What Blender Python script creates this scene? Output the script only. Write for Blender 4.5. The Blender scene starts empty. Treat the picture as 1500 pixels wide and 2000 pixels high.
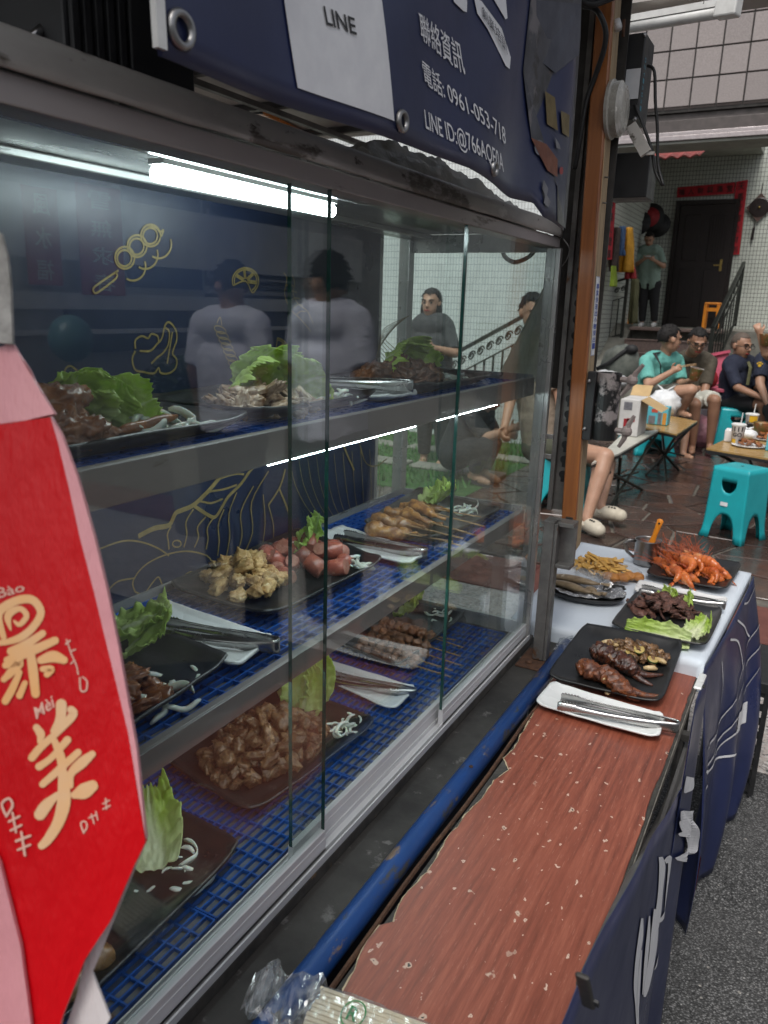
import bpy, bmesh, math, random
import numpy as np
from mathutils import Vector, Matrix, noise
SC = bpy.context.scene
COL = SC.collection
V = Vector
# ---------------------------------------------------------------- camera
F = 1515.0
def unit(v): return v / np.linalg.norm(v)
_d = unit(np.array([577 - 750, 6650 - 1000, F]))
_y = np.array([1612 - 750, 618 - 1000, F]); _y = unit(_y - _d * (_d @ _y))
ROT = np.stack([np.cross(_y, -_d), _y, -_d])
CAM = np.array([0, 0, 1.42])
cd = bpy.data.cameras.new('camera'); cam = bpy.data.objects.new('camera', cd); COL.objects.link(cam)
m = Matrix.Identity(4)
for i in range(3):
    m[i][0] = ROT[i][0]; m[i][1] = -ROT[i][1]; m[i][2] = -ROT[i][2]; m[i][3] = CAM[i]
cam.matrix_world = m
cd.sensor_fit = 'HORIZONTAL'; cd.sensor_width = 36; cd.lens = 36 * F / 1500
cd.clip_start = 0.02; cd.clip_end = 500
cd.dof.use_dof = True; cd.dof.focus_distance = 1.25; cd.dof.aperture_fstop = 15
SC.camera = cam
def _ray(px, py): return ROT @ np.array([px - 750, py - 1000, F])
def PZ(px, py, z):
    r = _ray(px, py); return V(CAM + r * ((z - CAM[2]) / r[2]))
def PX(px, py, x):
    r = _ray(px, py); return V(CAM + r * (x / r[0]))
def PY(px, py, y):
    r = _ray(px, py); return V(CAM + r * (y / r[1]))
def PD(px, py, d):                       # point at depth d along the viewing axis
    r = _ray(px, py); return V(CAM + r * (d / F))
# ---------------------------------------------------------------- world, sun, exposure
w = bpy.data.worlds.new('World'); SC.world = w; w.use_nodes = True
nt = w.node_tree; bg = nt.nodes['Background']
sky = nt.nodes.new('ShaderNodeTexSky'); sky.sky_type = 'NISHITA'; sky.sun_disc = False
sky.sun_elevation = math.radians(58); sky.sun_rotation = math.radians(174); sky.dust_density = 4; sky.air_density = 1.0; sky.ozone_density = .6
hs = nt.nodes.new('ShaderNodeHueSaturation'); hs.inputs['Saturation'].default_value = .35     # overcast: the blue is washed out
nt.links.new(sky.outputs[0], hs.inputs['Color']); nt.links.new(hs.outputs[0], bg.inputs[0])
bg.inputs[1].default_value = 0.125
sd = bpy.data.lights.new('sun', 'SUN'); sd.energy = 1.5; sd.angle = math.radians(25); sd.color = (1, .97, .92)
so = bpy.data.objects.new('sun', sd); COL.objects.link(so)
_az = math.radians(174); _el = math.radians(58)
_dir = V((math.sin(_az) * math.cos(_el), math.cos(_az) * math.cos(_el), math.sin(_el)))
so.rotation_euler = _dir.to_track_quat('Z', 'Y').to_euler()
vs = SC.view_settings; vs.view_transform = 'Standard'; vs.look = 'None'; vs.gamma = 1; vs.use_curve_mapping = False
vs.exposure = 0.36
SC.cycles.use_denoising = True
SC.cycles.max_bounces = 10; SC.cycles.transparent_max_bounces = 24; SC.cycles.glossy_bounces = 5; SC.cycles.diffuse_bounces = 4
SC.cycles.sample_clamp_indirect = 4; SC.cycles.caustics_reflective = False; SC.cycles.caustics_refractive = False
# ---------------------------------------------------------------- materials
MATS = {}
FOODS = {'rib_meat', 'fried_skin', 'sausage', 'tofu_fried', 'dark_chicken', 'wing_skin', 'beef', 'brown_saucy', 'squid_meat', 'skewer_meat', 'mushroom', 'roast_skin', 'roast_dark', 'meatball'}
def nodes(name):
    mt = bpy.data.materials.new(name); mt.use_nodes = True; MATS[name] = mt
    t = mt.node_tree; return mt, t, t.nodes['Principled BSDF']
def ramp(t, src, stops):
    r = t.nodes.new('ShaderNodeValToRGB'); e = r.color_ramp.elements
    while len(e) < len(stops): e.new(.5)
    for el, (p, c) in zip(e, stops):
        el.position = p; el.color = c if len(c) == 4 else (*c, 1)
    t.links.new(src, r.inputs[0]); return r.outputs[0]
def coords(t, stretch=(1, 1, 1), rnd=True):
    tc = t.nodes.new('ShaderNodeTexCoord'); mp = t.nodes.new('ShaderNodeMapping'); mp.inputs['Scale'].default_value = stretch
    t.links.new(tc.outputs['Object'], mp.inputs['Vector'])
    if rnd:
        oi = t.nodes.new('ShaderNodeObjectInfo'); mu = t.nodes.new('ShaderNodeMath'); mu.operation = 'MULTIPLY'; mu.inputs[1].default_value = 37
        t.links.new(oi.outputs['Random'], mu.inputs[0]); t.links.new(mu.outputs[0], mp.inputs['Location'])
    return mp.outputs[0]
def mixc(t, fac, a, b, mode='MIX'):
    n = t.nodes.new('ShaderNodeMix'); n.data_type = 'RGBA'; n.blend_type = mode
    for sock, v in ((n.inputs[0], fac), (n.inputs[6], a), (n.inputs[7], b)):
        if isinstance(v, bpy.types.NodeSocket): t.links.new(v, sock)
        elif isinstance(v, (int, float)): sock.default_value = v
        else: sock.default_value = (*v, 1)
    return n.outputs[2]
def noise_n(t, co, scale, detail=4, rough=.6):
    n = t.nodes.new('ShaderNodeTexNoise'); n.inputs['Scale'].default_value = scale; n.inputs['Detail'].default_value = detail
    n.inputs['Roughness'].default_value = rough; t.links.new(co, n.inputs['Vector']); return n.outputs[0]
def bumpn(t, b, h, strength=.3, dist=.002):
    n = t.nodes.new('ShaderNodeBump'); n.inputs['Strength'].default_value = strength; n.inputs['Distance'].default_value = dist
    t.links.new(h, n.inputs['Height']); t.links.new(n.outputs[0], b.inputs['Normal'])
def pm(name, c1, c2=None, scale=10, rough=.55, metal=0, bump=0, bs=None, bd=.002, detail=5, stretch=(1, 1, 1), lo=.35, hi=.65, spec=.5, coat=0, sss=0, spots=None, rvar=.1, vary=0):
    """one mottled procedural material: two tones mixed by noise, optional spots (colour, scale, threshold), rough variation and bump"""
    if name in FOODS: scale *= 1.9; lo, hi = .41, .59; spots = [(a_, b_ * 1.8, c_) for a_, b_, c_ in (spots or [])]
    mt, t, b = nodes(name); co = coords(t, stretch)
    if c2 is None: c2 = tuple(c * .8 for c in c1)
    n1 = noise_n(t, co, scale, detail)
    col = ramp(t, n1, [(lo, c1), (hi, c2)])
    if spots:
        for (sc, ss, th) in spots:
            n2 = noise_n(t, co, ss, 6, .65); f = ramp(t, n2, [(th, (0, 0, 0)), (th + .05, (1, 1, 1))]); col = mixc(t, f, col, sc)
    if vary:
        oi = t.nodes.new('ShaderNodeObjectInfo'); h = t.nodes.new('ShaderNodeHueSaturation')
        mr = t.nodes.new('ShaderNodeMapRange'); mr.inputs[3].default_value = 1 - vary; mr.inputs[4].default_value = 1 + vary
        t.links.new(oi.outputs['Random'], mr.inputs[0]); t.links.new(mr.outputs[0], h.inputs['Value']); t.links.new(col, h.inputs['Color']); col = h.outputs[0]
    t.links.new(col, b.inputs['Base Color'])
    b.inputs['Metallic'].default_value = metal; b.inputs['Specular IOR Level'].default_value = spec
    rr = ramp(t, n1, [(.3, (max(0, rough - rvar),) * 3), (.7, (min(1, rough + rvar),) * 3)]); t.links.new(rr, b.inputs['Roughness'])
    if coat: b.inputs['Coat Weight'].default_value = coat; b.inputs['Coat Roughness'].default_value = .15
    if sss: b.inputs['Subsurface Weight'].default_value = sss; b.inputs['Subsurface Radius'].default_value = (.01, .005, .003); b.inputs['Subsurface Scale'].default_value = .5
    if bump: bumpn(t, b, noise_n(t, co, bs or scale * 4, 6), bump, bd)
    return mt
def emit(name, c, s):
    mt, t, b = nodes(name); b.inputs['Base Color'].default_value = (*c, 1); b.inputs['Emission Color'].default_value = (*c, 1); b.inputs['Emission Strength'].default_value = s
    return mt
def glassm(name, tint=(.93, .97, .96), dust=.005, f0=.038, fmax=1.05, rough=.0, dscale=6):
    """clear pane: Schlick reflection over straight transmission, with a film of smears"""
    mt = bpy.data.materials.new(name); mt.use_nodes = True; MATS[name] = mt; t = mt.node_tree; t.nodes.clear()
    out = t.nodes.new('ShaderNodeOutputMaterial'); g = t.nodes.new('ShaderNodeNewGeometry')
    dot = t.nodes.new('ShaderNodeVectorMath'); dot.operation = 'DOT_PRODUCT'; t.links.new(g.outputs['Normal'], dot.inputs[0]); t.links.new(g.outputs['Incoming'], dot.inputs[1])
    ab = t.nodes.new('ShaderNodeMath'); ab.operation = 'ABSOLUTE'; t.links.new(dot.outputs['Value'], ab.inputs[0])
    om = t.nodes.new('ShaderNodeMath'); om.operation = 'SUBTRACT'; om.inputs[0].default_value = 1; t.links.new(ab.outputs[0], om.inputs[1])
    pw = t.nodes.new('ShaderNodeMath'); pw.operation = 'POWER'; pw.inputs[1].default_value = 5; t.links.new(om.outputs[0], pw.inputs[0])
    ma = t.nodes.new('ShaderNodeMath'); ma.operation = 'MULTIPLY_ADD'; ma.inputs[1].default_value = fmax; ma.inputs[2].default_value = f0; t.links.new(pw.outputs[0], ma.inputs[0])
    tr = t.nodes.new('ShaderNodeBsdfTransparent'); tr.inputs[0].default_value = (*tint, 1)
    gl = t.nodes.new('ShaderNodeBsdfGlossy'); gl.inputs['Roughness'].default_value = rough; gl.inputs[0].default_value = (1, 1, 1, 1)
    mx = t.nodes.new('ShaderNodeMixShader'); t.links.new(ma.outputs[0], mx.inputs[0]); t.links.new(tr.outputs[0], mx.inputs[1]); t.links.new(gl.outputs[0], mx.inputs[2])
    df = t.nodes.new('ShaderNodeBsdfDiffuse'); df.inputs[0].default_value = (.75, .78, .78, 1)
    co = coords(t, (1, 1, .35)); n1 = noise_n(t, co, dscale, 8, .7)
    f = ramp(t, n1, [(.45, (dust * .25,) * 3), (.75, (dust * 2.2,) * 3)])
    m2 = t.nodes.new('ShaderNodeMixShader'); t.links.new(f, m2.inputs[0]); t.links.new(mx.outputs[0], m2.inputs[1]); t.links.new(df.outputs[0], m2.inputs[2])
    t.links.new(m2.outputs[0], out.inputs[0]); return mt
def gridmat(name, tile, joint, sx, sz, w=.06, rough=.4, axis='XZ', vary=.06, dirt=None, bump=.4):
    """small wall tiles with darker joints, sx by sz metres, on the given pair of object axes"""
    mt, t, b = nodes(name); tc = t.nodes.new('ShaderNodeTexCoord'); sp = t.nodes.new('ShaderNodeSeparateXYZ'); t.links.new(tc.outputs['Object'], sp.inputs[0])
    fs = []
    ids = []
    for ax, s in ((axis[0], sx), (axis[1], sz)):
        d = t.nodes.new('ShaderNodeMath'); d.operation = 'DIVIDE'; d.inputs[1].default_value = s; t.links.new(sp.outputs[ax], d.inputs[0])
        fr = t.nodes.new('ShaderNodeMath'); fr.operation = 'FRACT'; t.links.new(d.outputs[0], fr.inputs[0])
        fl = t.nodes.new('ShaderNodeMath'); fl.operation = 'FLOOR'; t.links.new(d.outputs[0], fl.inputs[0]); ids.append(fl.outputs[0])
        ps = t.nodes.new('ShaderNodeMath'); ps.operation = 'PINGPONG'; ps.inputs[1].default_value = .5; t.links.new(fr.outputs[0], ps.inputs[0])
        st = t.nodes.new('ShaderNodeMapRange'); st.inputs[1].default_value = w * .6 * (sx / s if ax == axis[1] else 1); st.inputs[2].default_value = w * (sx / s if ax == axis[1] else 1); t.links.new(ps.outputs[0], st.inputs[0]); fs.append(st.outputs[0])
    mn = t.nodes.new('ShaderNodeMath'); mn.operation = 'MINIMUM'; t.links.new(fs[0], mn.inputs[0]); t.links.new(fs[1], mn.inputs[1])
    cb = t.nodes.new('ShaderNodeCombineXYZ'); t.links.new(ids[0], cb.inputs[0]); t.links.new(ids[1], cb.inputs[1])
    wn = t.nodes.new('ShaderNodeTexWhiteNoise'); t.links.new(cb.outputs[0], wn.inputs[0])
    tv = mixc(t, wn.outputs[0], tuple(c * (1 - vary) for c in tile), tuple(min(1, c * (1 + vary)) for c in tile))
    co = coords(t, rnd=False); dn = noise_n(t, co, 1.7, 5)
    tv = mixc(t, ramp(t, dn, [(.45, (0, 0, 0)), (.8, (.5, .5, .5))]), tv, dirt or tuple(c * .7 for c in tile))
    c = mixc(t, mn.outputs[0], joint, tv); t.links.new(c, b.inputs['Base Color']); b.inputs['Roughness'].default_value = rough
    bumpn(t, b, mn.outputs[0], bump, .003); return mt
# ---------------------------------------------------------------- mesh builder
class MB:
    def __init__(s): s.v = []; s.f = []; s.mi = []; s.cur = 0
    def add(s, vs, fs):
        o = len(s.v); s.v += [tuple(p) for p in vs]; s.f += [tuple(i + o for i in f) for f in fs]; s.mi += [s.cur] * len(fs); return s
    def box(s, a, b, M=None):
        (x0, y0, z0), (x1, y1, z1) = a, b
        vs = [V((x, y, z)) for z in (z0, z1) for y in (y0, y1) for x in (x0, x1)]
        if M is not None: vs = [M @ p for p in vs]
        return s.add(vs, [(0, 2, 3, 1), (4, 5, 7, 6), (0, 1, 5, 4), (2, 6, 7, 3), (0, 4, 6, 2), (1, 3, 7, 5)])
    def bar(s, p, q, w, h=None, up=V((0, 0, 1))):
        p, q = V(p), V(q); h = h or w; d = (q - p).normalized()
        if abs(d.dot(up)) > .98: up = V((0, 1, 0))
        a = d.cross(up).normalized() * w / 2; b = a.cross(d).normalized() * h / 2
        return s.add([p - a - b, p + a - b, p + a + b, p - a + b, q - a - b, q + a - b, q + a + b, q - a + b],
                     [(0, 3, 2, 1), (4, 5, 6, 7), (0, 1, 5, 4), (1, 2, 6, 5), (2, 3, 7, 6), (3, 0, 4, 7)])
    def tube(s, pts, r, n=8, caps=True, flat=1.0, up=None):
        pts = [V(p) for p in pts]; rs = r if isinstance(r, (list, tuple)) else [r] * len(pts)
        rings = []; ref = None
        for i, p in enumerate(pts):
            d = (pts[min(i + 1, len(pts) - 1)] - pts[max(i - 1, 0)])
            d = d.normalized() if d.length > 1e-9 else V((0, 0, 1))
            if ref is None: ref = V(up) if up else (V((0, 0, 1)) if abs(d.z) < .9 else V((1, 0, 0)))
            a = d.cross(ref); a = a.normalized() if a.length > 1e-6 else V((1, 0, 0)); b = a.cross(d).normalized(); ref = b
            rings.append([p + (a * math.cos(k * math.tau / n) + b * math.sin(k * math.tau / n) * flat) * rs[i] for k in range(n)])
        vs = [q for R in rings for q in R]; fs = []
        for i in range(len(pts) - 1):
            for k in range(n):
                k2 = (k + 1) % n; fs.append((i * n + k, i * n + k2, (i + 1) * n + k2, (i + 1) * n + k))
        if caps: fs.append(tuple(range(n - 1, -1, -1))); fs.append(tuple((len(pts) - 1) * n + k for k in range(n)))
        return s.add(vs, fs)
    def lathe(s, prof, n=20, M=None, caps=False):
        vs = []; fs = []
        for (r, z) in prof:
            for k in range(n):
                p = V((r * math.cos(k * math.tau / n), r * math.sin(k * math.tau / n), z)); vs.append(M @ p if M is not None else p)
        for i in range(len(prof) - 1):
            for k in range(n):
                k2 = (k + 1) % n; fs.append((i * n + k, i * n + k2, (i + 1) * n + k2, (i + 1) * n + k))
        if caps: fs.append(tuple(range(n - 1, -1, -1))); fs.append(tuple((len(prof) - 1) * n + k for k in range(n)))
        return s.add(vs, fs)
    def grid(s, fn, nu, nv, thick=None):
        P = [[V(fn(i / nu, j / nv)) for i in range(nu + 1)] for j in range(nv + 1)]
        vs = [p for r in P for p in r]; W = nu + 1
        fs = [(j * W + i, j * W + i + 1, (j + 1) * W + i + 1, (j + 1) * W + i) for j in range(nv) for i in range(nu)]
        if thick:
            nrm = []
            for j in range(nv + 1):
                for i in range(nu + 1):
                    du = P[j][min(i + 1, nu)] - P[j][max(i - 1, 0)]; dv = P[min(j + 1, nv)][i] - P[max(j - 1, 0)][i]
                    n = du.cross(dv); nrm.append(n.normalized() if n.length > 1e-12 else V((0, 0, 1)))
            K = len(vs); vs = vs + [p - n * thick for p, n in zip(vs, nrm)]
            fs = fs + [tuple(K + i for i in reversed(f)) for f in fs]
            bd = [i for i in range(W)] + [j * W + nu for j in range(1, nv + 1)] + [nv * W + i for i in range(nu - 1, -1, -1)] + [j * W for j in range(nv - 1, 0, -1)]
            for a, b in zip(bd, bd[1:] + bd[:1]): fs.append((b, a, K + a, K + b))
        return s.add(vs, fs)
    def prism(s, poly, ext):
        n = len(poly); poly = [V(p) for p in poly]; e = V(ext)
        return s.add(poly + [p + e for p in poly], [tuple(range(n - 1, -1, -1)), tuple(range(n, 2 * n))] + [(i, (i + 1) % n, n + (i + 1) % n, n + i) for i in range(n)])
    def sphere(s, c, r, nu=12, nv=8, fn=None):
        rx, ry, rz = r if isinstance(r, (tuple, list)) else (r, r, r); c = V(c); vs = []; fs = []
        for j in range(nv + 1):
            th = math.pi * (j / nv); th = min(max(th, .02), math.pi - .02)
            for i in range(nu):
                ph = math.tau * i / nu; d = V((math.sin(th) * math.cos(ph), math.sin(th) * math.sin(ph), math.cos(th)))
                k = fn(d) if fn else 1; vs.append(c + V((d.x * rx, d.y * ry, d.z * rz)) * k)
        for j in range(nv):
            for i in range(nu):
                fs.append((j * nu + i, (j + 1) * nu + i, (j + 1) * nu + (i + 1) % nu, j * nu + (i + 1) % nu))
        fs.append(tuple(range(nu))); fs.append(tuple(nv * nu + k for k in range(nu - 1, -1, -1)))
        return s.add(vs, fs)
    def mesh(s, name, smooth=False):
        me = bpy.data.meshes.new(name); me.from_pydata(s.v, [], s.f); me.polygons.foreach_set('material_index', s.mi)
        if smooth: me.polygons.foreach_set('use_smooth', [True] * len(me.polygons))
        me.validate(); me.update(); return me
    def build(s, name, mat, parent=None, smooth=False, bevel=0, fix=False, seg=2):
        me = s.mesh(name, smooth)
        if fix:
            bm = bmesh.new(); bm.from_mesh(me); bmesh.ops.recalc_face_normals(bm, faces=bm.faces); bm.to_mesh(me); bm.free()
        return obj(name, me, mat, parent, bevel, seg)
def obj(name, me, mat, parent=None, bevel=0, seg=2):
    o = bpy.data.objects.new(name, me); COL.objects.link(o)
    if mat is not None and not me.materials:
        for q in (mat if isinstance(mat, (list, tuple)) else [mat]): me.materials.append(MATS[q] if isinstance(q, str) else q)
    if parent is not None:
        o.parent = parent; o.matrix_parent_inverse = Matrix.Translation(-parent.location)
    if bevel:
        b = o.modifiers.new('bevel', 'BEVEL'); b.width = bevel; b.segments = seg; b.limit_method = 'ANGLE'; b.angle_limit = math.radians(40)
    return o
def tag(o, label, cat, group=None, kind=None):
    if label: o['label'] = label
    if cat: o['category'] = cat
    if group: o['group'] = group
    if kind: o['kind'] = kind
    return o
def thing(name, label, cat, loc=(0, 0, 0), group=None):
    o = bpy.data.objects.new(name, None); COL.objects.link(o); o.location = loc; o.empty_display_size = .05
    return tag(o, label, cat, group)
def struct(o): o['kind'] = 'structure'; return o
def inst(name, me, mtx, parent=None, mat=None):
    o = bpy.data.objects.new(name, me); COL.objects.link(o); o.matrix_world = mtx
    if mat is not None and not me.materials: me.materials.append(MATS[mat])
    if parent is not None: o.parent = parent; o.matrix_parent_inverse = Matrix.Translation(-parent.location)
    return o
def cleanup(o):
    bpy.data.objects.remove(o)
_tx = {}
def text2d(body, bold=0.0):
    """outline of a line of writing as flat verts/faces, scaled to its own box: returns (verts in 0..1 x 0..1, faces, aspect)"""
    k = (body, bold)
    if k in _tx: return _tx[k]
    c = bpy.data.curves.new('t', 'FONT'); c.body = body; c.size = 1; c.offset = bold; c.resolution_u = 3
    o = bpy.data.objects.new('t', c); COL.objects.link(o); dg = bpy.context.evaluated_depsgraph_get()
    me = bpy.data.meshes.new_from_object(o.evaluated_get(dg)); P = [v.co.copy() for v in me.vertices]; Fc = [tuple(p.vertices) for p in me.polygons]
    bpy.data.objects.remove(o); bpy.data.curves.remove(c); bpy.data.meshes.remove(me)
    x0 = min(p.x for p in P); x1 = max(p.x for p in P); y0 = min(p.y for p in P); y1 = max(p.y for p in P)
    _tx[k] = ([((p.x - x0) / (x1 - x0), (p.y - y0) / (y1 - y0)) for p in P], Fc, (x1 - x0) / (y1 - y0)); return _tx[k]
def text_on(body, fn, bold=0.0, mb=None):
    """write body with fn(u, v) -> point, u along the line, v upward"""
    P, Fc, a = text2d(body, bold); mb = mb or MB(); return mb.add([fn(u, v) for u, v in P], Fc)
def quad(A, B, C, D):
    """A bottom left, B bottom right, C top right, D top left"""
    A, B, C, D = map(V, (A, B, C, D)); return lambda u, v: (A * (1 - u) + B * u) * (1 - v) + (D * (1 - u) + C * u) * v
def stroke(mb, pts, off=V((0, 0, 0)), nrm=None):
    """flat brush line through pts [(point, width)], lying square to nrm"""
    L = []; n = len(pts)
    for i, (p, wd) in enumerate(pts):
        p = V(p); d = (V(pts[min(i + 1, n - 1)][0]) - V(pts[max(i - 1, 0)][0])).normalized(); a = d.cross(nrm).normalized() * wd / 2; L += [p - a + off, p + a + off]
    return mb.add(L, [(2 * i, 2 * i + 1, 2 * i + 3, 2 * i + 2) for i in range(n - 1)])
def smoothpts(P, k=4):
    """Catmull-Rom through a list of tuples"""
    P = [np.array(p, float) for p in P]; out = []
    for i in range(len(P) - 1):
        a, b, c, d = P[max(i - 1, 0)], P[i], P[i + 1], P[min(i + 2, len(P) - 1)]
        for j in range(k):
            t = j / k; out.append(.5 * (2 * b + (c - a) * t + (2 * a - 5 * b + 4 * c - d) * t * t + (3 * b - a - 3 * c + d) * t ** 3))
    out.append(P[-1]); return out
# ---------------------------------------------------------------- material list
pm('stainless', (.47, .45, .42), (.29, .275, .255), 9, .42, .25, .15, 40, detail=8, stretch=(1, .35, 1), spots=[((.10, .085, .07), 14, .58), ((.44, .42, .39), 23, .62), ((.07, .06, .05), 45, .64)])
pm('stainless_clean', (.46, .46, .45), (.32, .32, .315), 7, .30, .55, .06, 60, stretch=(1, .2, 1), spots=[((.15, .14, .12), 25, .68)])
pm('aluminium', (.74, .74, .75), (.60, .60, .61), 8, .34, .25, .05, 60, stretch=(1, .15, 1), spots=[((.12, .11, .10), 30, .67), ((.05, .045, .04), 60, .72)])
pm('track_steel', (.46, .42, .41), (.34, .31, .30), 7, .42, .2, .08, 50, stretch=(1, .2, 1), spots=[((.16, .13, .11), 22, .62)])
pm('fascia', (.27, .24, .23), (.19, .17, .165), 6, .42, .2, .06, 50, stretch=(1, .2, 1), spots=[((.14, .11, .09), 26, .66)])
pm('grimy_base', (.075, .068, .06), (.032, .030, .028), 22, .75, .2, .3, 60, spots=[((.16, .10, .055), 18, .64), ((.20, .19, .17), 55, .68)])
pm('deck_steel', (.048, .045, .041), (.018, .017, .016), 9, .7, .1, .35, 90, detail=8, spots=[((.13, .125, .12), 13, .58), ((.012, .012, .012), 8, .66), ((.30, .29, .27), 130, .76)])
pm('blue_paint', (.011, .068, .26), (.008, .050, .19), 7, .38, .1, .25, 40, spots=[((.07, .07, .065), 26, .58), ((.20, .15, .115), 34, .61), ((.03, .028, .026), 60, .66)], stretch=(1, .45, 1))
pm('rust', (.10, .045, .022), (.05, .025, .016), 60, .85, .1, .6, 220)
pm('bare_board', (.055, .050, .043), (.030, .028, .025), 25, .8, 0, .5, 150, spots=[((.13, .12, .10), 60, .66)])
pm('board_edge', (.20, .18, .15), (.09, .08, .07), 40, .8, 0, .5, 120)
pm('navy_vinyl', (.018, .026, .085), (.013, .019, .062), 5, .36, 0, .10, 260, bd=.0006, spots=[((.05, .055, .10), 50, .72)], spec=.45)
pm('panel_navy', (.014, .022, .052), (.010, .016, .038), 5, .36, 0, .10, 260, bd=.0006, spec=.4)
pm('navy_dark', (.010, .012, .030), None, 5, .5)
pm('white_print', (.74, .74, .75), (.66, .66, .68), 30, .5)
pm('red_print', (.30, .015, .022), None, 20, .5)
pm('gold_print', (.22, .165, .06), (.16, .12, .042), 60, .5)
pm('black_melamine', (.010, .010, .0105), (.017, .017, .017), 18, .36, 0, .12, 160, spec=.55, spots=[((.030, .030, .030), 70, .72)])
pm('white_melamine', (.78, .78, .77), (.70, .70, .69), 5, .26, 0, spec=.5)
pm('steel', (.52, .51, .50), (.38, .375, .37), 20, .24, 1, .05, 120)
pm('steel_dull', (.36, .355, .35), (.24, .235, .23), 24, .35, 1, .1, 120)
pm('blue_plastic', (.011, .082, .36), (.009, .063, .28), 14, .38, 0, spec=.5)
pm('black_plastic', (.012, .012, .013), (.020, .020, .021), 30, .5, 0, .1, 90)
pm('black_rubber', (.010, .010, .010), None, 30, .55)
pm('orange_plastic', (.85, .30, .02), (.75, .24, .015), 20, .4)
pm('teal_plastic', (.012, .36, .40), (.011, .31, .35), 6, .36, 0, .03, 80, spec=.5)
pm('post_wood', (.33, .115, .030), (.23, .075, .020), 8, .4, 0, .15, 60, stretch=(14, 14, .6), coat=.15, spots=[((.14, .045, .014), 3, .62)])
pm('raw_wood', (.40, .29, .17), (.28, .20, .115), 8, .7, 0, .3, 80, stretch=(14, 14, .6), spots=[((.17, .12, .075), 4, .6)])
pm('peeling_black', (.013, .013, .013), (.02, .02, .02), 20, .42, .3, .2, 60, spots=[((.32, .28, .27), 13, .51), ((.02, .018, .018), 40, .6)])
pm('pink_grey_plastic', (.27, .22, .205), (.20, .16, .15), 30, .6, 0, .2, 90)
pm('clear_white', (.72, .72, .70), (.6, .6, .58), 30, .45)
pm('label_white', (.75, .76, .78), (.62, .63, .65), 14, .5)
pm('label_blue', (.02, .06, .35), None, 14, .5)
pm('paper_white', (.72, .70, .69), (.60, .58, .575), 9, .8, 0, .4, 20, bd=.004)
_pf = pm('plastic_film', (.88, .86, .80), (.74, .72, .66), 8, .30, 0, .9, 14, bd=.02, spec=.6)
_t = _pf.node_tree; _tl = _t.nodes.new('ShaderNodeBsdfTranslucent'); _tl.inputs[0].default_value = (.75, .74, .68, 1); _mx = _t.nodes.new('ShaderNodeMixShader'); _mx.inputs[0].default_value = .6
_t.links.new(_t.nodes['Principled BSDF'].outputs[0], _mx.inputs[1]); _t.links.new(_tl.outputs[0], _mx.inputs[2]); _t.links.new(_mx.outputs[0], _t.nodes['Material Output'].inputs[0])
pm('cloth_white', (.66, .72, .78), (.58, .64, .71), 4, .6, 0, .25, 14, bd=.006)
pm('roof_sheet', (.42, .39, .36), (.33, .30, .28), 3, .6, 0, .1, 20, spots=[((.16, .13, .11), 30, .72)])
pm('roof_steel', (.13, .125, .12), (.08, .078, .075), 8, .6, .3, .1, 40)
pm('dark_steel', (.060, .056, .052), (.035, .033, .031), 20, .55, .4, .3, 90, spots=[((.16, .12, .09), 30, .66)])
pm('grey_steel', (.20, .19, .18), (.12, .115, .11), 22, .5, .5, .25, 80, spots=[((.13, .06, .03), 14, .64)])
emit('led', (.86, .97, 1.0), 22)
emit('led_strip', (.86, .96, 1.0), 40)
emit('led_low', (.90, .97, 1.0), 20)
glassm('pane_glass')
glassm('pane_glass_side', dust=.03)
glassm('clear_plastic', (.95, .95, .95), .05, .05, .6, .12, 40)
glassm('crinkly_film', (.90, .92, .94), .14, .10, .6, .10, 55)
pm('glass_edge', (.02, .085, .07), (.012, .05, .042), 30, .15, 0, spec=.8)
# ---- ground
def asphalt():
    mt, t, b = nodes('asphalt'); co = coords(t, rnd=False)
    vo = t.nodes.new('ShaderNodeTexVoronoi'); vo.inputs['Scale'].default_value = 190; t.links.new(co, vo.inputs['Vector'])
    c = ramp(t, vo.outputs['Color'], [(.15, (.055, .056, .057)), (.5, (.15, .15, .15)), (.9, (.27, .27, .268)), (.96, (.48, .47, .45))])
    e = ramp(t, vo.outputs['Distance'], [(.25, (1, 1, 1)), (.6, (.25, .25, .25))]); c = mixc(t, 1, c, e, 'MULTIPLY')
    v2 = t.nodes.new('ShaderNodeTexVoronoi'); v2.inputs['Scale'].default_value = 34; t.links.new(co, v2.inputs['Vector'])
    f = ramp(t, v2.outputs['Distance'], [(.10, (1, 1, 1)), (.15, (0, 0, 0))]); g = ramp(t, v2.outputs['Color'], [(.68, (0, 0, 0)), (.7, (1, 1, 1))])
    ff = mixc(t, 1, f, g, 'MULTIPLY'); c = mixc(t, ff, c, (.36, .34, .31))
    c = mixc(t, ramp(t, noise_n(t, co, 2.2, 5), [(.4, (0, 0, 0)), (.75, (.6, .6, .6))]), c, (.085, .084, .083))
    t.links.new(c, b.inputs['Base Color']); b.inputs['Roughness'].default_value = .8; bumpn(t, b, vo.outputs['Distance'], .8, .006)
def terrazzo():
    mt, t, b = nodes('terrazzo'); co = coords(t, rnd=False)
    vo = t.nodes.new('ShaderNodeTexVoronoi'); vo.inputs['Scale'].default_value = 85; t.links.new(co, vo.inputs['Vector'])
    c = ramp(t, vo.outputs['Color'], [(.2, (.07, .068, .066)), (.36, (.40, .36, .33)), (.5, (.36, .29, .26)), (.62, (.58, .56, .53)), (.85, (.14, .135, .13))])
    c = mixc(t, ramp(t, noise_n(t, co, 160, 3), [(.45, (0, 0, 0)), (.6, (1, 1, 1))]), c, (.42, .385, .36))
    t.links.new(c, b.inputs['Base Color']); b.inputs['Roughness'].default_value = .5; bumpn(t, b, vo.outputs['Distance'], .3, .002)
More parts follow.
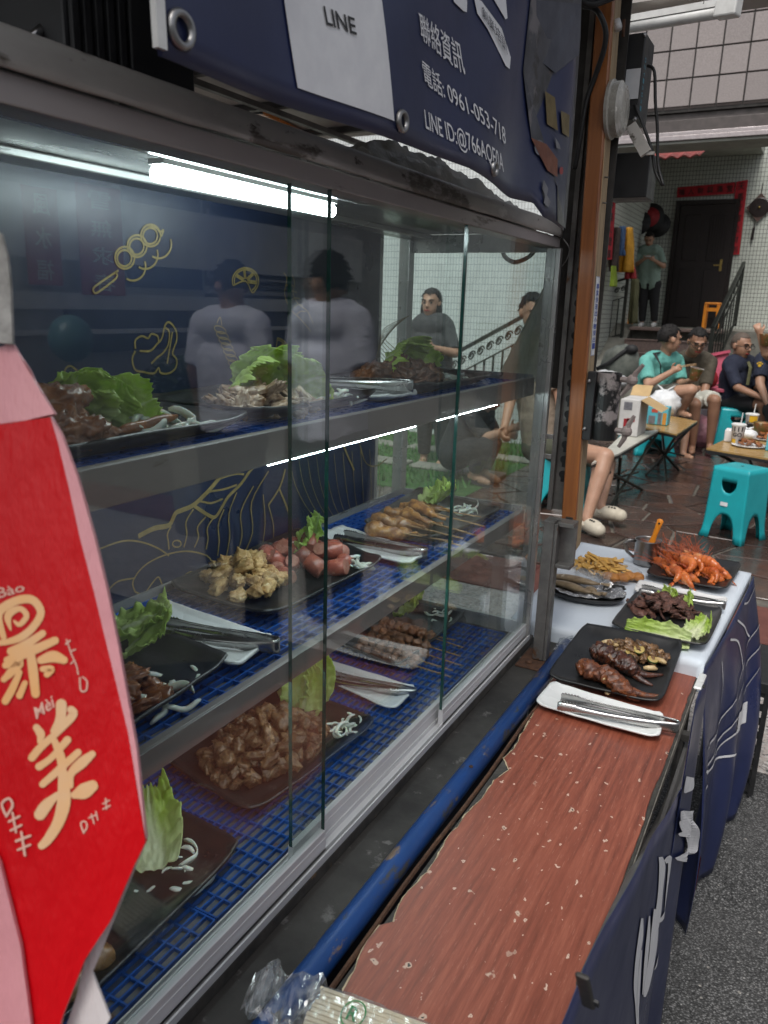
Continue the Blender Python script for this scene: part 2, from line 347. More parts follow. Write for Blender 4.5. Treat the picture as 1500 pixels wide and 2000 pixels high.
asphalt(); terrazzo()
pm('red_tile', (.17, .055, .040), (.12, .038, .030), 5, .45, 0, .2, 60, spots=[((.08, .03, .025), 20, .62)])
pm('flagstone', (.078, .044, .034), (.044, .031, .027), 5, .24, 0, .35, 40, spots=[((.11, .070, .056), 9, .62), ((.04, .038, .036), 12, .64)], vary=.38, rvar=.14)
pm('flag_joint', (.15, .135, .11), (.09, .082, .07), 12, .7, 0, .3, 60)
pm('grass_green', (.05, .16, .025), (.025, .09, .015), 30, .8, vary=.3)
def sheet(name, mat, x0, x1, y0, y1, z):
    return struct(MB().add([(x0, y0, z), (x1, y0, z), (x1, y1, z), (x0, y1, z)], [(0, 1, 2, 3)]).build(name, mat))
sheet('ground', 'asphalt', -60, 60, -60, 90, 0)
sheet('terrazzo_pavement', 'terrazzo', -9, 9, 2.52, 3.62, .004)
rs_ = sheet('red_tile_strip', 'red_tile', -9, 9, 3.62, 4.12, .006)
for i in range(12): MB().box((-2.4 + i * .4 + .004, 3.624, .006), (-2.4 + i * .4 + .396, 4.116, .012)).build('tile', 'red_tile', rs_, bevel=.002)
# crazy paving: every stone its own piece, cut as a Voronoi cell
paving = sheet('stone_paving', 'flag_joint', -7, 7, 4.12, 12.4, .008)
rnd = random.Random(5)
def clip(poly, m_, n_):
    out = []
    for i in range(len(poly)):
        a, b = poly[i], poly[(i + 1) % len(poly)]; da, db = (a - m_).dot(n_), (b - m_).dot(n_)
        if da <= 0: out.append(a)
        if (da < 0 < db) or (db < 0 < da): out.append(a + (b - a) * (da / (da - db)))
    return out
sx, sy = .36, .40
nx, ny = 13, 20
X0 = -4.2; Y0 = 4.12
seeds = {(i, j): V((X0 + (i + .5 + rnd.uniform(-.42, .42)) * sx, Y0 + (j + .5 + rnd.uniform(-.42, .42)) * sy)) for i in range(-2, nx + 2) for j in range(-2, ny + 2)}
for j in range(ny):
    for i in range(nx):
        c = seeds[(i, j)]; poly = [c + V(d) for d in ((-.6, -.6), (.6, -.6), (.6, .6), (-.6, .6))]
        for a in range(-2, 3):
            for b in range(-2, 3):
                if (a or b) and (i + a, j + b) in seeds:
                    q = seeds[(i + a, j + b)]; nn = (q - c).normalized(); poly = clip(poly, (q + c) / 2 - nn * .011, nn)
        poly = [V((p.x, max(p.y, Y0 + .01))) for p in poly]
        z = .019 + rnd.uniform(-.002, .003); n_ = len(poly)
        if n_ < 3: continue
        ins = [p + (c - p).normalized() * .007 for p in poly]
        vs = [(p.x, p.y, .004) for p in poly] + [(p.x, p.y, z - .004) for p in poly] + [(p.x, p.y, z) for p in ins]
        fs = [(k, (k + 1) % n_, n_ + (k + 1) % n_, n_ + k) for k in range(n_)] + [(n_ + k, n_ + (k + 1) % n_, 2 * n_ + (k + 1) % n_, 2 * n_ + k) for k in range(n_)] + [tuple(range(2 * n_, 3 * n_))]
        MB().add(vs, fs).build('flagstone', 'flagstone', paving)
# ---------------------------------------------------------------- display cabinet
CX = -.515; YE = 1.672; YB = -.45; XB = -.845
cab = thing('display_cabinet', 'long stainless steel and glass food display cabinet on the stall', 'display case', (-.68, .6, .64))
def part(mb, name, mat, par, **k): return mb.build(name, mat, par, **k)
part(MB().box((-.90, YB, .6405), (-.500, 1.70, .660)), 'base_plinth', 'grimy_base', cab, bevel=.002)
part(MB().box((-.89, YB, .6601), (-.548, 1.665, .668)), 'floor_tray', 'grey_steel', cab)  # darker steel: shade under the grid mats put into the colour
tr = MB().box((-.547, YB, .6602), (-.5005, 1.668, .664))
for xx in (-.501, -.5085, -.524, -.5395, -.5465): tr.box((xx - .0012, YB, .664), (xx + .0012, 1.668, .6725))
part(tr, 'sliding_track', 'aluminium', cab)
for (x, y0, y1, nm) in ((-.513, YB, .794, 'front'), (-.531, .742, 1.235, 'mid'), (-.513, 1.190, 1.662, 'far')):
    r = MB().box((x - .0045, y0, .6665), (x + .0045, y1, .7005)); r.box((x + .0045, y0, .668), (x + .0057, y1, .690))
    part(r, 'pane_rail', 'aluminium', cab, bevel=.001)
    g = MB().box((x - .0025, y0, .699), (x + .0025, y1, 1.5475)); part(g, 'glass_pane', 'pane_glass', cab)
    for ye in ((y1,) if nm == 'front' else (y0, y1) if nm == 'mid' else (y0,)):
        s_ = .0006 if ye == y1 else -.0006
        part(MB().box((x - .0027, min(ye, ye + s_), .6995), (x + .0027, max(ye, ye + s_), 1.547)), 'pane_edge', 'glass_edge', cab)
# head: two bands, lower aluminium track and upper dented steel beam
part(MB().box((-.545, YB, 1.5435), (-.5085, 1.676, 1.5645)), 'top_track', 'track_steel', cab, bevel=.0015)
def beamf(u, v):
    y = YB + u * (1.665 - YB); n_ = noise.noise(V((y * 9, v * 3, 1))) * .0012 + noise.noise(V((y * 30, v * 9, 4))) * .0005
    prof = [(-.5045, 1.5652), (-.5025, 1.570), (-.5035, 1.586), (-.5065, 1.5905), (-.56, 1.592)]
    k = v * 4; i = min(int(k), 3); f = k - i; a, b = prof[i], prof[i + 1]
    return (a[0] + (b[0] - a[0]) * f + n_, y, a[1] + (b[1] - a[1]) * f + n_ * .5)
part(MB().grid(beamf, 120, 12, -.002), 'top_beam', 'stainless', cab, smooth=True, fix=True)
part(MB().box((-.88, YB, 1.574), (-.5605, 1.672, 1.590)), 'ceiling_panel', 'stainless_clean', cab)
for (a, b) in ((-.64, -.60), (-.86, -.80)): part(MB().box((a, YB, 1.563), (b, 1.66, 1.5735)), 'ceiling_batten', 'stainless_clean', cab, bevel=.002)
# the end wall
part(MB().box((-.5135, 1.662, .6605), (-.5015, 1.676, 1.543)).box((-.535, 1.669, .6605), (-.5135, 1.676, 1.543)), 'corner_post', 'stainless_clean', cab, bevel=.001)
part(MB().box((-.875, 1.650, .6605), (-.848, 1.676, 1.573)), 'corner_post', 'stainless_clean', cab, bevel=.0015)
part(MB().box((-.8475, 1.667, .6605), (-.5355, 1.675, .70)), 'end_rail', 'stainless_clean', cab)
part(MB().box((-.8475, 1.667, 1.535), (-.5355, 1.675, 1.573)), 'end_rail', 'stainless_clean', cab)
part(MB().box((-.8475, 1.6695, .7002), (-.5355, 1.6735, 1.5348)), 'end_pane', 'pane_glass_side', cab)
part(MB().box((-.858, 1.524, .6685), (-.852, 1.6495, 1.5725)), 'back_pane', 'pane_glass_side', cab)
part(MB().box((-.862, 1.512, .6685), (-.846, 1.524, 1.5725)), 'back_stile', 'stainless_clean', cab)
bp = part(MB().box((-.856, YB, .6685), (-.8465, 1.5115, 1.5725)), 'back_panel', 'panel_navy', cab)
# shelves
for (z, h, zf, ye) in ((1.2755, .038, 1.262, 1.655), (.9765, .030, .966, 1.655)):
    part(MB().box((-.537, YB, z - h), (-.5335, ye, z)).box((-.5475, YB, z - .0025), (-.537, ye, z)), 'shelf_fascia', 'fascia', cab, bevel=.0008)
    part(MB().box((-.845, YB, zf - .004), (-.5375, ye, zf)), 'shelf_floor', 'grey_steel', cab)  # darker than the rims, shade below the mats painted in as colour
    part(MB().box((-.8455, YB, zf + .0005), (-.8425, ye, zf + .020)).box((-.842, ye - .003, zf + .0005), (-.5375, ye, zf + .020)), 'shelf_rim', 'stainless_clean', cab)
    part(MB().box((-.545, YB, z - h + .0002), (-.5372, ye, z - h + .006)), 'shelf_lip', 'stainless_clean', cab)
# lit tubes: one under the cabinet ceiling, one under the upper shelf
def tubelamp(name, label, x, y0, y1, z, r, mat):
    t_ = thing(name, label, 'lamp', (x, (y0 + y1) / 2, z))
    MB().tube([(x, y0, z), (x, y1, z)], r, 12).build('tube', mat, t_, smooth=True)
    MB().box((x - r * 1.2, y0, z + r * 1.02), (x + r * 1.2, y1, z + r * 1.02 + .006)).build('holder', 'clear_white', t_)
    return t_
tubelamp('tube_lamp', 'lit white tube lamp under the display cabinet ceiling', -.675, .69, 1.05, 1.553, .0095, 'led')
tubelamp('tube_lamp', 'lit thin tube lamp under the upper shelf, nearer of the two', -.562, .74, 1.13, 1.2325, .0055, 'led_strip')
tubelamp('tube_lamp', 'lit thin tube lamp under the upper shelf, by the far end pane', -.562, 1.22, 1.50, 1.2325, .0055, 'led_strip')
tubelamp('tube_lamp', 'lit thin tube lamp tucked under the middle shelf front edge', -.562, .50, 1.45, .9408, .0055, 'led_low')
# ---------------------------------------------------------------- gold line drawing on the back panel
def art(name, lines, wpx=4):
    mb = MB()
    for li, L in enumerate(lines):
        wd = L[0] if isinstance(L[0], (int, float)) else wpx; P = L[1:] if isinstance(L[0], (int, float)) else L
        pts = smoothpts(P, 4); stroke(mb, [(PX(p[0], p[1], -.8455 + li * .00004), wd * .00088) for p in pts], nrm=V((1, 0, 0)))
    mb.build(name, 'gold_print', bp)
def zz(P, ox, oy, s): return [(ox + x / s, oy + y / s) for x, y in P]
Z1 = lambda P: zz(P, 0, 400, 2.419)
Z7 = lambda P: zz(P, 140, 850, 2.419)
def ring(cx, cy, rx, ry, n=14, a0=0, a1=360, rot=0):
    c, s = math.cos(math.radians(rot)), math.sin(math.radians(rot)); o = []
    for k in range(n + 1):
        a = math.radians(a0 + (a1 - a0) * k / n); x, y = rx * math.cos(a), ry * math.sin(a); o.append((cx + x * c - y * s, cy + x * s + y * c))
    return o
sk = []
for cx, cy in ((590, 250), (648, 195), (712, 145)):
    sk += [Z1(ring(cx, cy, 46, 52)), Z1(ring(cx - 2, cy + 2, 34, 38)), Z1(ring(cx + 38, cy + 40, 60, 68, 10, -20, 120))]
sk += [Z1([(560, 310), (450, 385), (445, 412), (465, 412), (550, 345), (545, 320)]), Z1([(690, 95), (740, 110), (755, 130), (773, 118), (762, 150)])]
art('skewer_drawing', sk, 3.2)
def lemon(nm, cx, cy, r, a0, a1):
    L = [Z1(ring(cx, cy, r, r, 12, a0, a1) + [(cx, cy)] + [ring(cx, cy, r, r, 1, a0, a1)[0]]), Z1(ring(cx, cy, r * .86, r * .86, 12, a0 + 5, a1 - 5))]
    for k in range(1, 5): a = math.radians(a0 + (a1 - a0) * k / 5); L.append([7] + Z1([(cx + r * .15 * math.cos(a), cy + r * .15 * math.sin(a)), (cx + r * .8 * math.cos(a), cy + r * .8 * math.sin(a))]))
    art(nm, L, 3)
lemon('lemon_drawing', 1160, 360, 62, -200, 60); lemon('lemon_drawing', 1300, 690, 62, -80, 130)
brd = [Z1([(640, 680), (640, 640), (670, 620), (700, 630), (715, 610), (745, 620), (750, 650)]), Z1([(640, 690), (625, 730), (640, 780), (680, 790), (700, 795), (730, 795), (750, 770), (760, 795), (800, 795), (830, 770), (835, 730), (815, 700), (835, 640), (830, 590), (800, 555), (780, 570), (765, 630), (740, 660), (710, 690), (660, 690)]), Z1([(780, 580), (800, 600), (795, 660), (770, 700), (745, 720), (715, 750)]), Z1([(815, 600), (800, 690), (790, 750)])]
art('broccoli_drawing', brd, 3.4)
art('mushroom_drawing', [Z1([(310, 870), (300, 820), (310, 775), (335, 762), (370, 790), (380, 820), (360, 840)]), Z1([(310, 870), (330, 865), (350, 830)])], 3.2)
pr = [Z1([(1340, 320), (1355, 350), (1345, 420), (1370, 490), (1420, 540), (1470, 600)]), Z1([(1355, 350), (1375, 325), (1392, 370), (1385, 420), (1410, 470), (1450, 500), (1480, 560)])]
for k in range(5): pr.append(Z1([(1346 + k * 14, 390 + k * 32), (1365 + k * 14, 375 + k * 32), (1388 + k * 14, 385 + k * 30)]))
art('shrimp_drawing', pr, 2.2)
cr = [Z1(ring(1040 + k * 11, 590 + k * 27, 30, 15, 12, rot=25)) for k in range(9)] + [Z1([(1025, 560), (1040, 530), (1048, 570)])]
art('sausage_drawing', cr, 2.0)
sq = [[9] + Z7([(315, 478), (390, 440), (460, 425), (490, 370), (520, 355), (575, 330), (640, 270), (700, 200), (740, 155)]), [7] + Z7([(580, 335), (650, 380), (680, 385), (710, 340), (740, 290), (800, 230), (860, 150), (930, 122)]),
      [4] + Z7([(600, 310), (660, 320), (715, 300)]), [4] + Z7([(640, 268), (720, 255), (780, 235)]), [4] + Z7([(690, 210), (760, 185), (815, 185)]),
      Z7([(125, 540), (240, 500), (330, 505), (410, 535), (460, 570)]), Z7([(175, 730), (220, 690), (300, 675)]), Z7([(300, 740), (290, 690), (340, 620), (430, 570), (540, 548), (640, 570), (668, 620), (660, 660)]),
      Z7([(300, 740), (340, 750), (380, 700), (410, 670), (430, 710), (450, 725), (500, 690), (560, 645), (590, 665)]), Z7(ring(497, 513, 20, 16))]
for (x0, y0, x1, y1) in ((470, 430, 460, 540), (575, 350, 530, 530), (635, 385, 580, 530), (670, 390, 635, 540), (720, 350, 690, 570), (780, 270, 730, 580), (860, 240, 765, 600), (930, 170, 795, 605)):
    xm = (x0 + x1) / 2 - 12; sq.append([3.4] + Z7([(x0, y0), (xm, (y0 * 2 + y1) / 3), (xm + 4, (y0 + 2 * y1) / 3), (x1, y1)]))
for (x0, y0, x1, y1) in ((905, 280, 895, 560), (980, 250, 1045, 490), (1010, 160, 930, 330), (930, 330, 950, 530)): sq.append([5 if x0 > 950 else 3] + Z7([(x0, y0), ((x0 + x1) / 2 + 14, (y0 + y1) / 2), (x1, y1)]))
sq.append([6] + Z7([(1285, 50), (1310, 110), (1335, 165)])); sq.append([3] + Z7([(1360, 40), (1390, 130), (1440, 145), (1490, 110)]))
for k in range(11): sq.append([1.8] + Z7([(1030 + k * 42, 110 - k * 5), (1055 + k * 40, 230), (1110 + k * 34, 340), (1180 + k * 28, 420)]))
for k in range(9): sq.append([1.8] + zz([(400 - k * 9 + 220, 560 + k * 6), (480 - k * 4, 640 + k * 18), (560, 740 + k * 22), (640, 800 + k * 22)], 560, 400, 2.586))
art('squid_drawing', sq, 3)
# ---------------------------------------------------------------- blue grid mats
def grid_mat(x0, x1, y0, y1, z, label, group):
    mb = MB(); b = .0012
    n_ = round((x1 - x0) / .0135); k_ = round((y1 - y0) / .0285)
    for i in range(n_ + 1):
        x = x0 + (x1 - x0) * i / n_; mb.box((x - b, y0, z), (x + b, y1, z + .006))
    for j in range(k_ + 1):
        y = y0 + (y1 - y0) * j / k_; mb.box((x0, y - b, z + .0005), (x1, y + b, z + .0055))
    o = mb.build('grid_mat', 'blue_plastic'); tag(o, label, 'mat', group)
for (z, nm, xa) in ((1.2625, 'upper', -.84), (.9665, 'middle', -.84), (.6685, 'bottom', -.84)):
    for k in range(6): grid_mat(xa, -.552, -.42 + k * .344 + .002, -.42 + (k + 1) * .344 - .002, z, f'blue plastic grid mat on the {nm} shelf, {("sixth", "fifth", "fourth", "third", "second", "first")[k]} from the far end', f'grid mats on the {nm} shelf')
# ---------------------------------------------------------------- stall deck, pipe, counter board
deck = thing('stall_deck', 'grimy dark steel ledge of the stall in front of the glass', 'stall', (-.6, .6, .0))
MB().box((-.93, -.48, .617), (-.440, 1.74, .640)).build('ledge', 'deck_steel', deck, bevel=.002)
for (x, y) in ((-.89, -.40), (-.89, 1.60), (-.45, -.40), (-.45, 1.62)): MB().box((x - .018, y - .018, 0), (x + .018, y + .018, .6165)).build('leg', 'grey_steel', deck)
MB().box((-.92, -.46, .12), (-.50, 1.70, .60)).build('lower_cabinet', 'navy_dark', deck)
pp = MB().tube([(-.4225, -.48, .640), (-.4225, 1.735, .640)], .0175, 16); pipe = pp.build('edge_pipe', 'blue_paint', deck, smooth=True)
MB().sphere(PZ(920, 1497, .662), (.004, .004, .002), 8, 5).build('bolt', 'rust', deck)
MB().tube([(-.3925 + .002 * math.sin(i * 1.3), -.48 + i * .1, .6395) for i in range(23)], .0036, 6).build('tie_rod', 'rust', deck)
board = thing('counter_board', 'worn counter board with peeling reddish wood veneer', 'counter', (-.26, .8, .62))
bm_ = MB().box((-.386, -.48, .619), (-.126, 1.737, .6395)); bm_.build('plank', 'bare_board', board, bevel=.002)
def veneer():
    mt, t, b = nodes('veneer'); co = coords(t, (26, 1.3, 1), rnd=False); co1 = coords(t, rnd=False)
    g = noise_n(t, co, 5, 9, .7); c = ramp(t, g, [(.28, (.095, .024, .013)), (.5, (.225, .058, .033)), (.74, (.36, .115, .068))])
    big = noise_n(t, co1, 3.5, 3); c = mixc(t, ramp(t, big, [(.4, (0, 0, 0)), (.7, (.4, .4, .4))]), c, (.24, .066, .038))
    wv = noise_n(t, coords(t, (60, 6, 1), rnd=False), 9, 5); c = mixc(t, ramp(t, wv, [(.60, (0, 0, 0)), (.72, (.5, .5, .5))]), c, (.42, .20, .14))
    for sc, r0, keep, rim, mid in ((26, .10, .495, (.50, .36, .28), (.030, .027, .024)), (62, .13, .515, (.58, .42, .34), (.42, .27, .20))):
        vo = t.nodes.new('ShaderNodeTexVoronoi'); vo.inputs['Scale'].default_value = sc; vo.inputs['Randomness'].default_value = 1
        wp = coords(t, (1, .75, 1), rnd=False); nz = t.nodes.new('ShaderNodeTexNoise'); nz.inputs['Scale'].default_value = 90; t.links.new(wp, nz.inputs['Vector'])
        ad = mixc(t, .018, wp, nz.outputs['Color'], 'ADD'); t.links.new(ad, vo.inputs['Vector'])
        sel = ramp(t, vo.outputs['Color'], [(keep, (0, 0, 0)), (keep + .02, (1, 1, 1))])
        f1 = mixc(t, 1, ramp(t, vo.outputs['Distance'], [(r0, (1, 1, 1)), (r0 + .03, (0, 0, 0))]), sel, 'MULTIPLY'); c = mixc(t, f1, c, rim)
        f2 = mixc(t, 1, ramp(t, vo.outputs['Distance'], [(r0 * .50, (1, 1, 1)), (r0 * .62, (0, 0, 0))]), sel, 'MULTIPLY'); c = mixc(t, f2, c, mid)
    t.links.new(c, b.inputs['Base Color']); t.links.new(ramp(t, g, [(.3, (.34,) * 3), (.7, (.52,) * 3)]), b.inputs['Roughness']); bumpn(t, b, g, .15, .0006)
veneer()
Lp = [(676, 1926), (693, 1893), (710, 1848), (741, 1806), (769, 1800), (780, 1764), (797, 1742), (836, 1702), (853, 1674), (881, 1624), (892, 1616), (911, 1590), (948, 1551), (965, 1523), (995, 1504), (984, 1481), (1004, 1462), (1026, 1420), (1046, 1385), (1070, 1340), (1100, 1290)]
rnd = random.Random(3)
L3 = [V((-.372, -.48, 0)), V((-.366, .2, 0)), V((-.372, .5, 0))] + [PZ(x, y, .641) for x, y in Lp] + [V((-.382, 1.735, 0))]
LL = []
for a, b in zip(L3, L3[1:]):
    k = max(1, int((b - a).length / .012))
    for i in range(k): p = a.lerp(b, i / k); LL.append((p.x + rnd.uniform(-.0012, .0012), p.y))
LL.append((L3[-1].x, L3[-1].y))
rows = []
for (x, y) in LL:
    nb = noise.noise(V((y * 14, 3, 0))) * .005 + noise.noise(V((y * 60, 7, 0))) * .002 + (.010 * max(0, noise.noise(V((y * 4.5, 9, 0))) - .18))
    rows.append([(x, y, .6398), (x + .0006, y, .6412)] + [(x + (-.131 - abs(nb) - x) * f, y, .6412) for f in (.33, .66, 1)] + [(-.1305 - abs(nb), y, .6398)])
mb = MB(); W = 6; mb.add([p for r in rows for p in r], [(j * W + i, j * W + i + 1, (j + 1) * W + i + 1, (j + 1) * W + i) for j in range(len(rows) - 1) for i in range(5)])
mb.build('veneer_sheet', 'veneer', board)
pm('cream_chip', (.55, .45, .30), (.42, .33, .21), 80, .8)
rnd = random.Random(9)
mb = MB()
for a, b in zip(LL[8:], LL[9:]):
    mb.add([(a[0] - .0022 * rnd.random() - .0006, a[1], .64), (a[0] + .0004, a[1], .6415), (b[0] + .0004, b[1], .6415), (b[0] - .0022 * rnd.random() - .0006, b[1], .64)], [(0, 1, 2, 3)])
mb.build('torn_edge', 'cream_chip', board)
MB().box((-.1262, -.48, .6195), (-.1245, 1.736, .6385)).build('edge_strip', 'board_edge', board)
for (y) in (.3, 1.0, 1.5):
    MB().bar((-.40, y, .611), (-.10, y, .611), .02, .014).build('bearer', 'dark_steel', board)
MB().box((-.118, -.48, .50), (-.112, 1.73, .585)).build('front_rail', 'roof_steel', board)
# ---------------------------------------------------------------- posts at the far end
sp = thing('support_post', 'grey steel post bolted to the ledge at the cabinet end', 'post', (-.455, 1.62, .64))
MB().box((-.470, 1.60, .6465), (-.446, 1.63, .975)).box((-.446, 1.602, .6465), (-.4385, 1.6285, .97)).build('upright', 'grey_steel', sp, bevel=.0015)
MB().box((-.495, 1.555, .6405), (-.415, 1.66, .6445)).build('foot_plate', 'rust', sp, bevel=.001)
MB().lathe([(.0075, 0), (.0075, .004), (.004, .006), (.0005, .0062)], 6, Matrix.Translation((-.470, 1.578, .6446))).build('bolt', 'rust', sp)
MB().box((-.470, 1.631, .872), (-.404, 1.64, .976)).box((-.437, 1.602, .966), (-.404, 1.639, .9755)).box((-.437, 1.602, .872), (-.404, 1.639, .880)).build('bracket', 'grey_steel', sp, bevel=.001)
ru = thing('slotted_upright', 'dark steel upright with round slots behind the wooden post', 'post', (-.48, 1.70, .977))
bu = MB(); xa, xb, ya, yb = -.492, -.452, 1.690, 1.712
bu.box((xa, ya, .977), (xa + .010, yb, 2.03)).box((xb - .004, ya, .977), (xb, yb, 2.03)).box((xa + .010, ya + .015, .977), (xb - .004, yb, 2.03)); bu.build('channel', 'grey_steel', ru)
MB().box((-.536, 1.7125, 1.25), (-.418, 1.717, 2.03)).build('backing', 'dark_steel', ru)
zz_ = 1.06
while zz_ < 1.55:
    MB().tube([(-.466, 1.7025, zz_), (-.466, 1.7046, zz_)], .009, 12).box((-.470, 1.7024, zz_ - .017), (-.462, 1.7047, zz_)).build('slot', 'black_rubber', ru); zz_ += .034
for z in (1.10, 1.145): MB().box((-.512, 1.684, z - .005), (-.491, 1.6895, z + .005)).build('catch', 'stainless_clean', ru, bevel=.001)
wp = thing('wooden_post', 'varnished orange brown wooden post with a bare wood side', 'post', (-.42, 1.68, .90))
_pa, _pb, _pc, _pd = PY(1092, 1072, 1.642), PY(1120, 1072, 1.642), PY(1141, 350, 1.642), PY(1173, 350, 1.642)
def postq(z): k = (z - _pa.z) / (_pc.z - _pa.z); return (_pa.x + (_pc.x - _pa.x) * k, _pb.x + (_pd.x - _pb.x) * k)
(b0, b1), (t0, t1) = postq(.905), postq(2.06)
fr = MB().add([(b0, 1.642, .905), (b1, 1.642, .893), (b1, 1.656, .893), (b0, 1.656, .905), (t0, 1.642, 2.06), (t1, 1.642, 2.06), (t1, 1.656, 2.06), (t0, 1.656, 2.06)], [(0, 3, 2, 1), (4, 5, 6, 7), (0, 1, 5, 4), (1, 2, 6, 5), (2, 3, 7, 6), (3, 0, 4, 7)])
fr.build('varnished_face', 'post_wood', wp, bevel=.003)
MB().add([(b0 + .002, 1.656, .905), (b1 + .0005, 1.656, .897), (b1 + .0005, 1.700, .905), (b0 + .002, 1.700, .905), (t0 + .002, 1.656, 2.06), (t1 + .0005, 1.656, 2.06), (t1 + .0005, 1.700, 2.06), (t0 + .002, 1.700, 2.06)], [(0, 3, 2, 1), (4, 5, 6, 7), (0, 1, 5, 4), (1, 2, 6, 5), (2, 3, 7, 6), (3, 0, 4, 7)]).build('bare_side', 'raw_wood', wp, bevel=.002)
a_ = PY(1111, 1025, 1.6415)
MB().box((a_.x - .008, 1.6385, a_.z - .018), (a_.x + .008, 1.6415, a_.z + .018)).build('keyhole_plate', 'black_rubber', wp, bevel=.004, seg=4)
MB().box((a_.x - .003, 1.6368, a_.z - .009), (a_.x + .003, 1.6384, a_.z + .009)).build('key_slot', 'black_plastic', wp, bevel=.002)
for px, py in ((1188, 345), (1183, 395)):
    q = PY(px, py, 1.67); MB().tube([(postq(q.z)[1] - .004, 1.67, q.z), (postq(q.z)[1] + .008, 1.668, q.z - .002)], .002, 6).build('nail', 'steel_dull', wp)
# sticker on the bare side
def side(u, v, z0, z1, ya=1.661, yb=1.690, off=.0016): z = z0 + (z1 - z0) * v; return V((postq(z)[1] + off, ya + (yb - ya) * u, z))
stk = thing('sticker', 'long white sticker with blue characters on the bare post side', 'sticker', (postq(1.3)[1] + .001, 1.675, 1.42))
z0, z1 = PY(1160, 695, 1.67).z, PY(1172, 540, 1.67).z
MB().grid(lambda u, v: side(u, v, z0, z1), 1, 6, .0004).build('paper', 'label_white', stk)
tb = MB(); seq = '專業快速出小棚架出一'
for i, ch in enumerate(seq):
    za = z1 - .012 - (i + 1) * (z1 - z0 - .026) / len(seq); zb = za + .88 * (z1 - z0 - .026) / len(seq)
    text_on(ch, lambda u, v: side(u, v, za, zb, 1.665, 1.687, .0022), .01, tb)
tb.build('characters', 'label_blue', stk)
mbx = MB()
for (u0, u1, v0, v1) in ((.03, .97, .004, .008), (.03, .97, .992, .996), (.03, .08, .004, .07), (.92, .97, .93, .996)):
    mbx.add([side(u0, v0, z0, z1, off=.002), side(u1, v0, z0, z1, off=.002), side(u1, v1, z0, z1, off=.002), side(u0, v1, z0, z1, off=.002)], [(0, 1, 2, 3)])
mbx.build('border', 'label_blue', stk)
# ribbed round lamp on the post side
c_ = PY(1213, 213, 1.672); rl = thing('round_lamp', 'round clear ribbed bulkhead lamp on the side of the wooden post', 'lamp', (c_.x - .02, 1.672, c_.z))
Mx = Matrix.Translation((postq(c_.z)[1] + .001, 1.672, c_.z)) @ Matrix.Rotation(math.pi / 2, 4, 'Y')
pm('lamp_cover', (.50, .48, .43), (.30, .285, .25), 26, .25, 0, .3, 60, spec=.7, spots=[((.70, .68, .62), 40, .62)])
pr_ = [(.053, 0), (.054, .006), (.050, .008)]
for k in range(7): pr_ += [(.0498, .008 + k * .0022), (.0484, .009 + k * .0022)]
MB().lathe(pr_ + [(.045, .0245)], 32, Mx).build('ribbed_rim', 'lamp_cover', rl, smooth=False)
MB().lathe([(.045, .0245), (.042, .028), (.03, .0295), (.0005, .030)], 32, Mx).build('lens', 'lamp_cover', rl, smooth=True)
MB().lathe([(.003, .030), (.003, .032), (.0005, .0325)], 8, Mx @ Matrix.Translation((.035, 0, -.0025))).build('screw', 'steel_dull', rl)
# clamp sleeve with two wing screws
kz0, kz1 = PY(1165, 858, 1.655).z, PY(1165, 727, 1.655).z; kx = postq(1.22)[1] + .040
cl = thing('pole_clamp', 'peeling black tube clamp with two wing screws on the wooden post', 'clamp', (kx, 1.665, kz0))
MB().lathe([(.0265, kz0), (.0265, kz1), (.023, kz1), (.023, kz0), (.0265, kz0)], 24, Matrix.Translation((kx, 1.668, 0))).build('sleeve', 'peeling_black', cl, smooth=False, bevel=.001)
MB().box((postq(1.2)[1] + .0015, 1.640, kz0 - .002), (kx - .02, 1.655, kz1 + .002)).build('mount_plate', 'black_plastic', cl, bevel=.002)
for z in (kz0 + .022, kz1 - .018): MB().sphere((postq(1.2)[1] + .006, 1.6385, z), .0045, 8, 6).build('rivet', 'steel_dull', cl)
for z, rot in ((kz1 - .012, .5), (kz0 + .022, .15)):
    w_ = MB().tube([(kx + .022, 1.665, z), (kx + .045, 1.662, z)], .006, 8); c0 = V((kx + .049, 1.661, z))
    for s_ in (-1, 1):
        d_ = V((math.sin(rot) * s_ * .5, 0, math.cos(rot) * s_)).normalized(); e_ = c0 + d_ * .034 + V((.010 * s_, 0, 0))
        w_.tube([c0 - d_ * .004, c0 + d_ * .016 + V((.002 * s_, 0, 0)), e_], [.0085, .0072, .0052], 6, flat=.8)
    w_.sphere(c0, .012, 8, 6); w_.build('wing_screw', 'pink_grey_plastic', cl, smooth=False)
# black driver box and bracket behind the post
bb = thing('driver_box', 'black power box with a white label beside the wooden post', 'power box', (-.40, 1.75, 1.77))
A = PY(1211, 235, 1.74); B = PY(1262, 62, 1.74)
MB().box((A.x - .01, 1.74, A.z), (B.x, 1.83, B.z)).build('case', 'black_plastic', bb, bevel=.002)
p0, p1 = PY(1218, 195, 1.739), PY(1252, 133, 1.739)
MB().box((p0.x, 1.7378, p0.z), (p1.x, 1.7396, p1.z)).build('label_plate', 'label_white', bb)
pm('cyan_print', (.05, .30, .42), None, 10, .5)
tb = MB(); xs = B.x + .0008
for i, ch in enumerate('0ZY120S1'): text_on(ch, (lambda i: lambda u, v: V((xs, 1.752 + .012 * v, A.z + .115 - i * .0125 - .009 * u)))(i), 0, tb)
tb.build('side_print', 'cyan_print', bb)
for px, py in ((1259, 68), (1240, 232)): q = PY(px, py, 1.7385); MB().sphere(q, .004, 8, 5).build('screw', 'steel_dull', bb)
q0 = PY(1232, 245, 1.72); q1 = PY(1262, 300, 1.72)
MB().bar(q0, q1, .012, .022).bar(q1, q1 + V((.016, 0, 0)), .006, .006).build('arm', 'stainless', bb)
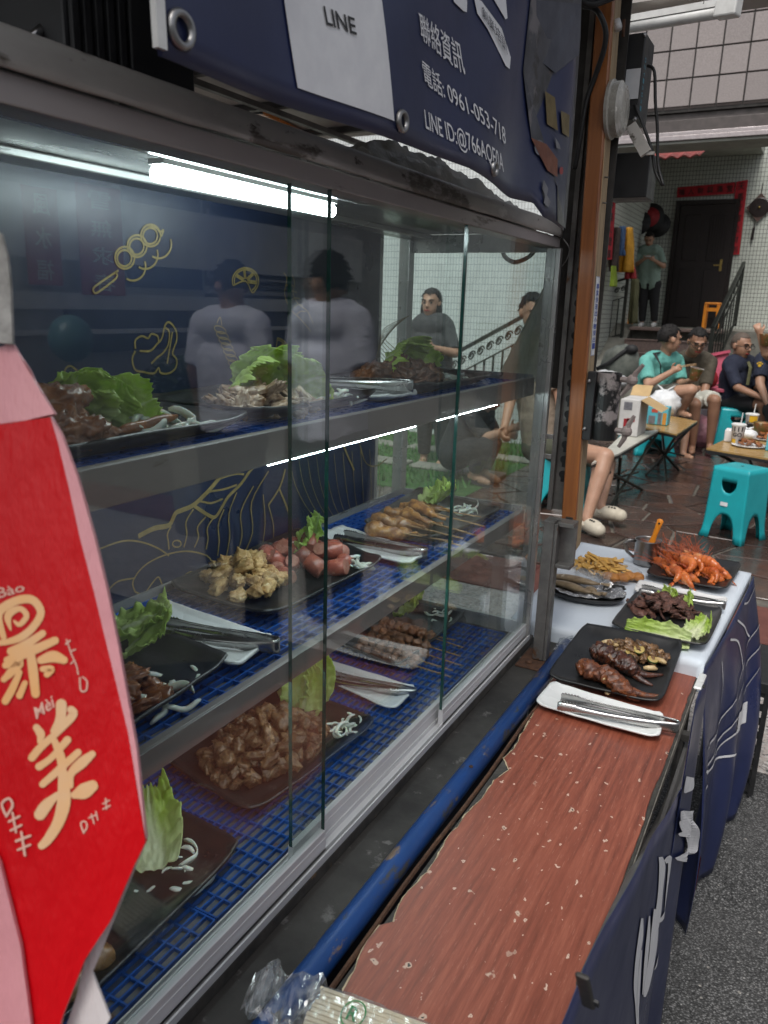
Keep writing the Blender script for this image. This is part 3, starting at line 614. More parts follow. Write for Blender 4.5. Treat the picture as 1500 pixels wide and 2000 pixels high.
d0, d1 = PY(1192, 300, 1.78), PY(1262, 385, 1.78)
dk = MB().box((d0.x, 1.78, d1.z), (d1.x, 1.86, d0.z)).build('junction_box', 'black_plastic', bevel=.002); tag(dk, 'dark open box hanging under the bracket behind the wooden post', 'box')
def cable(name, label, pts, r, mat='black_rubber'): o = MB().tube([V(p) for p in smoothpts([tuple(p) for p in pts], 5)], r, 8).build(name, mat, smooth=True); return tag(o, label, 'cable')
cable('cable', 'black twin cable looping down from the power box', [PY(1265, 128, 1.735), PY(1278, 140, 1.73), PY(1280, 200, 1.73), PY(1284, 250, 1.73), PY(1285, 320, 1.73), PY(1295, 362, 1.72), PY(1280, 335, 1.73), PY(1272, 290, 1.73), PY(1256, 245, 1.73), PY(1240, 205, 1.735)], .0032)
cable('cable', 'thick black cable running down the varnished post', [PY(1140, 12, 1.60), PY(1165, 20, 1.60), PY(1182, 55, 1.61), PY(1180, 95, 1.62), PY(1162, 150, 1.635), PY(1145, 200, 1.638), PY(1133, 270, 1.638), PY(1122, 330, 1.65)], .0050)
cable('cable', 'black cable hanging in a loop behind the far end pane', [PY(982, 470, 1.75), PY(984, 498, 1.75), PY(1005, 512, 1.75), PY(1035, 500, 1.75), PY(1052, 475, 1.75)], .005)
cable('cable', 'thin grey wire sagging beside the cabinet corner', [PY(1100, 466, 1.70), PY(1112, 485, 1.70), PY(1108, 505, 1.70), PY(1098, 520, 1.70)], .0012, 'steel_dull')
# folded white paper by the corner
pf = thing('folded_napkin', 'folded white paper stuck beside the cabinet corner', 'paper', PY(1080, 600, 1.73))
for poly in ([(1092, 540), (1121, 575), (1080, 640), (1060, 580)], [(1119, 598), (1121, 612), (1079, 682), (1060, 640), (1075, 610)], [(1060, 578), (1082, 640), (1078, 680), (1056, 620)]):
    MB().prism([PY(x, y, 1.735 - .004 * k) for k, (x, y) in enumerate(poly)], (0, .0015, 0)).build('fold', 'paper_white', pf)
bgz = thing('pale_sheet', 'pale hanging sheet beyond the end pane', 'plastic sheet', PY(1030, 740, 1.80))  # pale wavy sheet filling the smear beyond the panes
MB().grid(lambda u, v: PY(*( (1 - v) * np.array([1062 + 14 * u, 560]) + v * np.array([968 + 92 * u, 745])), 1.80 + .02 * math.sin(u * 9 + v * 2)), 14, 16, .001).build('sheet', 'plastic_film', bgz, smooth=True)
# ---------------------------------------------------------------- stall roof
roof = thing('stall_roof', 'flat stall roof with a panelled ceiling over the cabinet', 'roof', (-.6, .8, 2.1))
MB().box((-1.7, -.75, 2.16), (-.30, 1.75, 2.18)).build('sheet', 'roof_sheet', roof)
MB().box((-3.0, -.75, 2.13), (-1.705, 3.2, 2.15)).build('sheet', 'roof_sheet', roof); MB().box((-1.70, 1.755, 2.13), (-.95, 3.2, 2.15)).build('sheet', 'roof_sheet', roof)
for k in range(9): MB().box((-2.99, -.6 + k * .45, 2.105), (-1.71, -.575 + k * .45, 2.129)).build('rib', 'roof_steel', roof)
for k in range(4): MB().box((-2.9 + k * .33, -.74, 2.085), (-2.875 + k * .33, 3.19, 2.104)).build('rib', 'roof_steel', roof)
for k in range(4): MB().box((-1.69, 1.85 + k * .4, 2.105), (-.96, 1.875 + k * .4, 2.129)).build('rib', 'roof_steel', roof)
for i in range(5):
    for j in range(4):
        x, y = -1.68 + i * .275, -.70 + j * .60
        MB().box((x + .012, y + .012, 2.146), (x + .263, y + .588, 2.1595)).build('ceiling_board', 'roof_sheet', roof, bevel=.004)
for i in range(6): MB().box((-1.68 + i * .275 - .010, -.72, 2.132), (-1.68 + i * .275 + .010, 1.74, 2.1455)).build('rib', 'roof_steel', roof)
for j in range(5): MB().box((-1.69, -.70 + j * .6 - .012, 2.120), (-.31, -.70 + j * .6 + .012, 2.1315)).build('rib', 'roof_steel', roof)
MB().box((-.42, -.75, 2.03), (-.38, 1.598, 2.118)).build('front_beam', 'roof_steel', roof, bevel=.003)
MB().box((-.52, 1.60, 2.025), (.55, 1.64, 2.06)).build('end_beam', 'dark_steel', roof, bevel=.003)
MB().box((-.60, 2.07, 2.115), (.6, 2.22, 2.13)).build('eave_sheet', 'roof_sheet', roof)
ol = thing('marker_lamp', 'orange marker lamp strip under the stall ceiling', 'lamp', PZ(545, 235, 2.10))
A, B = PZ(505, 218, 2.115), PZ(590, 262, 2.115)
pm('amber', (.62, .20, .015), (.5, .15, .01), 30, .3)
MB().bar(A, B, .034, .018).build('amber_lens', 'amber', ol, bevel=.004)
MB().bar(A + (A - B).normalized() * .008, A, .038, .02).bar(B, B + (B - A).normalized() * .03, .038, .02).build('end_cap', 'roof_steel', ol)
fx = thing('tube_light_fixture', 'unlit white tube light fixture under the eave by the tiled canopy', 'lamp', PY(1330, 40, 2.1))
a, b = PY(1222, 60, 2.10), PY(1440, 18, 2.02)
a.z += .006; MB().tube([a, b], .013, 14).build('tube', 'clear_white', fx, smooth=True)
u_ = V((0, 0, .016)); MB().bar(a + u_, b + u_, .026, .014).build('batten', 'clear_white', fx)
d_ = (b - a).normalized(); MB().bar(b - d_ * .045 + u_ * .3, b + d_ * .004 + u_ * .3, .034, .036).build('end_cap', 'clear_white', fx, bevel=.004)
q = a.lerp(b, .74) + V((0, 0, .024)); MB().box(q - V((.007, .012, .006)), q + V((.007, .012, .012))).build('clip', 'roof_steel', fx)
ins = thing('porcelain_bulb_holder', 'small white and copper holder screwed high on the wooden post', 'fitting', PY(1210, 50, 1.69))
MB().tube([PY(1203, 40, 1.665), PY(1209, 58, 1.665)], .008, 12).build('porcelain', 'white_melamine', ins, smooth=True)
MB().tube([PY(1219, 38, 1.665), PY(1217, 72, 1.665)], .003, 8).build('copper_lead', 'rust', ins)
cable('cable', 'thick black cable slung under the roof edge by the post', [PY(1120, -10, 1.55), PY(1150, 8, 1.56), PY(1178, 2, 1.58), PY(1215, -14, 1.60)], .006)
cable('cable', 'grey cable under the ceiling left of the black box', [PZ(48, 80, 1.62) + V((0, 0, .0)), PX(75, 62, -.60), PX(108, 28, -.62), PX(136, 20, -.64)], .004, 'steel_dull')
# ---------------------------------------------------------------- on top of the cabinet
rb = thing('ribbed_black_case', 'black ribbed case standing on the cabinet top', 'case', (-.65, .62, 1.593))
A = PX(140, 90, -.565); B = PX(383, 180, -.565)
MB().box((-.80, A.y, 1.5925), (-.572, B.y, 1.86)).build('body', 'black_plastic', rb, bevel=.003)
k = 0; y = A.y + .004
y2 = PX(250, 100, -.565).y
while y < y2: MB().box((-.5718, y, 1.594), (-.5665, y + .007, 1.858)).build('rib', 'black_plastic', rb, bevel=.001); y += .0125
mx = MB().box((-.5718, y2 + .006, 1.594), (-.566, B.y, 1.858)).build('smooth_panel', 'black_plastic', rb, bevel=.002)
pb = thing('plastic_bag', 'crumpled translucent plastic bag lying on the cabinet top', 'plastic bag', PX(800, 330, -.60))
def crum(u, v):
    y = 1.00 + u * .62; h = .075 * math.sin(math.pi * min(1, v * 1.05)) ** .6 * (1 - .35 * u) * (math.sin(math.pi * (.06 + .9 * u))) ** .4
    n_ = noise.fractal(V((u * 7, v * 6, 2)), 1, 2.1, 4) * .012 + abs(noise.noise(V((u * 14, v * 10, 7)))) * .010
    return (-.56 - .13 * v + n_ * .4, y, 1.5935 + max(0, h + n_ - .004))
MB().grid(crum, 60, 22).build('sheet', 'plastic_film', pb, smooth=True)
# ---------------------------------------------------------------- navy banner above the cabinet
BX = -.40
bot = [(300, 110), (380, 140), (450, 165), (550, 199), (680, 243), (810, 290), (910, 329), (966, 360), (1005, 386), (1044, 396), (1060, 424), (1116, 450)]
Bp = [PX(x, y, BX) for x, y in bot]
def wx(y, z): return .004 * math.sin(y * 11 + z * 3) + .003 * math.sin(y * 23 - z * 9) - (.020 * max(0, (y - 1.22) / .2) ** 2) + .012 * max(0, 1.66 - z) * math.sin(y * 17)
def on_ban(px, py, off=.0015): p = PX(px, py, BX); return V((BX + wx(p.y, p.z) + off, p.y, p.z))
def banf(u, v):
    k = u * (len(Bp) - 1); i = min(int(k), len(Bp) - 2); f = k - i; b = Bp[i].lerp(Bp[i + 1], f)
    yt = .398 + (1.30 - .398) * ((b.y - Bp[0].y) / (Bp[-1].y - Bp[0].y)); z = b.z + (2.04 - b.z) * v; y = b.y + (yt - b.y) * min(1, (z - b.z) / .31)
    return (BX + wx(y, z), y, z)
ban = thing('hanging_banner', 'navy blue printed vinyl banner hanging over the cabinet', 'banner', (BX, .9, 1.56))
MB().grid(banf, 90, 24, .0008).build('vinyl', 'navy_vinyl', ban, smooth=True)
def pq(c): return lambda u, v: on_ban(*((1 - v) * ((1 - u) * np.array(c[0]) + u * np.array(c[1])) + v * ((1 - u) * np.array(c[3]) + u * np.array(c[2]))))
def pq2(c, off): return lambda u, v: on_ban(*((1 - v) * ((1 - u) * np.array(c[0]) + u * np.array(c[1])) + v * ((1 - u) * np.array(c[3]) + u * np.array(c[2]))), off)
MB().grid(pq([(592, 170), (763, 237), (728, -90), (547, -130)]), 8, 10).build('white_panel', 'white_print', ban)
text_on('LINE', pq2([(643, 47), (694, 69), (690, 36), (637, 10)], .0025), .012).build('panel_lettering', 'black_plastic', ban)
for body, c in (('聯絡資訊', [(813, 80), (906, 149), (897, 84), (805, 24)]), ('電話: 0961-053-718', [(822, 163), (991, 287), (985, 243), (814, 116)]), ('LINE ID:@766AQE0A', [(828, 262), (989, 346), (983, 300), (822, 212)])):
    text_on(body, pq(c), .004).build('lettering', 'white_print', ban)
for poly, tx in (([(925, -6), (931, 26), (950, 57), (985, 129), (994, 135), (996, 112), (977, 56), (940, 2)], [(940, 34), (986, 108), (983, 78), (937, 8)]), ([(955, -40), (962, -4), (985, 38), (989, 36), (986, -10), (970, -50)], None), ([(876, -30), (882, 4), (903, 22), (910, 24), (911, 6), (905, -40)], None)):
    MB().add([on_ban(x, y) for x, y in poly], [tuple(range(len(poly)))]).build('white_bubble', 'white_print', ban)
    if tx: text_on('創業培訓', pq2(tx, .003), .004).build('bubble_lettering', 'navy_dark', ban)
pm('photo_print', (.055, .058, .075), (.022, .022, .028), 16, .4, 0, .1, 90, detail=8, spots=[((.13, .12, .13), 11, .60), ((.018, .016, .018), 24, .57), ((.16, .07, .05), 30, .69)])
Z2 = lambda P: zz(P, 550, 0, 2.308)
ph = Z2([(1130, -40), (1345, -40), (1340, 170), (1330, 620), (1312, 1030), (1250, 1000), (1235, 840), (1140, 620), (1100, 320)])
MB().add([on_ban(x, y) for x, y in ph], [tuple(range(len(ph)))]).build('printed_photo', 'photo_print', ban)
pm('pr_yellow', (.15, .105, .03), (.10, .07, .02), 40, .45); pm('pr_orange', (.20, .055, .02), (.11, .03, .014), 30, .45); pm('pr_grey', (.17, .17, .19), (.10, .10, .11), 30, .5); pm('pr_sky', (.06, .066, .095), (.03, .033, .05), 12, .45)
for nm, mt_, P in (('printed_box', 'pr_yellow', [(1192, 410), (1225, 440), (1232, 590), (1195, 560)]), ('printed_box', 'pr_yellow', [(1245, 500), (1283, 520), (1286, 620), (1250, 600)]), ('printed_floor', 'pr_orange', [(1135, 620), (1190, 650), (1230, 720), (1230, 800), (1190, 770)]),
                   ('printed_sky', 'pr_sky', [(1150, 0), (1335, 20), (1325, 250), (1230, 330), (1160, 260)]), ('printed_fan', 'pr_grey', ring(1165, 665, 18, 36, 12)), ('printed_mark', 'pr_grey', [(1222, 620), (1238, 650), (1245, 675), (1226, 668)]), ('printed_spot', 'red_print', ring(1250, 770, 11, 18, 8)), ('printed_shape', 'pr_grey', [(1175, 810), (1190, 850), (1185, 880), (1200, 910), (1190, 935), (1172, 915), (1178, 880), (1168, 850)])):
    MB().add([on_ban(x, y, .003) for x, y in Z2(P)], [tuple(range(len(P)))]).build(nm, mt_, ban)
for px, py, r in ((342, 60, .0125), (777, 238, .011), (961, 330, .0095)):
    c = on_ban(px, py, .002); MB().lathe([(r * .55, 0), (r * .62, .003), (r * .85, .0035), (r, .001), (r, -.001)], 20, Matrix.Translation(c) @ Matrix.Rotation(math.pi / 2, 4, 'Y')).build('grommet', 'steel_dull', ban, smooth=True)
MB().add([(BX + wx(Bp[0].y, z) + dx, Bp[0].y + dy - .004 * (z - 1.57), z) for z in (1.572, 2.03) for (dx, dy) in ((-.002, -.003), (.003, -.003), (.003, .005), (-.002, .005))], [(0, 1, 5, 4), (1, 2, 6, 5), (2, 3, 7, 6), (3, 0, 4, 7), (0, 3, 2, 1), (4, 5, 6, 7)]).build('hem', 'clear_white', ban)
# ---------------------------------------------------------------- navy skirts along the counter
def curtain_mat(): pass
sk1 = thing('counter_skirt', 'navy vinyl skirt with white brush letters along the counter front', 'skirt', (-.09, 1.0, 0))
SX = -.088
def swx(y, z): return .004 * math.sin(y * 7 + 1) * (1 - z) + .0012 * math.sin(y * 23 + z * 4)
topc = [(900, 2350), (1060, 2080), (1140, 1888), (1200, 1780), (1262, 1655), (1312, 1568), (1338, 1530)]
Tp = [PX(x, y, SX) for x, y in topc]
def sk_f(u, v):
    k = u * (len(Tp) - 1); i = min(int(k), len(Tp) - 2); t_ = Tp[i].lerp(Tp[i + 1], k - i); z = t_.z + (.03 - t_.z) * v
    return (SX + swx(t_.y, z) - .018 * (1 - v) ** 3 * 0, t_.y, z)
MB().grid(sk_f, 60, 20, .0008).build('near_panel', 'navy_vinyl', sk1, smooth=True)
T2 = [PX(1338, 1532, SX), PX(1345, 1440, SX), PX(1352, 1370, SX), PX(1362, 1338, SX), PX(1372, 1322, SX)]
def sk_g(u, v):
    k = u * 4; i = min(int(k), 3); t_ = T2[i].lerp(T2[i + 1], k - i); z = t_.z + (.04 - t_.z) * v
    return (SX + .006 + .012 * math.sin((t_.y - 1.5) * 22) * (1 - z), t_.y + .004, z)
MB().grid(sk_g, 24, 20, .0008).build('far_panel', 'navy_vinyl', sk1, smooth=True)
def on_sk(px, py, off=.0025): p = PX(px, py, SX); return V((SX + swx(p.y, p.z) + off, p.y, p.z))
Z6 = lambda P: zz(P, 1100, 1250, 2.667)
rnd = random.Random(2)
def brush(name, polys, fn, mat, par):
    mb = MB()
    for i, P in enumerate(polys): mb.add([fn(x, y) + V((.0003 * i, 0, 0)) for x, y in P], [tuple(range(len(P)))])
    mb.build(name, mat, par)
# letters as brush strokes that follow the folds: a dry W and an A, then two more on the far panel
def brushed(strokes, fn, mat='white_print'):
    mb = MB()
    for i, P in enumerate(strokes):
        S_ = smoothpts(P, 8); L = []; n_ = len(S_)
        for k in range(n_):
            x, y, w_ = S_[k]; a, b = S_[max(k - 1, 0)], S_[min(k + 1, n_ - 1)]; tx, ty = b[0] - a[0], b[1] - a[1]; m_ = math.hypot(tx, ty) or 1; ox, oy = -ty / m_ * w_ * .62, tx / m_ * w_ * .62
            for s_ in (-1, -.33, .33, 1): L.append(fn(*Z6([(x + ox * s_, y + oy * s_)])[0]) + V((.0004 * i, 0, 0)))
        mb.add(L, [(4 * k + j, 4 * k + j + 1, 4 * k + 5 + j, 4 * k + 4 + j) for k in range(n_ - 1) for j in range(3)])
    o = mb.build('brush_letter', mat, sk1); o['kind'] = 'stuff'
brushed([[(400, 1445, 10), (392, 1540, 22), (372, 1680, 20), (366, 1800, 20), (372, 1900, 14), (374, 2020, 8)], [(396, 1610, 4), (386, 1720, 10), (378, 1850, 10), (374, 1960, 3)], [(436, 1432, 4), (428, 1540, 12), (414, 1680, 12), (400, 1840, 8)], [(462, 1395, 12), (456, 1520, 26), (440, 1660, 24), (414, 1800, 18), (404, 1850, 6)]], on_sk)
brushed([[(494, 1125, 14), (500, 1180, 22), (490, 1300, 18), (478, 1420, 22), (462, 1520, 16), (448, 1600, 4)], [(512, 1150, 16), (538, 1135, 30), (548, 1180, 30), (544, 1320, 34), (536, 1460, 30), (515, 1590, 22), (480, 1680, 12), (458, 1710, 4)], [(470, 1455, 16), (500, 1445, 20), (530, 1415, 18)]], on_sk)
def on_sk2(px, py): p = PX(px, py, SX + .012); return V((SX + .012 + .012 * math.sin((p.y - 1.5) * 22) * (1 - p.z), p.y, p.z))
brushed([[(665, 715, 20), (655, 770, 26), (645, 800, 8)], [(645, 890, 40), (660, 980, 50), (655, 1080, 40), (625, 1130, 26), (600, 1145, 10)], [(625, 945, 20), (640, 1000, 24), (615, 1020, 10)]], on_sk2)
for (px, py, px2, py2, mt_) in ((1137, 1905, 1150, 1965, 'dark_steel'), (1373, 1318, 1362, 1345, 'white_melamine')):
    c, e = PX(px, py, SX + .012), PX(px2, py2, SX + .014); MB().bar(c, e, .004, .010, V((1, 0, 0))).build('clip', mt_, sk1, bevel=.002)
    c2 = c.lerp(e, .7); MB().bar(c2 + V((.004, 0, 0)), c2 + V((.004, 0, 0)) + (e - c) * .15, .002, .008, V((1, 0, 0))).build('clip_tongue', 'black_plastic', sk1)
rl_ = MB().tube([PX(1350, 1440, -.112), PX(1330, 1530, -.112), PX(1300, 1610, -.112), PX(1262, 1690, -.112), PX(1215, 1790, -.112), PX(1150, 1930, -.112)], [.008, .016, .018, .018, .017, .014], 12).build('rolled_canvas', 'roof_steel', smooth=True); tag(rl_, 'dark grey rolled canvas tucked between counter edge and skirt', 'canvas')
# ---------------------------------------------------------------- side table with white cloth
TZ = .680
tab = thing('side_table', 'folding side table under a white cloth at the end of the stall', 'table', (-.33, 2.1, 0))
MB().box((-.575, 1.745, TZ - .022), (-.125, 2.455, TZ - .006)).build('table_top', 'grey_steel', tab)
for (x, y) in ((-.55, 1.78), (-.15, 1.78), (-.55, 2.42), (-.13, 2.42)): MB().tube([(x, y, 0), (x, y, TZ - .022)], .012, 8).build('leg', 'grey_steel', tab)
corn = [V((-.565, 1.737, TZ)), V((-.122, 1.722, TZ)), V((-.082, 2.452, TZ)), V((-.592, 2.478, TZ))]
def tcl(u, v):
    # u,v overshoot the top by a drop on the near and left sides
    uu, vv = u * 1.16 - .08, v * 1.14 - .10
    cu, cv = min(max(uu, 0), 1), min(max(vv, 0), 1); p = quad(*corn)(cu, cv)
    n_ = .0015 * noise.noise(V((p.x * 12, p.y * 9, 0))) + .0012 * math.sin(p.y * 30 + p.x * 12) * .4
    dx = (uu - cu) * .45; dy = (vv - cv) * .72
    drop = max(abs(dx), abs(dy)); return (p.x + (.004 if dx > 0 else -.004 if dx < 0 else 0), p.y + (.004 if dy > 0 else -.004 if dy < 0 else 0), TZ + n_ - drop - (.0 if drop == 0 else .001))
tc_ = MB().grid(tcl, 44, 60, .001).build('table_cloth', 'cloth_white', smooth=True); tag(tc_, 'pale white plastic cloth spread over the side table', 'tablecloth')
sk2 = thing('table_skirt', 'navy vinyl skirt with white wave lines hanging off the side table', 'skirt', (-.08, 2.1, 0))
def ts(u, v):
    y = 1.70 + u * .745; x0 = -.124 + .045 * u; z = (TZ - .006 - .02 * math.sin(u * 3.1)) * (1 - v) + .012 * v
    bulge = .050 * math.sin(math.pi * min(1, v * .9)) * (.3 + .7 * u) + .022 * math.sin(u * 13 + v * 2.5) * v + .012 * math.sin(u * 27 + 1) * v
    return (x0 + .008 + bulge + .018 * v, y - .10 * v * (1 - u) * .3 - .19 * v * u, z)
MB().grid(ts, 70, 30, .0008).build('vinyl', 'navy_vinyl', sk2, smooth=True)
def on_ts(u, v, off=.003): p = V(ts(u, v)); n_ = (V(ts(u + .01, v)) - p).cross(V(ts(u, v + .01)) - p).normalized(); n_ = n_ if n_.x > 0 else -n_; return p + n_ * off
mb = MB()
for L in ([(.05, .30), (.25, .34), (.5, .30), (.8, .22), (1, .20)], [(.02, .37), (.2, .42), (.5, .38), (.8, .30), (1, .28)], [(.02, .43), (.25, .46), (.45, .43), (.7, .44), (.95, .36)], [(.05, .50), (.15, .46), (.3, .47), (.5, .52)], [(.45, .05), (.6, .12), (.68, .26)], [(.6, .03), (.72, .1), (.86, .2)], [(.75, .02), (.85, .05), (.98, .04)], [(.3, .08), (.36, .18), (.35, .26)]):
    P = smoothpts(L, 6); stroke(mb, [(on_ts(a, b), .006) for a, b in P], nrm=V((1, 0, 0)))
mb.build('wave_lines', 'white_print', sk2)
MB().grid(lambda u, v: on_ts(.66 + .2 * u, .43 + .09 * v + .04 * u), 6, 6).build('white_patch', 'white_print', sk2)
MB().grid(lambda u, v: on_ts(.03 + .15 * u, .70 + .22 * v), 6, 6).build('red_patch', 'red_print', sk2)
text_on('炭烤', lambda u, v: on_ts(.05 + .12 * u, .88 - .14 * v, .005), .01).build('patch_lettering', 'white_print', sk2)
q = on_ts(.93, .93); MB().lathe([(.006, 0), (.009, .002), (.011, 0)], 14, Matrix.Translation(q) @ Matrix.Rotation(math.pi / 2, 4, 'Y')).build('grommet', 'steel_dull', sk2)
cr_ = thing('plastic_crate', 'black slotted plastic crate on the ground behind the table skirt', 'crate', (.0, 2.42, 0))
cm = MB(); cx0, cx1, cy0, cy1 = -.09, .020, 2.36, 2.66
for k in range(8): z = .02 + k * .045; cm.box((cx1 - .006, cy0, z), (cx1, cy1, z + .022)).box((cx0, cy0, z), (cx1 - .006, cy0 + .006, z + .022))
for k in range(9): y = cy0 + (cy1 - cy0) * k / 8; cm.box((cx1 - .008, y - .006, .008), (cx1 - .002, y + .006, .37))
for k in range(5): x = cx0 + (cx1 - cx0) * k / 4; cm.box((x - .006, cy0 + .002, .008), (x + .006, cy0 + .009, .37))
cm.build('slats', 'black_plastic', cr_)
MB().box((cx0, cy0 - .004, .345), (cx1 + .004, cy1, .385)).build('rim', 'black_plastic', cr_, bevel=.006)
MB().box((cx0 + .02, cy0 + .03, .004), (cx1 - .03, cy1 - .03, .33)).build('liner', 'black_rubber', cr_)
# ---------------------------------------------------------------- food materials
def leafmat():
    mt, t, b = nodes('lettuce'); co = coords(t); at = t.nodes.new('ShaderNodeAttribute'); at.attribute_name = 'rib'
    n_ = noise_n(t, co, 30, 5); c = ramp(t, n_, [(.3, (.42, .60, .07)), (.7, (.62, .76, .24))])
    c = mixc(t, at.outputs['Fac'], c, (.80, .84, .58)); t.links.new(c, b.inputs['Base Color']); b.inputs['Roughness'].default_value = .38
    tl = t.nodes.new('ShaderNodeBsdfTranslucent'); t.links.new(c, tl.inputs[0]); ms = t.nodes.new('ShaderNodeMixShader'); ms.inputs[0].default_value = .42; t.links.new(b.outputs[0], ms.inputs[1]); t.links.new(tl.outputs[0], ms.inputs[2]); t.links.new(ms.outputs[0], t.nodes['Material Output'].inputs[0])
    wv = t.nodes.new('ShaderNodeTexVoronoi'); wv.feature = 'DISTANCE_TO_EDGE'; wv.inputs['Scale'].default_value = 70; t.links.new(co, wv.inputs['Vector'])
    bumpn(t, b, ramp(t, wv.outputs['Distance'], [(0, (0, 0, 0)), (.25, (1, 1, 1))]), .5, .0015)
leafmat()
pm('onion', (.78, .80, .73), (.66, .70, .62), 60, .3, sss=.25, spec=.5)
pm('rib_meat', (0.2049, 0.1114, 0.049), (0.1069, 0.05346, 0.02406), 55, .38, 0, .8, 170, bd=.0015, spots=[((0.3208, 0.2049, 0.1158), 40, .60), ((0.04455, 0.02228, 0.01247), 70, .63)], vary=.28)
pm('fried_skin', (.24, .125, .045), (.13, .062, .024), 60, .42, 0, .8, 160, bd=.0015, spots=[((.34, .20, .09), 45, .63)], vary=.25)
pm('sausage', (0.39, 0.1105, 0.0715), (0.26, 0.065, 0.0455), 40, .30, 0, .3, 120, spots=[((0.52, 0.221, 0.156), 30, .62), ((0.117, 0.0325, 0.0195), 60, .68)], vary=.2, spec=.6)
pm('sausage_cut', (.46, .20, .14), (.36, .13, .09), 90, .4, 0, .4, 200, spots=[((.58, .36, .28), 70, .62)], vary=.15)
pm('tofu_fried', (0.552, 0.36, 0.156), (0.36, 0.198, 0.066), 45, .45, 0, .6, 140, spots=[((0.744, 0.6, 0.36), 35, .60), ((0.156, 0.072, 0.024), 70, .67)], vary=.18)
pm('dark_chicken', (0.165, 0.063, 0.024), (0.0825, 0.033, 0.015), 60, .38, 0, 1, 130, bd=.002, spots=[((0.285, 0.1275, 0.0525), 50, .62)], vary=.25, spec=.6)
pm('roast_skin', (.20, .058, .018), (.075, .022, .010), 35, .30, 0, .9, 75, bd=.004, spots=[((.24, .085, .030), 28, .60), ((.020, .010, .008), 42, .62)], spec=.65)
pm('roast_dark', (.085, .025, .012), (.030, .011, .008), 35, .28, 0, .9, 75, bd=.004, spots=[((.19, .09, .035), 30, .62)], spec=.65)
pm('wing_skin', (0.4125, 0.1938, 0.0525), (0.1875, 0.06875, 0.02), 35, .33, 0, .5, 120, spots=[((0.1125, 0.04, 0.015), 28, .62), ((0.45, 0.2625, 0.1063), 40, .63)], vary=.2, spec=.6)
pm('beef', (0.1323, 0.0575, 0.0414), (0.069, 0.03105, 0.023), 60, .5, 0, .7, 150, spots=[((0.23, 0.115, 0.0805), 45, .63)], vary=.3)
pm('brown_saucy', (0.299, 0.1105, 0.0364), (0.169, 0.0585, 0.0208), 28, .28, 0, .5, 80, spots=[((0.429, 0.195, 0.078), 30, .63)], spec=.65, vary=.15)
pm('squid_meat', (0.552, 0.408, 0.288), (0.312, 0.186, 0.102), 40, .4, 0, .5, 120, spots=[((0.132, 0.06, 0.03), 38, .60), ((0.72, 0.6, 0.48), 50, .64)], vary=.2)
pm('skewer_meat', (0.28, 0.126, 0.063), (0.147, 0.063, 0.0336), 55, .40, 0, .8, 150, spots=[((0.406, 0.224, 0.126), 50, .63)], vary=.2)
pm('bamboo', (.36, .22, .10), (.26, .15, .065), 40, .6)
pm('shrimp_shell', (.66, .19, .045), (.48, .095, .022), 26, .30, 0, .2, 90, spots=[((.72, .32, .13), 24, .60), ((.22, .035, .014), 34, .66)], spec=.6, vary=.15)
pm('shrimp_feeler', (.40, .085, .028), None, 40, .4)
pm('fry', (.68, .42, .11), (.55, .30, .065), 40, .5, 0, .3, 120, vary=.12)
pm('nugget', (.48, .21, .045), (.34, .125, .028), 60, .5, 0, .9, 160)
pm('foil', (.72, .71, .70), (.52, .51, .50), 24, .22, 1, 1.0, 42, bd=.01, spots=[((.05, .04, .035), 26, .66)])
pm('fish_skin', (.33, .25, .15), (.19, .13, .075), 30, .4, 0, .4, 90, spots=[((.50, .42, .30), 30, .62), ((.06, .04, .025), 34, .64)])
pm('mushroom', (.20, .105, .045), (.09, .045, .02), 45, .35, 0, .4, 120, spots=[((.40, .26, .13), 36, .60)], vary=.25, spec=.6)
pm('zucchini', (.55, .42, .14), (.36, .25, .08), 60, .35)
pm('green_skin', (.05, .09, .02), None, 20, .4)
pm('garlic', (.60, .45, .25), (.42, .28, .12), 30, .4)
pm('meatball', (0.26, 0.1365, 0.052), (0.156, 0.0754, 0.0312), 40, .28, 0, .4, 90, spots=[((0.416, 0.247, 0.104), 30, .62)], spec=.65)
# ---------------------------------------------------------------- tableware
def lerp2(c, s, t):
    A, B, C, D = c; return (A * (1 - s) + B * s) * (1 - t) + (D * (1 - s) + C * s) * t
def dish(name, label, cat, px, z, mat, rim=.016, wav=.003, th=.0042, rad=8, curl=(1, 1), grp=None, flat=.70, seed=0):
    c = [V((q.x, q.y, z)) for q in px] if isinstance(px[0], V) else [PZ(*q) if len(q) == 3 else PZ(q[0], q[1], z) for q in px]
    def fn(u, v):
        s, t = u * 2 - 1, v * 2 - 1
        # push grid lines toward the border so the rim is well resolved
        s = math.copysign(abs(s) ** .75, s); t = math.copysign(abs(t) ** .75, t)
        s2 = s * (1 - .07 * abs(t) ** rad); t2 = t * (1 - .05 * abs(s) ** rad); p = lerp2(c, (s2 + 1) / 2, (t2 + 1) / 2)
        e = max(0, (abs(s) - flat) / (1 - flat)) ** 1.5 * curl[0]; f = max(0, (abs(t) - flat) / (1 - flat)) ** 1.5 * curl[1]
        zz_ = rim * min(1.25, max(e, f) + .25 * min(e, f)) + wav * noise.noise(V((s * 2.2 + seed, t * 2.2, seed))) * max(abs(s), abs(t))
        return (p.x, p.y, p.z + th + .0008 + zz_)
    o = MB().grid(fn, 24, 28, th).build(name, mat, smooth=True, fix=True); ctr = (c[0] + c[1] + c[2] + c[3]) / 4
    tag(o, label, cat, grp); return c, ctr
_tg = {}
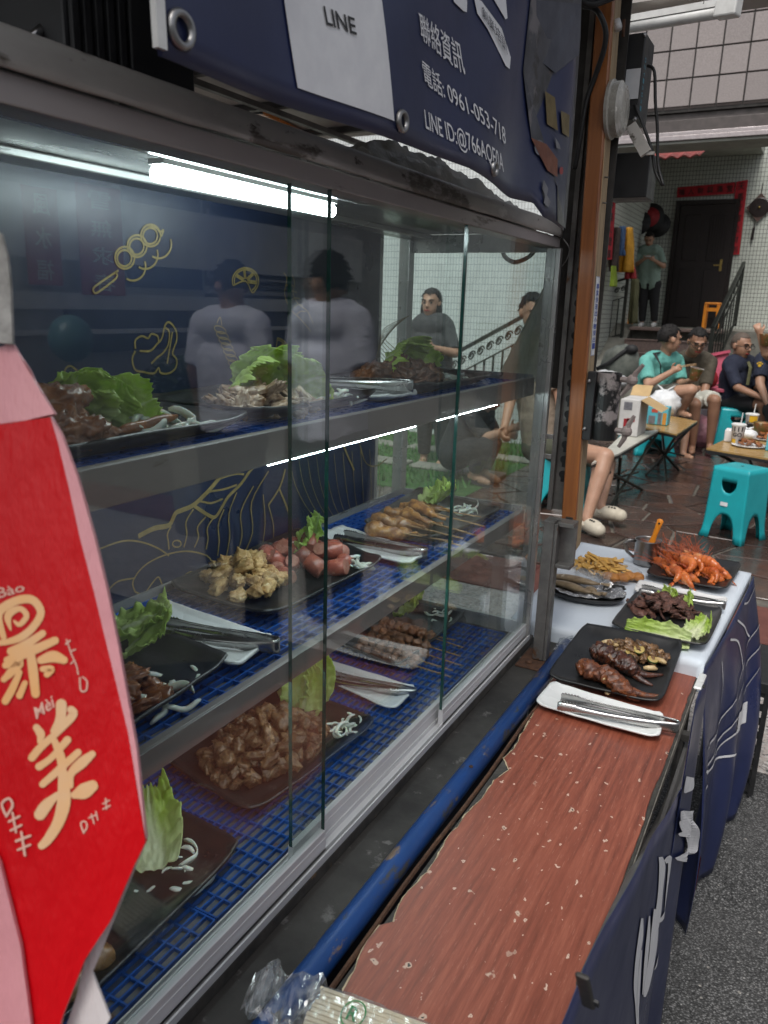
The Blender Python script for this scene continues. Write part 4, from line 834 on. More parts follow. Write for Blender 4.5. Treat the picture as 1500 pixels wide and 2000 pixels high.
def tongs(label, bend, tip, z, spread=.030, h=.017, grp=None, roll=.0, droop=0.0, mat='steel'):
    """one bent strip: serrated tip, arm, spring loop, arm, tip"""
    bend, tip = V(bend), V(tip); L = (tip - bend).length; d = (tip - bend).normalized(); d.z = 0; d.normalize(); n_ = V((-d.y, d.x, 0))
    path = []
    for k in range(13): path.append((L - (L - .012) * k / 12, spread * (.5 - .30 * (k / 12)) + .002 * math.sin(math.pi * k / 12), k / 12))
    r0 = path[-1][1]
    for k in range(1, 8): a = math.pi / 2 + math.pi * k / 8; path.append((.012 + r0 * math.cos(a) * 1.15, r0 * math.sin(a), 1))
    path += [(x, -y, s) for x, y, s in reversed(path[:13])]
    vs = []; W = 5
    pl = []
    # refine tips for teeth
    for i, (x, y, s) in enumerate(path):
        if s < .18:
            pass
        pl.append((x, y, s))
    fine = []
    for i in range(len(pl) - 1):
        a, b = pl[i], pl[i + 1]; k_ = 6 if (a[2] < .2 and b[2] < .2) else 1
        for j in range(k_): f = j / k_; fine.append(tuple(a[q] + (b[q] - a[q]) * f for q in range(3)))
    fine.append(pl[-1]); N_ = len(fine)
    for i, (x, y, s) in enumerate(fine):
        a, b = fine[max(i - 1, 0)], fine[min(i + 1, N_ - 1)]; tx, ty = b[0] - a[0], b[1] - a[1]; m_ = math.hypot(tx, ty) or 1; ox, oy = -ty / m_, tx / m_
        sgn = 1
        hh = h * (.62 + .38 * min(1, abs(s - .45) * 2)) if s < 1 else h
        if s < .2: hh = h * (1.05 - 1.2 * max(0, .03 - s) * 8) * (1 + (.16 if i % 2 else -.06))
        bulge = .0045 if s < .85 else .0045 * max(0, (1 - s) / .15)
        zc = z + h / 2 + droop * (x / L)
        for q in range(W):
            tq = q / (W - 1) * 2 - 1; bo = bulge * (1 - tq * tq); X, Y = x + ox * -bo * sgn, y + oy * -bo * sgn
            vs.append(bend + d * X + n_ * Y + V((0, 0, zc - bend.z + tq * hh / 2)))
    fs = [(i * W + q, i * W + q + 1, (i + 1) * W + q + 1, (i + 1) * W + q) for i in range(N_ - 1) for q in range(W - 1)]
    mb = MB().add(vs, fs); o = mb.build('tongs', mat, smooth=True); so_ = o.modifiers.new('solid', 'SOLIDIFY'); so_.thickness = .0011
    return tag(o, label, 'tongs', grp)
def lettuce(label, grp, c, dirn, up=V((0, 0, 1)), L=.11, W=.10, seed=0, curl=.5, ruf=1.0, cup=.35, ribw=.16, pale=.4):
    c, d = V(c), V(dirn).normalized(); a = d.cross(up).normalized(); n_ = a.cross(d).normalized(); nu, nv = 44, 44; rib = []
    mb = MB()
    def fn(u, v):
        s = u * 2 - 1; w_ = W * .5 * (max(.02, math.sin(math.pi * (.10 + .80 * v) ** .8)) ** .5) * (1 + .10 * noise.noise(V((v * 6, seed, s * 2))))
        e = abs(s) ** 2.2 * (.3 + .7 * v) + max(0, v - .8) * 2.0
        rf = ruf * .0080 * e * (1.5 * noise.noise(V((v * 6.5, seed * 2.3, s * 2))) + .9 * noise.noise(V((v * 13, seed * 1.3, s * 3))) + .5 * math.sin(v * 15 + seed * 3 + s * 3))
        wr = .007 * noise.fractal(V((s * 2.6, v * 3.4, seed * 1.7)), 1, 2, 4)
        th = curl * v * 1.6; along = L * (math.sin(th) / th * v if th > .01 else v); lift = L * ((1 - math.cos(th)) / th * v if th > .01 else 0)
        ed = 1
        return c + d * (along + 0) + a * (s * w_ * ed) + n_ * (lift + rf + wr + .0042 * ruf * abs(s) ** 3 * (math.sin(v * 31 + seed * 5 + 5 * noise.noise(V((v * 7, seed, 0)))) + .7 * noise.noise(V((v * 30, s * 3, seed)))) + .0035 * ruf * max(0, v - .72) * 3.6 * math.sin(s * 24 + seed) + cup * abs(s) ** 2 * w_ * .8)
    mb.grid(fn, nu, nv)
    for j in range(nv + 1):
        for i in range(nu + 1):
            s = i / nu * 2 - 1; v = j / nv; r = max(0, 1 - abs(s) / (ribw * (1.25 - v)) ) + .5 * max(0, 1 - abs((abs(s) - (v % .25) * 1.8)) / .06) * .5
            rib.append(min(1, r * (1 - .35 * v) + pale * max(0, 1 - v * 1.5)))
    me = mb.mesh('lettuce_leaf', True); at = me.attributes.new('rib', 'FLOAT', 'POINT'); at.data.foreach_set('value', rib)
    o = obj('lettuce_leaf', me, 'lettuce'); so_ = o.modifiers.new('solid', 'SOLIDIFY'); so_.thickness = .0011
    return tag(o, label, 'lettuce', grp)
# shared pieces
def onion_mesh(r, a, h, t_):
    mb = MB(); P = []; n_ = 12
    vs = []; 
    for k in range(n_ + 1):
        th = -a / 2 + a * k / n_; tp = .35 + .65 * math.sin(math.pi * (k / n_)) ** .5; zz_ = .0025 * math.sin(k * .7)
        for (dr, dz) in ((-t_ / 2, -h / 2), (t_ / 2, -h / 2), (t_ / 2 * .7, h / 2), (-t_ / 2 * .7, h / 2)):
            R_ = r + dr * tp; vs.append((R_ * math.cos(th) - r * .6, R_ * math.sin(th), zz_ + dz * tp + h / 2))
    fs = [(4 * k + i, 4 * k + (i + 1) % 4, 4 * k + 4 + (i + 1) % 4, 4 * k + 4 + i) for k in range(n_) for i in range(4)] + [(3, 2, 1, 0), (4 * n_, 4 * n_ + 1, 4 * n_ + 2, 4 * n_ + 3)]
    mb.add(vs, fs); me = mb.mesh('onion_strip', True); me.materials.append(MATS['onion']); return me
ONION = [onion_mesh(.017, 3.6, .0035, .0060), onion_mesh(.022, 2.4, .004, .0070), onion_mesh(.014, 4.6, .0035, .0052), onion_mesh(.030, 1.5, .004, .0075), onion_mesh(.020, 3.0, .009, .0026)]
def onions(label, grp, c, z, n_, rx, ry, seed, hh=.008, sc=1.0):
    r = random.Random(seed); c = V(c)
    for i in range(n_):
        a, q = r.random() * math.tau, math.sqrt(r.random()); f = 1 - q
        p = V((c.x + rx * q * math.cos(a), c.y + ry * q * math.sin(a), z + hh * f * r.random()))
        M_ = Matrix.Translation(p) @ Matrix.Rotation(r.random() * math.tau, 4, 'Z') @ Matrix.Rotation(r.gauss(0, .25), 4, 'X') @ Matrix.Rotation(r.gauss(0, .15), 4, 'Y') @ Matrix.Scale(sc * r.uniform(.8, 1.15), 4)
        tag(inst('onion_strip', r.choice(ONION), M_), label, 'onion', grp)
def chunk_mesh(name, mat, seed, sz, rough=.25, boxy=.5, sub=3, freq=2.0, fine=.06, cuts=0):
    """irregular lump; cuts > 0 slices it with flat knife faces"""
    bm = bmesh.new(); bmesh.ops.create_icosphere(bm, subdivisions=sub, radius=1); r = random.Random(seed * 77 + 5)
    pl = [(V((r.gauss(0, 1), r.gauss(0, 1), r.gauss(0, 1))).normalized(), r.uniform(.62, .95)) for _ in range(cuts)]
    for v in bm.verts:
        d = v.co.normalized(); mx_ = max(abs(d.x), abs(d.y), abs(d.z)); k = (1 - boxy) + boxy * (1 / mx_) * .8; o = V((seed * 3.1, 0, seed))
        for n_, h in pl:
            c_ = d.dot(n_)
            if c_ > .05: k = min(k, h / c_)
        k *= 1 + rough * (.7 if cuts else 1) * noise.noise(d * freq + o) + fine * noise.noise(d * freq * 4 + V((seed, 5, 0))) + fine * .7 * noise.noise(d * freq * 9 + o) - fine * 1.2 * abs(noise.noise(d * freq * 2.5 + V((9, seed, 0))))
        v.co = V((d.x * k * sz[0], d.y * k * sz[1], d.z * k * sz[2]))
    me = bpy.data.meshes.new(name); bm.to_mesh(me); bm.free(); me.polygons.foreach_set('use_smooth', [True] * len(me.polygons)); me.materials.append(MATS[mat]); return me
def heap(name, cat, label, grp, meshes, c, z, n_, ax, ay, top, seed, tilt=.7, sc=(.8, 1.15), flat=False, pw=1.0, rotz=None):
    """n pieces in a mound over the ellipse spanned by ax, ay"""
    r = random.Random(seed); c = V(c); ax, ay = V(ax), V(ay); used = []
    for i in range(n_):
        best = None
        for _ in range(14):
            a, q = r.random() * math.tau, math.sqrt(r.random()); p = c + ax * q * math.cos(a) + ay * q * math.sin(a)
            lay = r.random(); zz_ = z + top * max(0, 1 - q ** 2 * 1.0) ** pw * lay
            dd = min([(V((p.x, p.y, zz_)) - u).length for u in used] or [9])
            if best is None or dd > best[0]: best = (dd, V((p.x, p.y, zz_)))
        used.append(best[1])
        rz = r.random() * math.tau if rotz is None else rotz + r.gauss(0, .35)
        M_ = Matrix.Translation(best[1]) @ Matrix.Rotation(rz, 4, 'Z') @ Matrix.Rotation(r.gauss(0, tilt), 4, 'X') @ Matrix.Rotation(r.gauss(0, tilt), 4, 'Y') @ Matrix.Scale(r.uniform(*sc), 4)
        tag(inst(name, r.choice(meshes), M_), label, cat, grp)
MID, BOT, UPZ = .9728, .6748, 1.2688
def mv(p, z): return V((p.x, p.y, z))
# ---------------------------------------------------------------- bottom shelf
c, ctr = dish('serving_plate', 'black plate nearest the camera on the bottom shelf, with meatballs', 'plate', [(250, 1555), (483, 1672), (80, 2080), (-190, 1870)], BOT, 'black_melamine', seed=1)
g_ = 'bottom shelf lettuce and meatballs'
lettuce('pale green lettuce leaf on the nearest bottom plate', None, PZ(300, 1700, BOT + .012), PZ(290, 1560, BOT + .02) - PZ(300, 1700, BOT + .012), L=.135, W=.085, seed=3, curl=.35, ruf=.9, cup=.6, ribw=.5, pale=.8)
r_ = random.Random(4)
for (x, y, k, rot, s) in ((345, 1668, 1, 2.2, 1.2), (372, 1672, 4, .6, 1.15), (385, 1690, 3, -.9, 1.0), (392, 1715, 1, -.3, 1.25), (345, 1702, 0, 1.9, .9), (370, 1728, 3, -.9, 1.25), (282, 1735, 3, -1.0, .75), (360, 1690, 2, .5, .9)):
    tag(inst('onion_strip', ONION[k], Matrix.Translation(PZ(x, y, BOT + .0065)) @ Matrix.Rotation(rot, 4, 'Z') @ Matrix.Rotation(r_.gauss(0, .12), 4, 'X') @ Matrix.Scale(s, 4)), 'white onion strip on the nearest bottom plate', 'onion', 'onion strips on the nearest bottom plate')
MBALL = [chunk_mesh('meatball', 'meatball', s, (.0185, .0165, .015), .22, .1) for s in (1, 2, 3)]
for i, (x, y) in enumerate(((192, 1868), (175, 1832), (128, 1880), (100, 1830), (60, 1900), (140, 1930))):
    tag(inst('meatball', MBALL[i % 3], Matrix.Translation(PZ(x, y, BOT + .019)) @ Matrix.Rotation(i * 1.7, 4, 'Z') @ Matrix.Scale(1.05, 4)), 'glossy brown meatball beside the red bag', 'meatball', 'meatballs on the nearest plate')
c, ctr = dish('serving_plate', 'black plate heaped with chopped pork ribs on the bottom shelf', 'plate', [(319, 1503), (491, 1613), (741, 1425), (545, 1348)], BOT, 'black_melamine', seed=2)
RIB = [chunk_mesh('pork_piece', 'rib_meat', s, sz, .30, .6, 4, 1.7, .16, 7) for s, sz in ((1, (.017, .012, .010)), (2, (.014, .013, .012)), (3, (.020, .010, .009)), (4, (.013, .011, .009)), (5, (.016, .014, .008)), (6, (.022, .011, .010)))]
ctr2 = PZ(520, 1472, BOT)
heap('pork_piece', 'meat', 'chunk of chopped brown pork rib heaped on the bottom shelf plate', 'chopped pork ribs', RIB, mv(ctr2, 0), BOT + .014, 110, V((.078, -.010, 0)), V((.012, .122, 0)), .055, 11, .6, (.85, 1.3), pw=.8)
for i, (x, y, ax_) in enumerate(((590, 1400, 1), (565, 1385, -.6), (610, 1372, 2))):
    lettuce('light green lettuce leaf at the back of the pork rib plate', 'lettuce behind the pork ribs', PZ(x, y, BOT + .02), V((math.cos(ax_ + 1.2) * .5, .8, .85)), L=.10, W=.085, seed=10 + i, curl=.7, ruf=1.1, cup=.5)
onions('white onion strip beside the pork ribs', 'onion strips by the pork ribs', PZ(668, 1428, BOT), BOT + .007, 13, .026, .040, 5, .012)
c, ctr = dish('serving_tray', 'white tray with tongs on the bottom shelf', 'tray', [(635, 1297), (816, 1354), (770, 1401), (598, 1322)], BOT, 'white_melamine', rim=.009, curl=(.9, .7), seed=3)
tongs('steel tongs in the white tray on the bottom shelf', PZ(818, 1352, BOT + .02), PZ(625, 1318, BOT + .02), BOT + .009, .028)
c, ctr = dish('serving_plate', 'black plate with meat skewers at the far end of the bottom shelf', 'plate', [(770, 1186), (915, 1212), (775, 1325), (628, 1262)], BOT, 'black_melamine', seed=4)
onions('white onion strip beside the far skewers on the bottom shelf', 'onion strips by the bottom skewers', PZ(860, 1212, BOT), BOT + .007, 12, .030, .036, 6, .012)
for i in range(2): lettuce('lettuce leaf behind the bottom shelf skewers', 'lettuce behind the bottom skewers', PZ(775 + i * 22, 1200 - i * 5, BOT + .02), V((.8 - i * .5, .2, .35)), L=.085, W=.075, seed=20 + i, curl=.5)
SKM = [chunk_mesh('meat_cube', 'skewer_meat', s, (.0135, .012, .0105), .35, .45, 3, 2, .2, 3) for s in range(4)]
def skewer(label, grp, a, b, nm, meshes, k0=.06, k1=.62, r=.0016, gap=.017, sc=1.0):
    a, b = V(a), V(b); t_ = thing('meat_skewer', label, 'skewer', a, grp); MB().tube([a, b], r, 6).build('stick', 'bamboo', t_)
    d = (b - a); L = d.length; n_ = max(1, int(L * (k1 - k0) / gap)); rr = random.Random(int(L * 1e5))
    for i in range(n_):
        p = a + d * (k0 + (k1 - k0) * i / max(1, n_ - 1)); M_ = Matrix.Translation(p + V((0, 0, .001))) @ Matrix.Rotation(rr.random() * 6, 4, 'Z') @ Matrix.Rotation(rr.random() * 6, 4, 'X') @ Matrix.Scale(sc * rr.uniform(.85, 1.2), 4)
        inst('meat_cube', rr.choice(meshes), M_, t_)
for (x0, y0, x1, y1, h) in ((740, 1210, 905, 1265, .024), (725, 1228, 900, 1282, .03), (715, 1240, 902, 1300, .018), (700, 1252, 885, 1310, .026), (690, 1262, 880, 1322, .016), (735, 1222, 890, 1250, .014)):
    skewer('grilled meat skewer on the far bottom plate', 'skewers on the bottom shelf', PZ(x0, y0, BOT + h), PZ(x1, y1, BOT + h * .5 + .006), 9, SKM)
# ---------------------------------------------------------------- middle shelf
c, ctr = dish('serving_plate', 'black plate with onions and browned meat beside the red bag', 'plate', [(300, 1250), (458, 1314), (150, 1530), (-40, 1440)], MID, 'black_melamine', seed=5)
for (x, y, k, rot, s) in ((318, 1335, 0, 1.2, 1.5), (305, 1360, 2, .2, 1.6), (330, 1362, 4, 2.5, 1.35), (345, 1342, 1, -1, 1.0), (355, 1375, 3, -.7, 1.0), (371, 1320, 3, .9, .85), (292, 1375, 1, 2.6, 1.1), (300, 1388, 3, .4, 1.0), (280, 1350, 1, .4, 1.0)):
    tag(inst('onion_strip', ONION[k], Matrix.Translation(PZ(x, y, MID + .0065)) @ Matrix.Rotation(rot, 4, 'Z') @ Matrix.Rotation(r_.gauss(0, .15), 4, 'X') @ Matrix.Scale(s, 4)), 'white onion ring piece on the middle shelf plate by the bag', 'onion', 'onion pieces on the plate by the bag')
SAU = [chunk_mesh('browned_meat', 'brown_saucy', s, sz, .4, .3, 4, 1.8, .16, 4) for s, sz in ((1, (.030, .016, .007)), (2, (.024, .018, .008)), (3, (.020, .016, .012)))]
heap('browned_meat', 'meat', 'saucy browned meat slice beside the red bag on the middle shelf', 'browned meat on the plate by the bag', SAU, mv(PZ(205, 1395, MID), 0), MID + .012, 18, V((.045, 0, 0)), V((0, .075, 0)), .022, 31, .3)
lettuce('curled green lettuce leaf on the plate left of the white tray', 'lettuce on the plate by the bag', PZ(205, 1285, MID + .012), PZ(300, 1250, MID + .02) - PZ(205, 1285, MID + .012), L=.095, W=.075, seed=31, curl=.45, ruf=1)
lettuce('curled green lettuce leaf on the plate left of the white tray', 'lettuce on the plate by the bag', PZ(200, 1240, MID + .03), PZ(290, 1220, MID + .035) - PZ(200, 1240, MID + .03), L=.09, W=.08, seed=32, curl=.3, ruf=1)
c, ctr = dish('serving_tray', 'white tray with tongs on the middle shelf, beside the onion plate', 'tray', [(328, 1189), (542, 1262), (462, 1325), (258, 1226)], MID, 'white_melamine', rim=.009, curl=(.9, .7), seed=6)
tongs('steel tongs in the white tray beside the onion plate', PZ(552, 1264, MID + .018), PZ(300, 1224, MID + .02), MID + .010, .030, h=.019)
c, ctr = dish('serving_plate', 'black plate with cut sausages and fried tofu on the middle shelf', 'plate', [(322, 1164), (520, 1228), (754, 1112), (583, 1050)], MID, 'black_melamine', seed=7)
TOF = [chunk_mesh('fried_tofu', 'tofu_fried', s, sz, .35, .35, 4, 1.8, .20, 3) for s, sz in ((1, (.020, .015, .012)), (2, (.017, .014, .013)), (3, (.022, .014, .011)))]
heap('fried_tofu', 'fried food', 'golden fried tofu lump beside the cut sausages', 'fried tofu lumps', TOF, mv(PZ(478, 1150, MID), 0), MID + .015, 24, V((.075, -.02, 0)), V((.0, .062, 0)), .030, 41, .6)
def cutsaus(seed):
    mb = MB(); n_ = 12; pr_ = [(.001, -.016), (.0118, -.0158), (.0132, -.0145), (.0142, 0), (.0135, .0135), (.0122, .0150), (.001, .0152)]
    mb.lathe(pr_, n_, Matrix.Rotation(math.pi / 2, 4, 'Y')); mb.v = [tuple(V(v) + V((1.2, .5, .4)) * .0016 * noise.noise(V(v) * 95 + V((seed * 4, 0, 0)))) for v in mb.v]; mb.mi = [1 if i // n_ in (0, 5) else 0 for i in range(len(mb.f))]
    me = mb.mesh('sausage_piece', False); me.polygons.foreach_set('use_smooth', [i // n_ not in (0, 5) for i in range(len(me.polygons))]); me.materials.append(MATS['sausage']); me.materials.append(MATS['sausage_cut']); return me
SAS = [cutsaus(1), cutsaus(2), cutsaus(3)]
heap('sausage_piece', 'sausage', 'shiny red cut sausage piece on the middle shelf plate', 'cut sausage pieces', SAS, mv(PZ(590, 1112, MID), 0), MID + .014, 34, V((.072, -.01, 0)), V((.02, .085, 0)), .040, 42, .5, (.85, 1.15))
onions('white onion ring on the sausage plate', 'onion rings on the sausage plate', PZ(688, 1117, MID), MID + .007, 9, .016, .022, 8, .018)
for i in range(2): lettuce('lettuce leaf behind the cut sausages', 'lettuce behind the sausages', PZ(555 + i * 30, 1088 - i * 10, MID + .022), V((.75 - .4 * i, .55, .45)), L=.075, W=.07, seed=45 + i, curl=.5)
c, ctr = dish('serving_tray', 'white tray with tongs on the middle shelf, before the skewered wings', 'tray', [(666, 1039), (841, 1093), (797, 1117), (610, 1061)], MID, 'white_melamine', rim=.009, curl=(.9, .7), seed=8)
tongs('steel tongs in the white tray before the skewered wings', PZ(838, 1083, MID + .018), PZ(662, 1048, MID + .02), MID + .010, .032, h=.019)
c, ctr = dish('serving_plate', 'black plate with skewered chicken wings at the far end of the middle shelf', 'plate', [(705, 1040), (848, 1072), (985, 1008), (815, 968)], MID, 'black_melamine', seed=9)
def wing(label, grp, a, b, s1=1.0, seed=0, mat='wing_skin'):
    a, b = V(a), V(b); t_ = thing('chicken_wing_skewer', label, 'skewer', a, grp); d = b - a; n_ = d.normalized(); sd_ = n_.cross(V((0, 0, 1))).normalized()
    MB().tube([a + d * .15 + V((0, 0, .002)), b], .0017, 6).build('stick', 'bamboo', t_)
    P = []; R_ = []
    for k in range(13):
        f = k / 12; off = .010 * math.sin(f * 5.2 + seed); P.append(a + d * (f * .58) + sd_ * off + V((0, 0, .004 * math.sin(f * 7 + seed)))); R_.append(s1 * (.004 + .0155 * (math.sin(math.pi * min(1, f * 1.15 + .06)) ** .7) * (1 - .30 * f) * (1 + .22 * math.sin(f * 12 + seed))))
    P = [V(q) for q in smoothpts([tuple(q) for q in P], 3)]; R_ = [q[0] for q in smoothpts([(q,) for q in R_], 3)]; mb = MB().tube(P, R_, 20); mb.v = [tuple(V(v) + (V(v) - P[i // 20]) * (.22 * noise.noise(V(v) * 80) + .14 * noise.noise(V(v) * 190) - .25 * abs(noise.noise(V(v) * 60)))) for i, v in enumerate(mb.v)]; mb.build('wing', mat, t_, smooth=True)
for i, (x0, y0, x1, y1, h) in enumerate(((716, 1032, 885, 1058, .022), (732, 1012, 905, 1052, .034), (752, 998, 912, 1040, .040), (778, 986, 945, 1028, .040), (740, 1024, 900, 1066, .016), (770, 1004, 930, 1046, .026), (800, 988, 940, 1010, .030))):
    wing('roasted chicken wing on a bamboo stick on the far middle plate', 'skewered chicken wings', PZ(x0, y0, MID + h), PZ(x1, y1, MID + h * .45 + .006), .92, i * 1.3)
for i in range(2): lettuce('lettuce leaf behind the skewered wings', 'lettuce behind the skewered wings', PZ(820 + i * 18, 985 + i * 3, MID + .025), V((.8, .5 - i * .5, .45)), L=.08, W=.075, seed=50 + i, curl=.4)
onions('white onion strip beside the skewered wings', 'onion strips by the skewered wings', PZ(905, 1005, MID), MID + .008, 10, .025, .04, 9, .012)
# ---------------------------------------------------------------- upper shelf
def UP(y, x, z=UPZ): return V((x, y, z))
c, ctr = dish('serving_plate', 'black plate with lettuce and glazed meat on the upper shelf by the bag', 'plate', [UP(.42, -.80), UP(.42, -.575), UP(.735, -.575), UP(.735, -.80)], UPZ, 'black_melamine', seed=11)
GLZ = [chunk_mesh('glazed_meat', 'brown_saucy', s, sz, .35, .2, 4, 1.8, .20) for s, sz in ((6, (.035, .03, .022)), (7, (.045, .026, .018)))]
heap('glazed_meat', 'meat', 'large piece of glazed brown meat on the upper shelf', 'glazed meat on the upper shelf', GLZ, V((-.635, .495, 0)), UPZ + .020, 9, V((.035, 0, 0)), V((0, .035, 0)), .035, 61, .35)
for i, (y, x, dx, dy, dz, L_) in enumerate(((.565, -.69, .15, -.1, 1, .078), (.585, -.70, .25, .5, .9, .070), (.56, -.675, .3, -.3, .8, .062), (.60, -.69, .25, 1, .35, .07))):
    lettuce('crumpled pale lettuce leaf on the upper shelf by the bag', 'lettuce on the upper plate by the bag', V((x, y, UPZ + .012)), V((dx, dy, dz)), L=L_, W=.085, seed=60 + i, curl=.5, ruf=.9, up=V((.9, -.3, .3)), pale=.8)
onions('white onion strip on the upper shelf plate by the bag', 'onion strips on the upper plate by the bag', V((-.625, .64, 0)), UPZ + .009, 16, .03, .055, 10, .016, 1.15)
lm = MB().tube(smoothpts([(-.62, .565, UPZ + .016), (-.615, .60, UPZ + .020), (-.61, .64, UPZ + .025)], 4), [.004, .006, .0065, .006, .0055, .0065, .006, .004, .002], 8).build('meat_strip', 'brown_saucy', smooth=True); tag(lm, 'single browned meat strip lying on upper shelf onions', 'meat')
c, ctr = dish('serving_plate', 'black plate of grilled squid pieces on the upper shelf', 'plate', [UP(.765, -.81), UP(.765, -.585), UP(1.06, -.585), UP(1.06, -.81)], UPZ, 'black_melamine', seed=12)
SQD = [chunk_mesh('squid_piece', 'squid_meat', s, sz, .5, .3, 4, 2.0, .18, 3) for s, sz in ((1, (.026, .012, .007)), (2, (.018, .014, .009)), (3, (.030, .009, .007)))]
heap('squid_piece', 'squid', 'charred grilled squid piece on the upper shelf', 'grilled squid pieces', SQD, V((-.66, .86, 0)), UPZ + .012, 34, V((.065, 0, 0)), V((0, .085, 0)), .026, 71, .45)
for i, (y, x, dx, dy, dz) in enumerate(((.90, -.72, .1, .25, 1), (.935, -.72, .2, .9, .75), (.875, -.715, .3, -.5, .8), (.95, -.70, .6, .5, .4))):
    lettuce('folded lettuce leaf behind the grilled squid', 'lettuce behind the grilled squid', V((x, y, UPZ + .018)), V((dx, dy, dz)), L=.085, W=.09, seed=70 + i, curl=.6, ruf=1, up=V((1, -.2, .2)))
onions('white onion strip beside the grilled squid', 'onion strips by the grilled squid', V((-.63, .99, 0)), UPZ + .009, 12, .03, .04, 12, .014)
c, ctr = dish('serving_tray', 'white tray with tongs on the upper shelf', 'tray', [UP(1.075, -.80), UP(1.075, -.575), UP(1.175, -.575), UP(1.175, -.80)], UPZ, 'white_melamine', rim=.009, curl=(.9, .7), seed=13)
tongs('steel tongs in the white tray on the upper shelf', V((-.572, 1.15, UPZ + .02)), V((-.80, 1.11, UPZ + .02)), UPZ + .012, .034, h=.020)
c, ctr = dish('serving_plate', 'black plate of dark fried chicken on the upper shelf', 'plate', [UP(1.20, -.80), UP(1.20, -.575), UP(1.53, -.575), UP(1.53, -.80)], UPZ, 'black_melamine', seed=14)
KAR = [chunk_mesh('fried_chicken', 'dark_chicken', s, sz, .5, .15, 4, 2.4, .2) for s, sz in ((1, (.026, .022, .018)), (2, (.022, .020, .017)), (3, (.030, .02, .017)))]
heap('fried_chicken', 'fried chicken', 'dark brown fried chicken lump on the upper shelf', 'dark fried chicken', KAR, V((-.675, 1.28, 0)), UPZ + .020, 20, V((.07, 0, 0)), V((0, .085, 0)), .030, 81, .6)
for i, (y, x, dx, dy, dz) in enumerate(((1.315, -.70, .2, .1, 1), (1.35, -.70, .3, .8, .7), (1.28, -.70, .2, -.6, .8))):
    lettuce('green lettuce leaf on top of the dark fried chicken', 'lettuce on the dark fried chicken', V((x, y, UPZ + .030)), V((dx, dy, dz)), L=.075, W=.09, seed=80 + i, curl=.7, ruf=1, up=V((1, -.2, .3)))
onions('white onion strip beside the dark fried chicken', 'onion strips by the dark chicken', V((-.64, 1.42, 0)), UPZ + .009, 14, .04, .05, 13, .02)
# ---------------------------------------------------------------- on the counter board
BZ = .6418
c, ctr = dish('serving_plate', 'black plate of stuffed chicken wings and mushrooms on the counter board', 'plate', [(1140, 1230, BZ + .050), (1336, 1266, BZ + .050), (1290, 1392, BZ), (1062, 1336, BZ)], BZ, 'black_melamine', rim=.012, seed=21)
def bigwing(label, pts, rad, tipA, tipB, mat):
    t_ = thing('stuffed_chicken_wing', label, 'chicken wing', pts[0], 'stuffed chicken wings')
    P = [V(p) for p in smoothpts([tuple(p) for p in pts], 12)]; R_ = [v[0] for v in smoothpts([(r,) for r in rad], 12)]
    mb = MB().tube(P, R_, 26); out = []
    for i, v in enumerate(mb.v): v = V(v); c_ = P[i // 26]; k_ = .26 * noise.noise(v * 70) + .20 * noise.noise(v * 160) + .12 * noise.noise(v * 340) - .30 * abs(noise.noise(v * 95 + V((3, 0, 0)))); out.append(tuple(v + (v - c_) * k_))
    mb.v = out; mb.build('body', mat, t_, smooth=True)
    for tp in (tipA, tipB):
        q = MB().tube([V(p) for p in smoothpts([tuple(p) for p in tp], 5)], [.0095, .009, .0085, .008, .0072, .0065, .006, .0052, .0044, .0035, .0022][:len(smoothpts([tuple(p) for p in tp], 5))], 10); q.build('wing_tip', mat, t_, smooth=True)
Z4 = lambda x, y: (1000 + x / 3, 1000 + y / 3)
_b0, _b1 = PZ(1180, 1364, BZ).y, PZ(1240, 1248, BZ + .050).y
def zpl(y): return BZ + .050 * min(1.1, max(0, (y - _b0) / (_b1 - _b0)))
def P4(x, y, h):
    z = BZ + h
    for _ in range(6): z = zpl(PZ(*Z4(x, y), z).y) + h
    return PZ(*Z4(x, y), z)
bigwing('reddish brown stuffed chicken wing at the front of the counter plate', [P4(385, 925, .028), P4(430, 915, .030), P4(500, 950, .026), P4(560, 960, .030), P4(640, 1020, .028), P4(720, 1070, .018)], [.013, .021, .018, .021, .018, .009], [P4(700, 1050, .020), P4(780, 1075, .014), P4(885, 1080, .012)], [P4(680, 1065, .018), P4(720, 1090, .012), P4(750, 1105, .008)], 'roast_skin')
bigwing('dark glazed stuffed chicken wing behind the front one', [P4(465, 830, .034), P4(520, 820, .036), P4(590, 860, .034), P4(650, 880, .036), P4(710, 920, .028), P4(740, 950, .018)], [.014, .022, .019, .022, .017, .008], [P4(720, 940, .020), P4(790, 955, .016), P4(885, 955, .014)], [P4(700, 940, .018), P4(760, 985, .014), P4(825, 1018, .010)], 'roast_dark')
MSH = [chunk_mesh('mushroom_piece', 'mushroom', s, sz, .35, .2, 4, 1.6, .2, 2) for s, sz in ((1, (.016, .012, .008)), (2, (.013, .011, .009)), (3, (.018, .009, .007)))]
heap('mushroom_piece', 'mushroom', 'grilled mushroom piece on the stuffed wing plate', 'grilled mushroom pieces', MSH, mv(P4(735, 810, .02), 0), P4(735, 830, .014).z, 34, V((.066, -.004, 0)), V((.01, .034, 0)), .026, 91, .6)
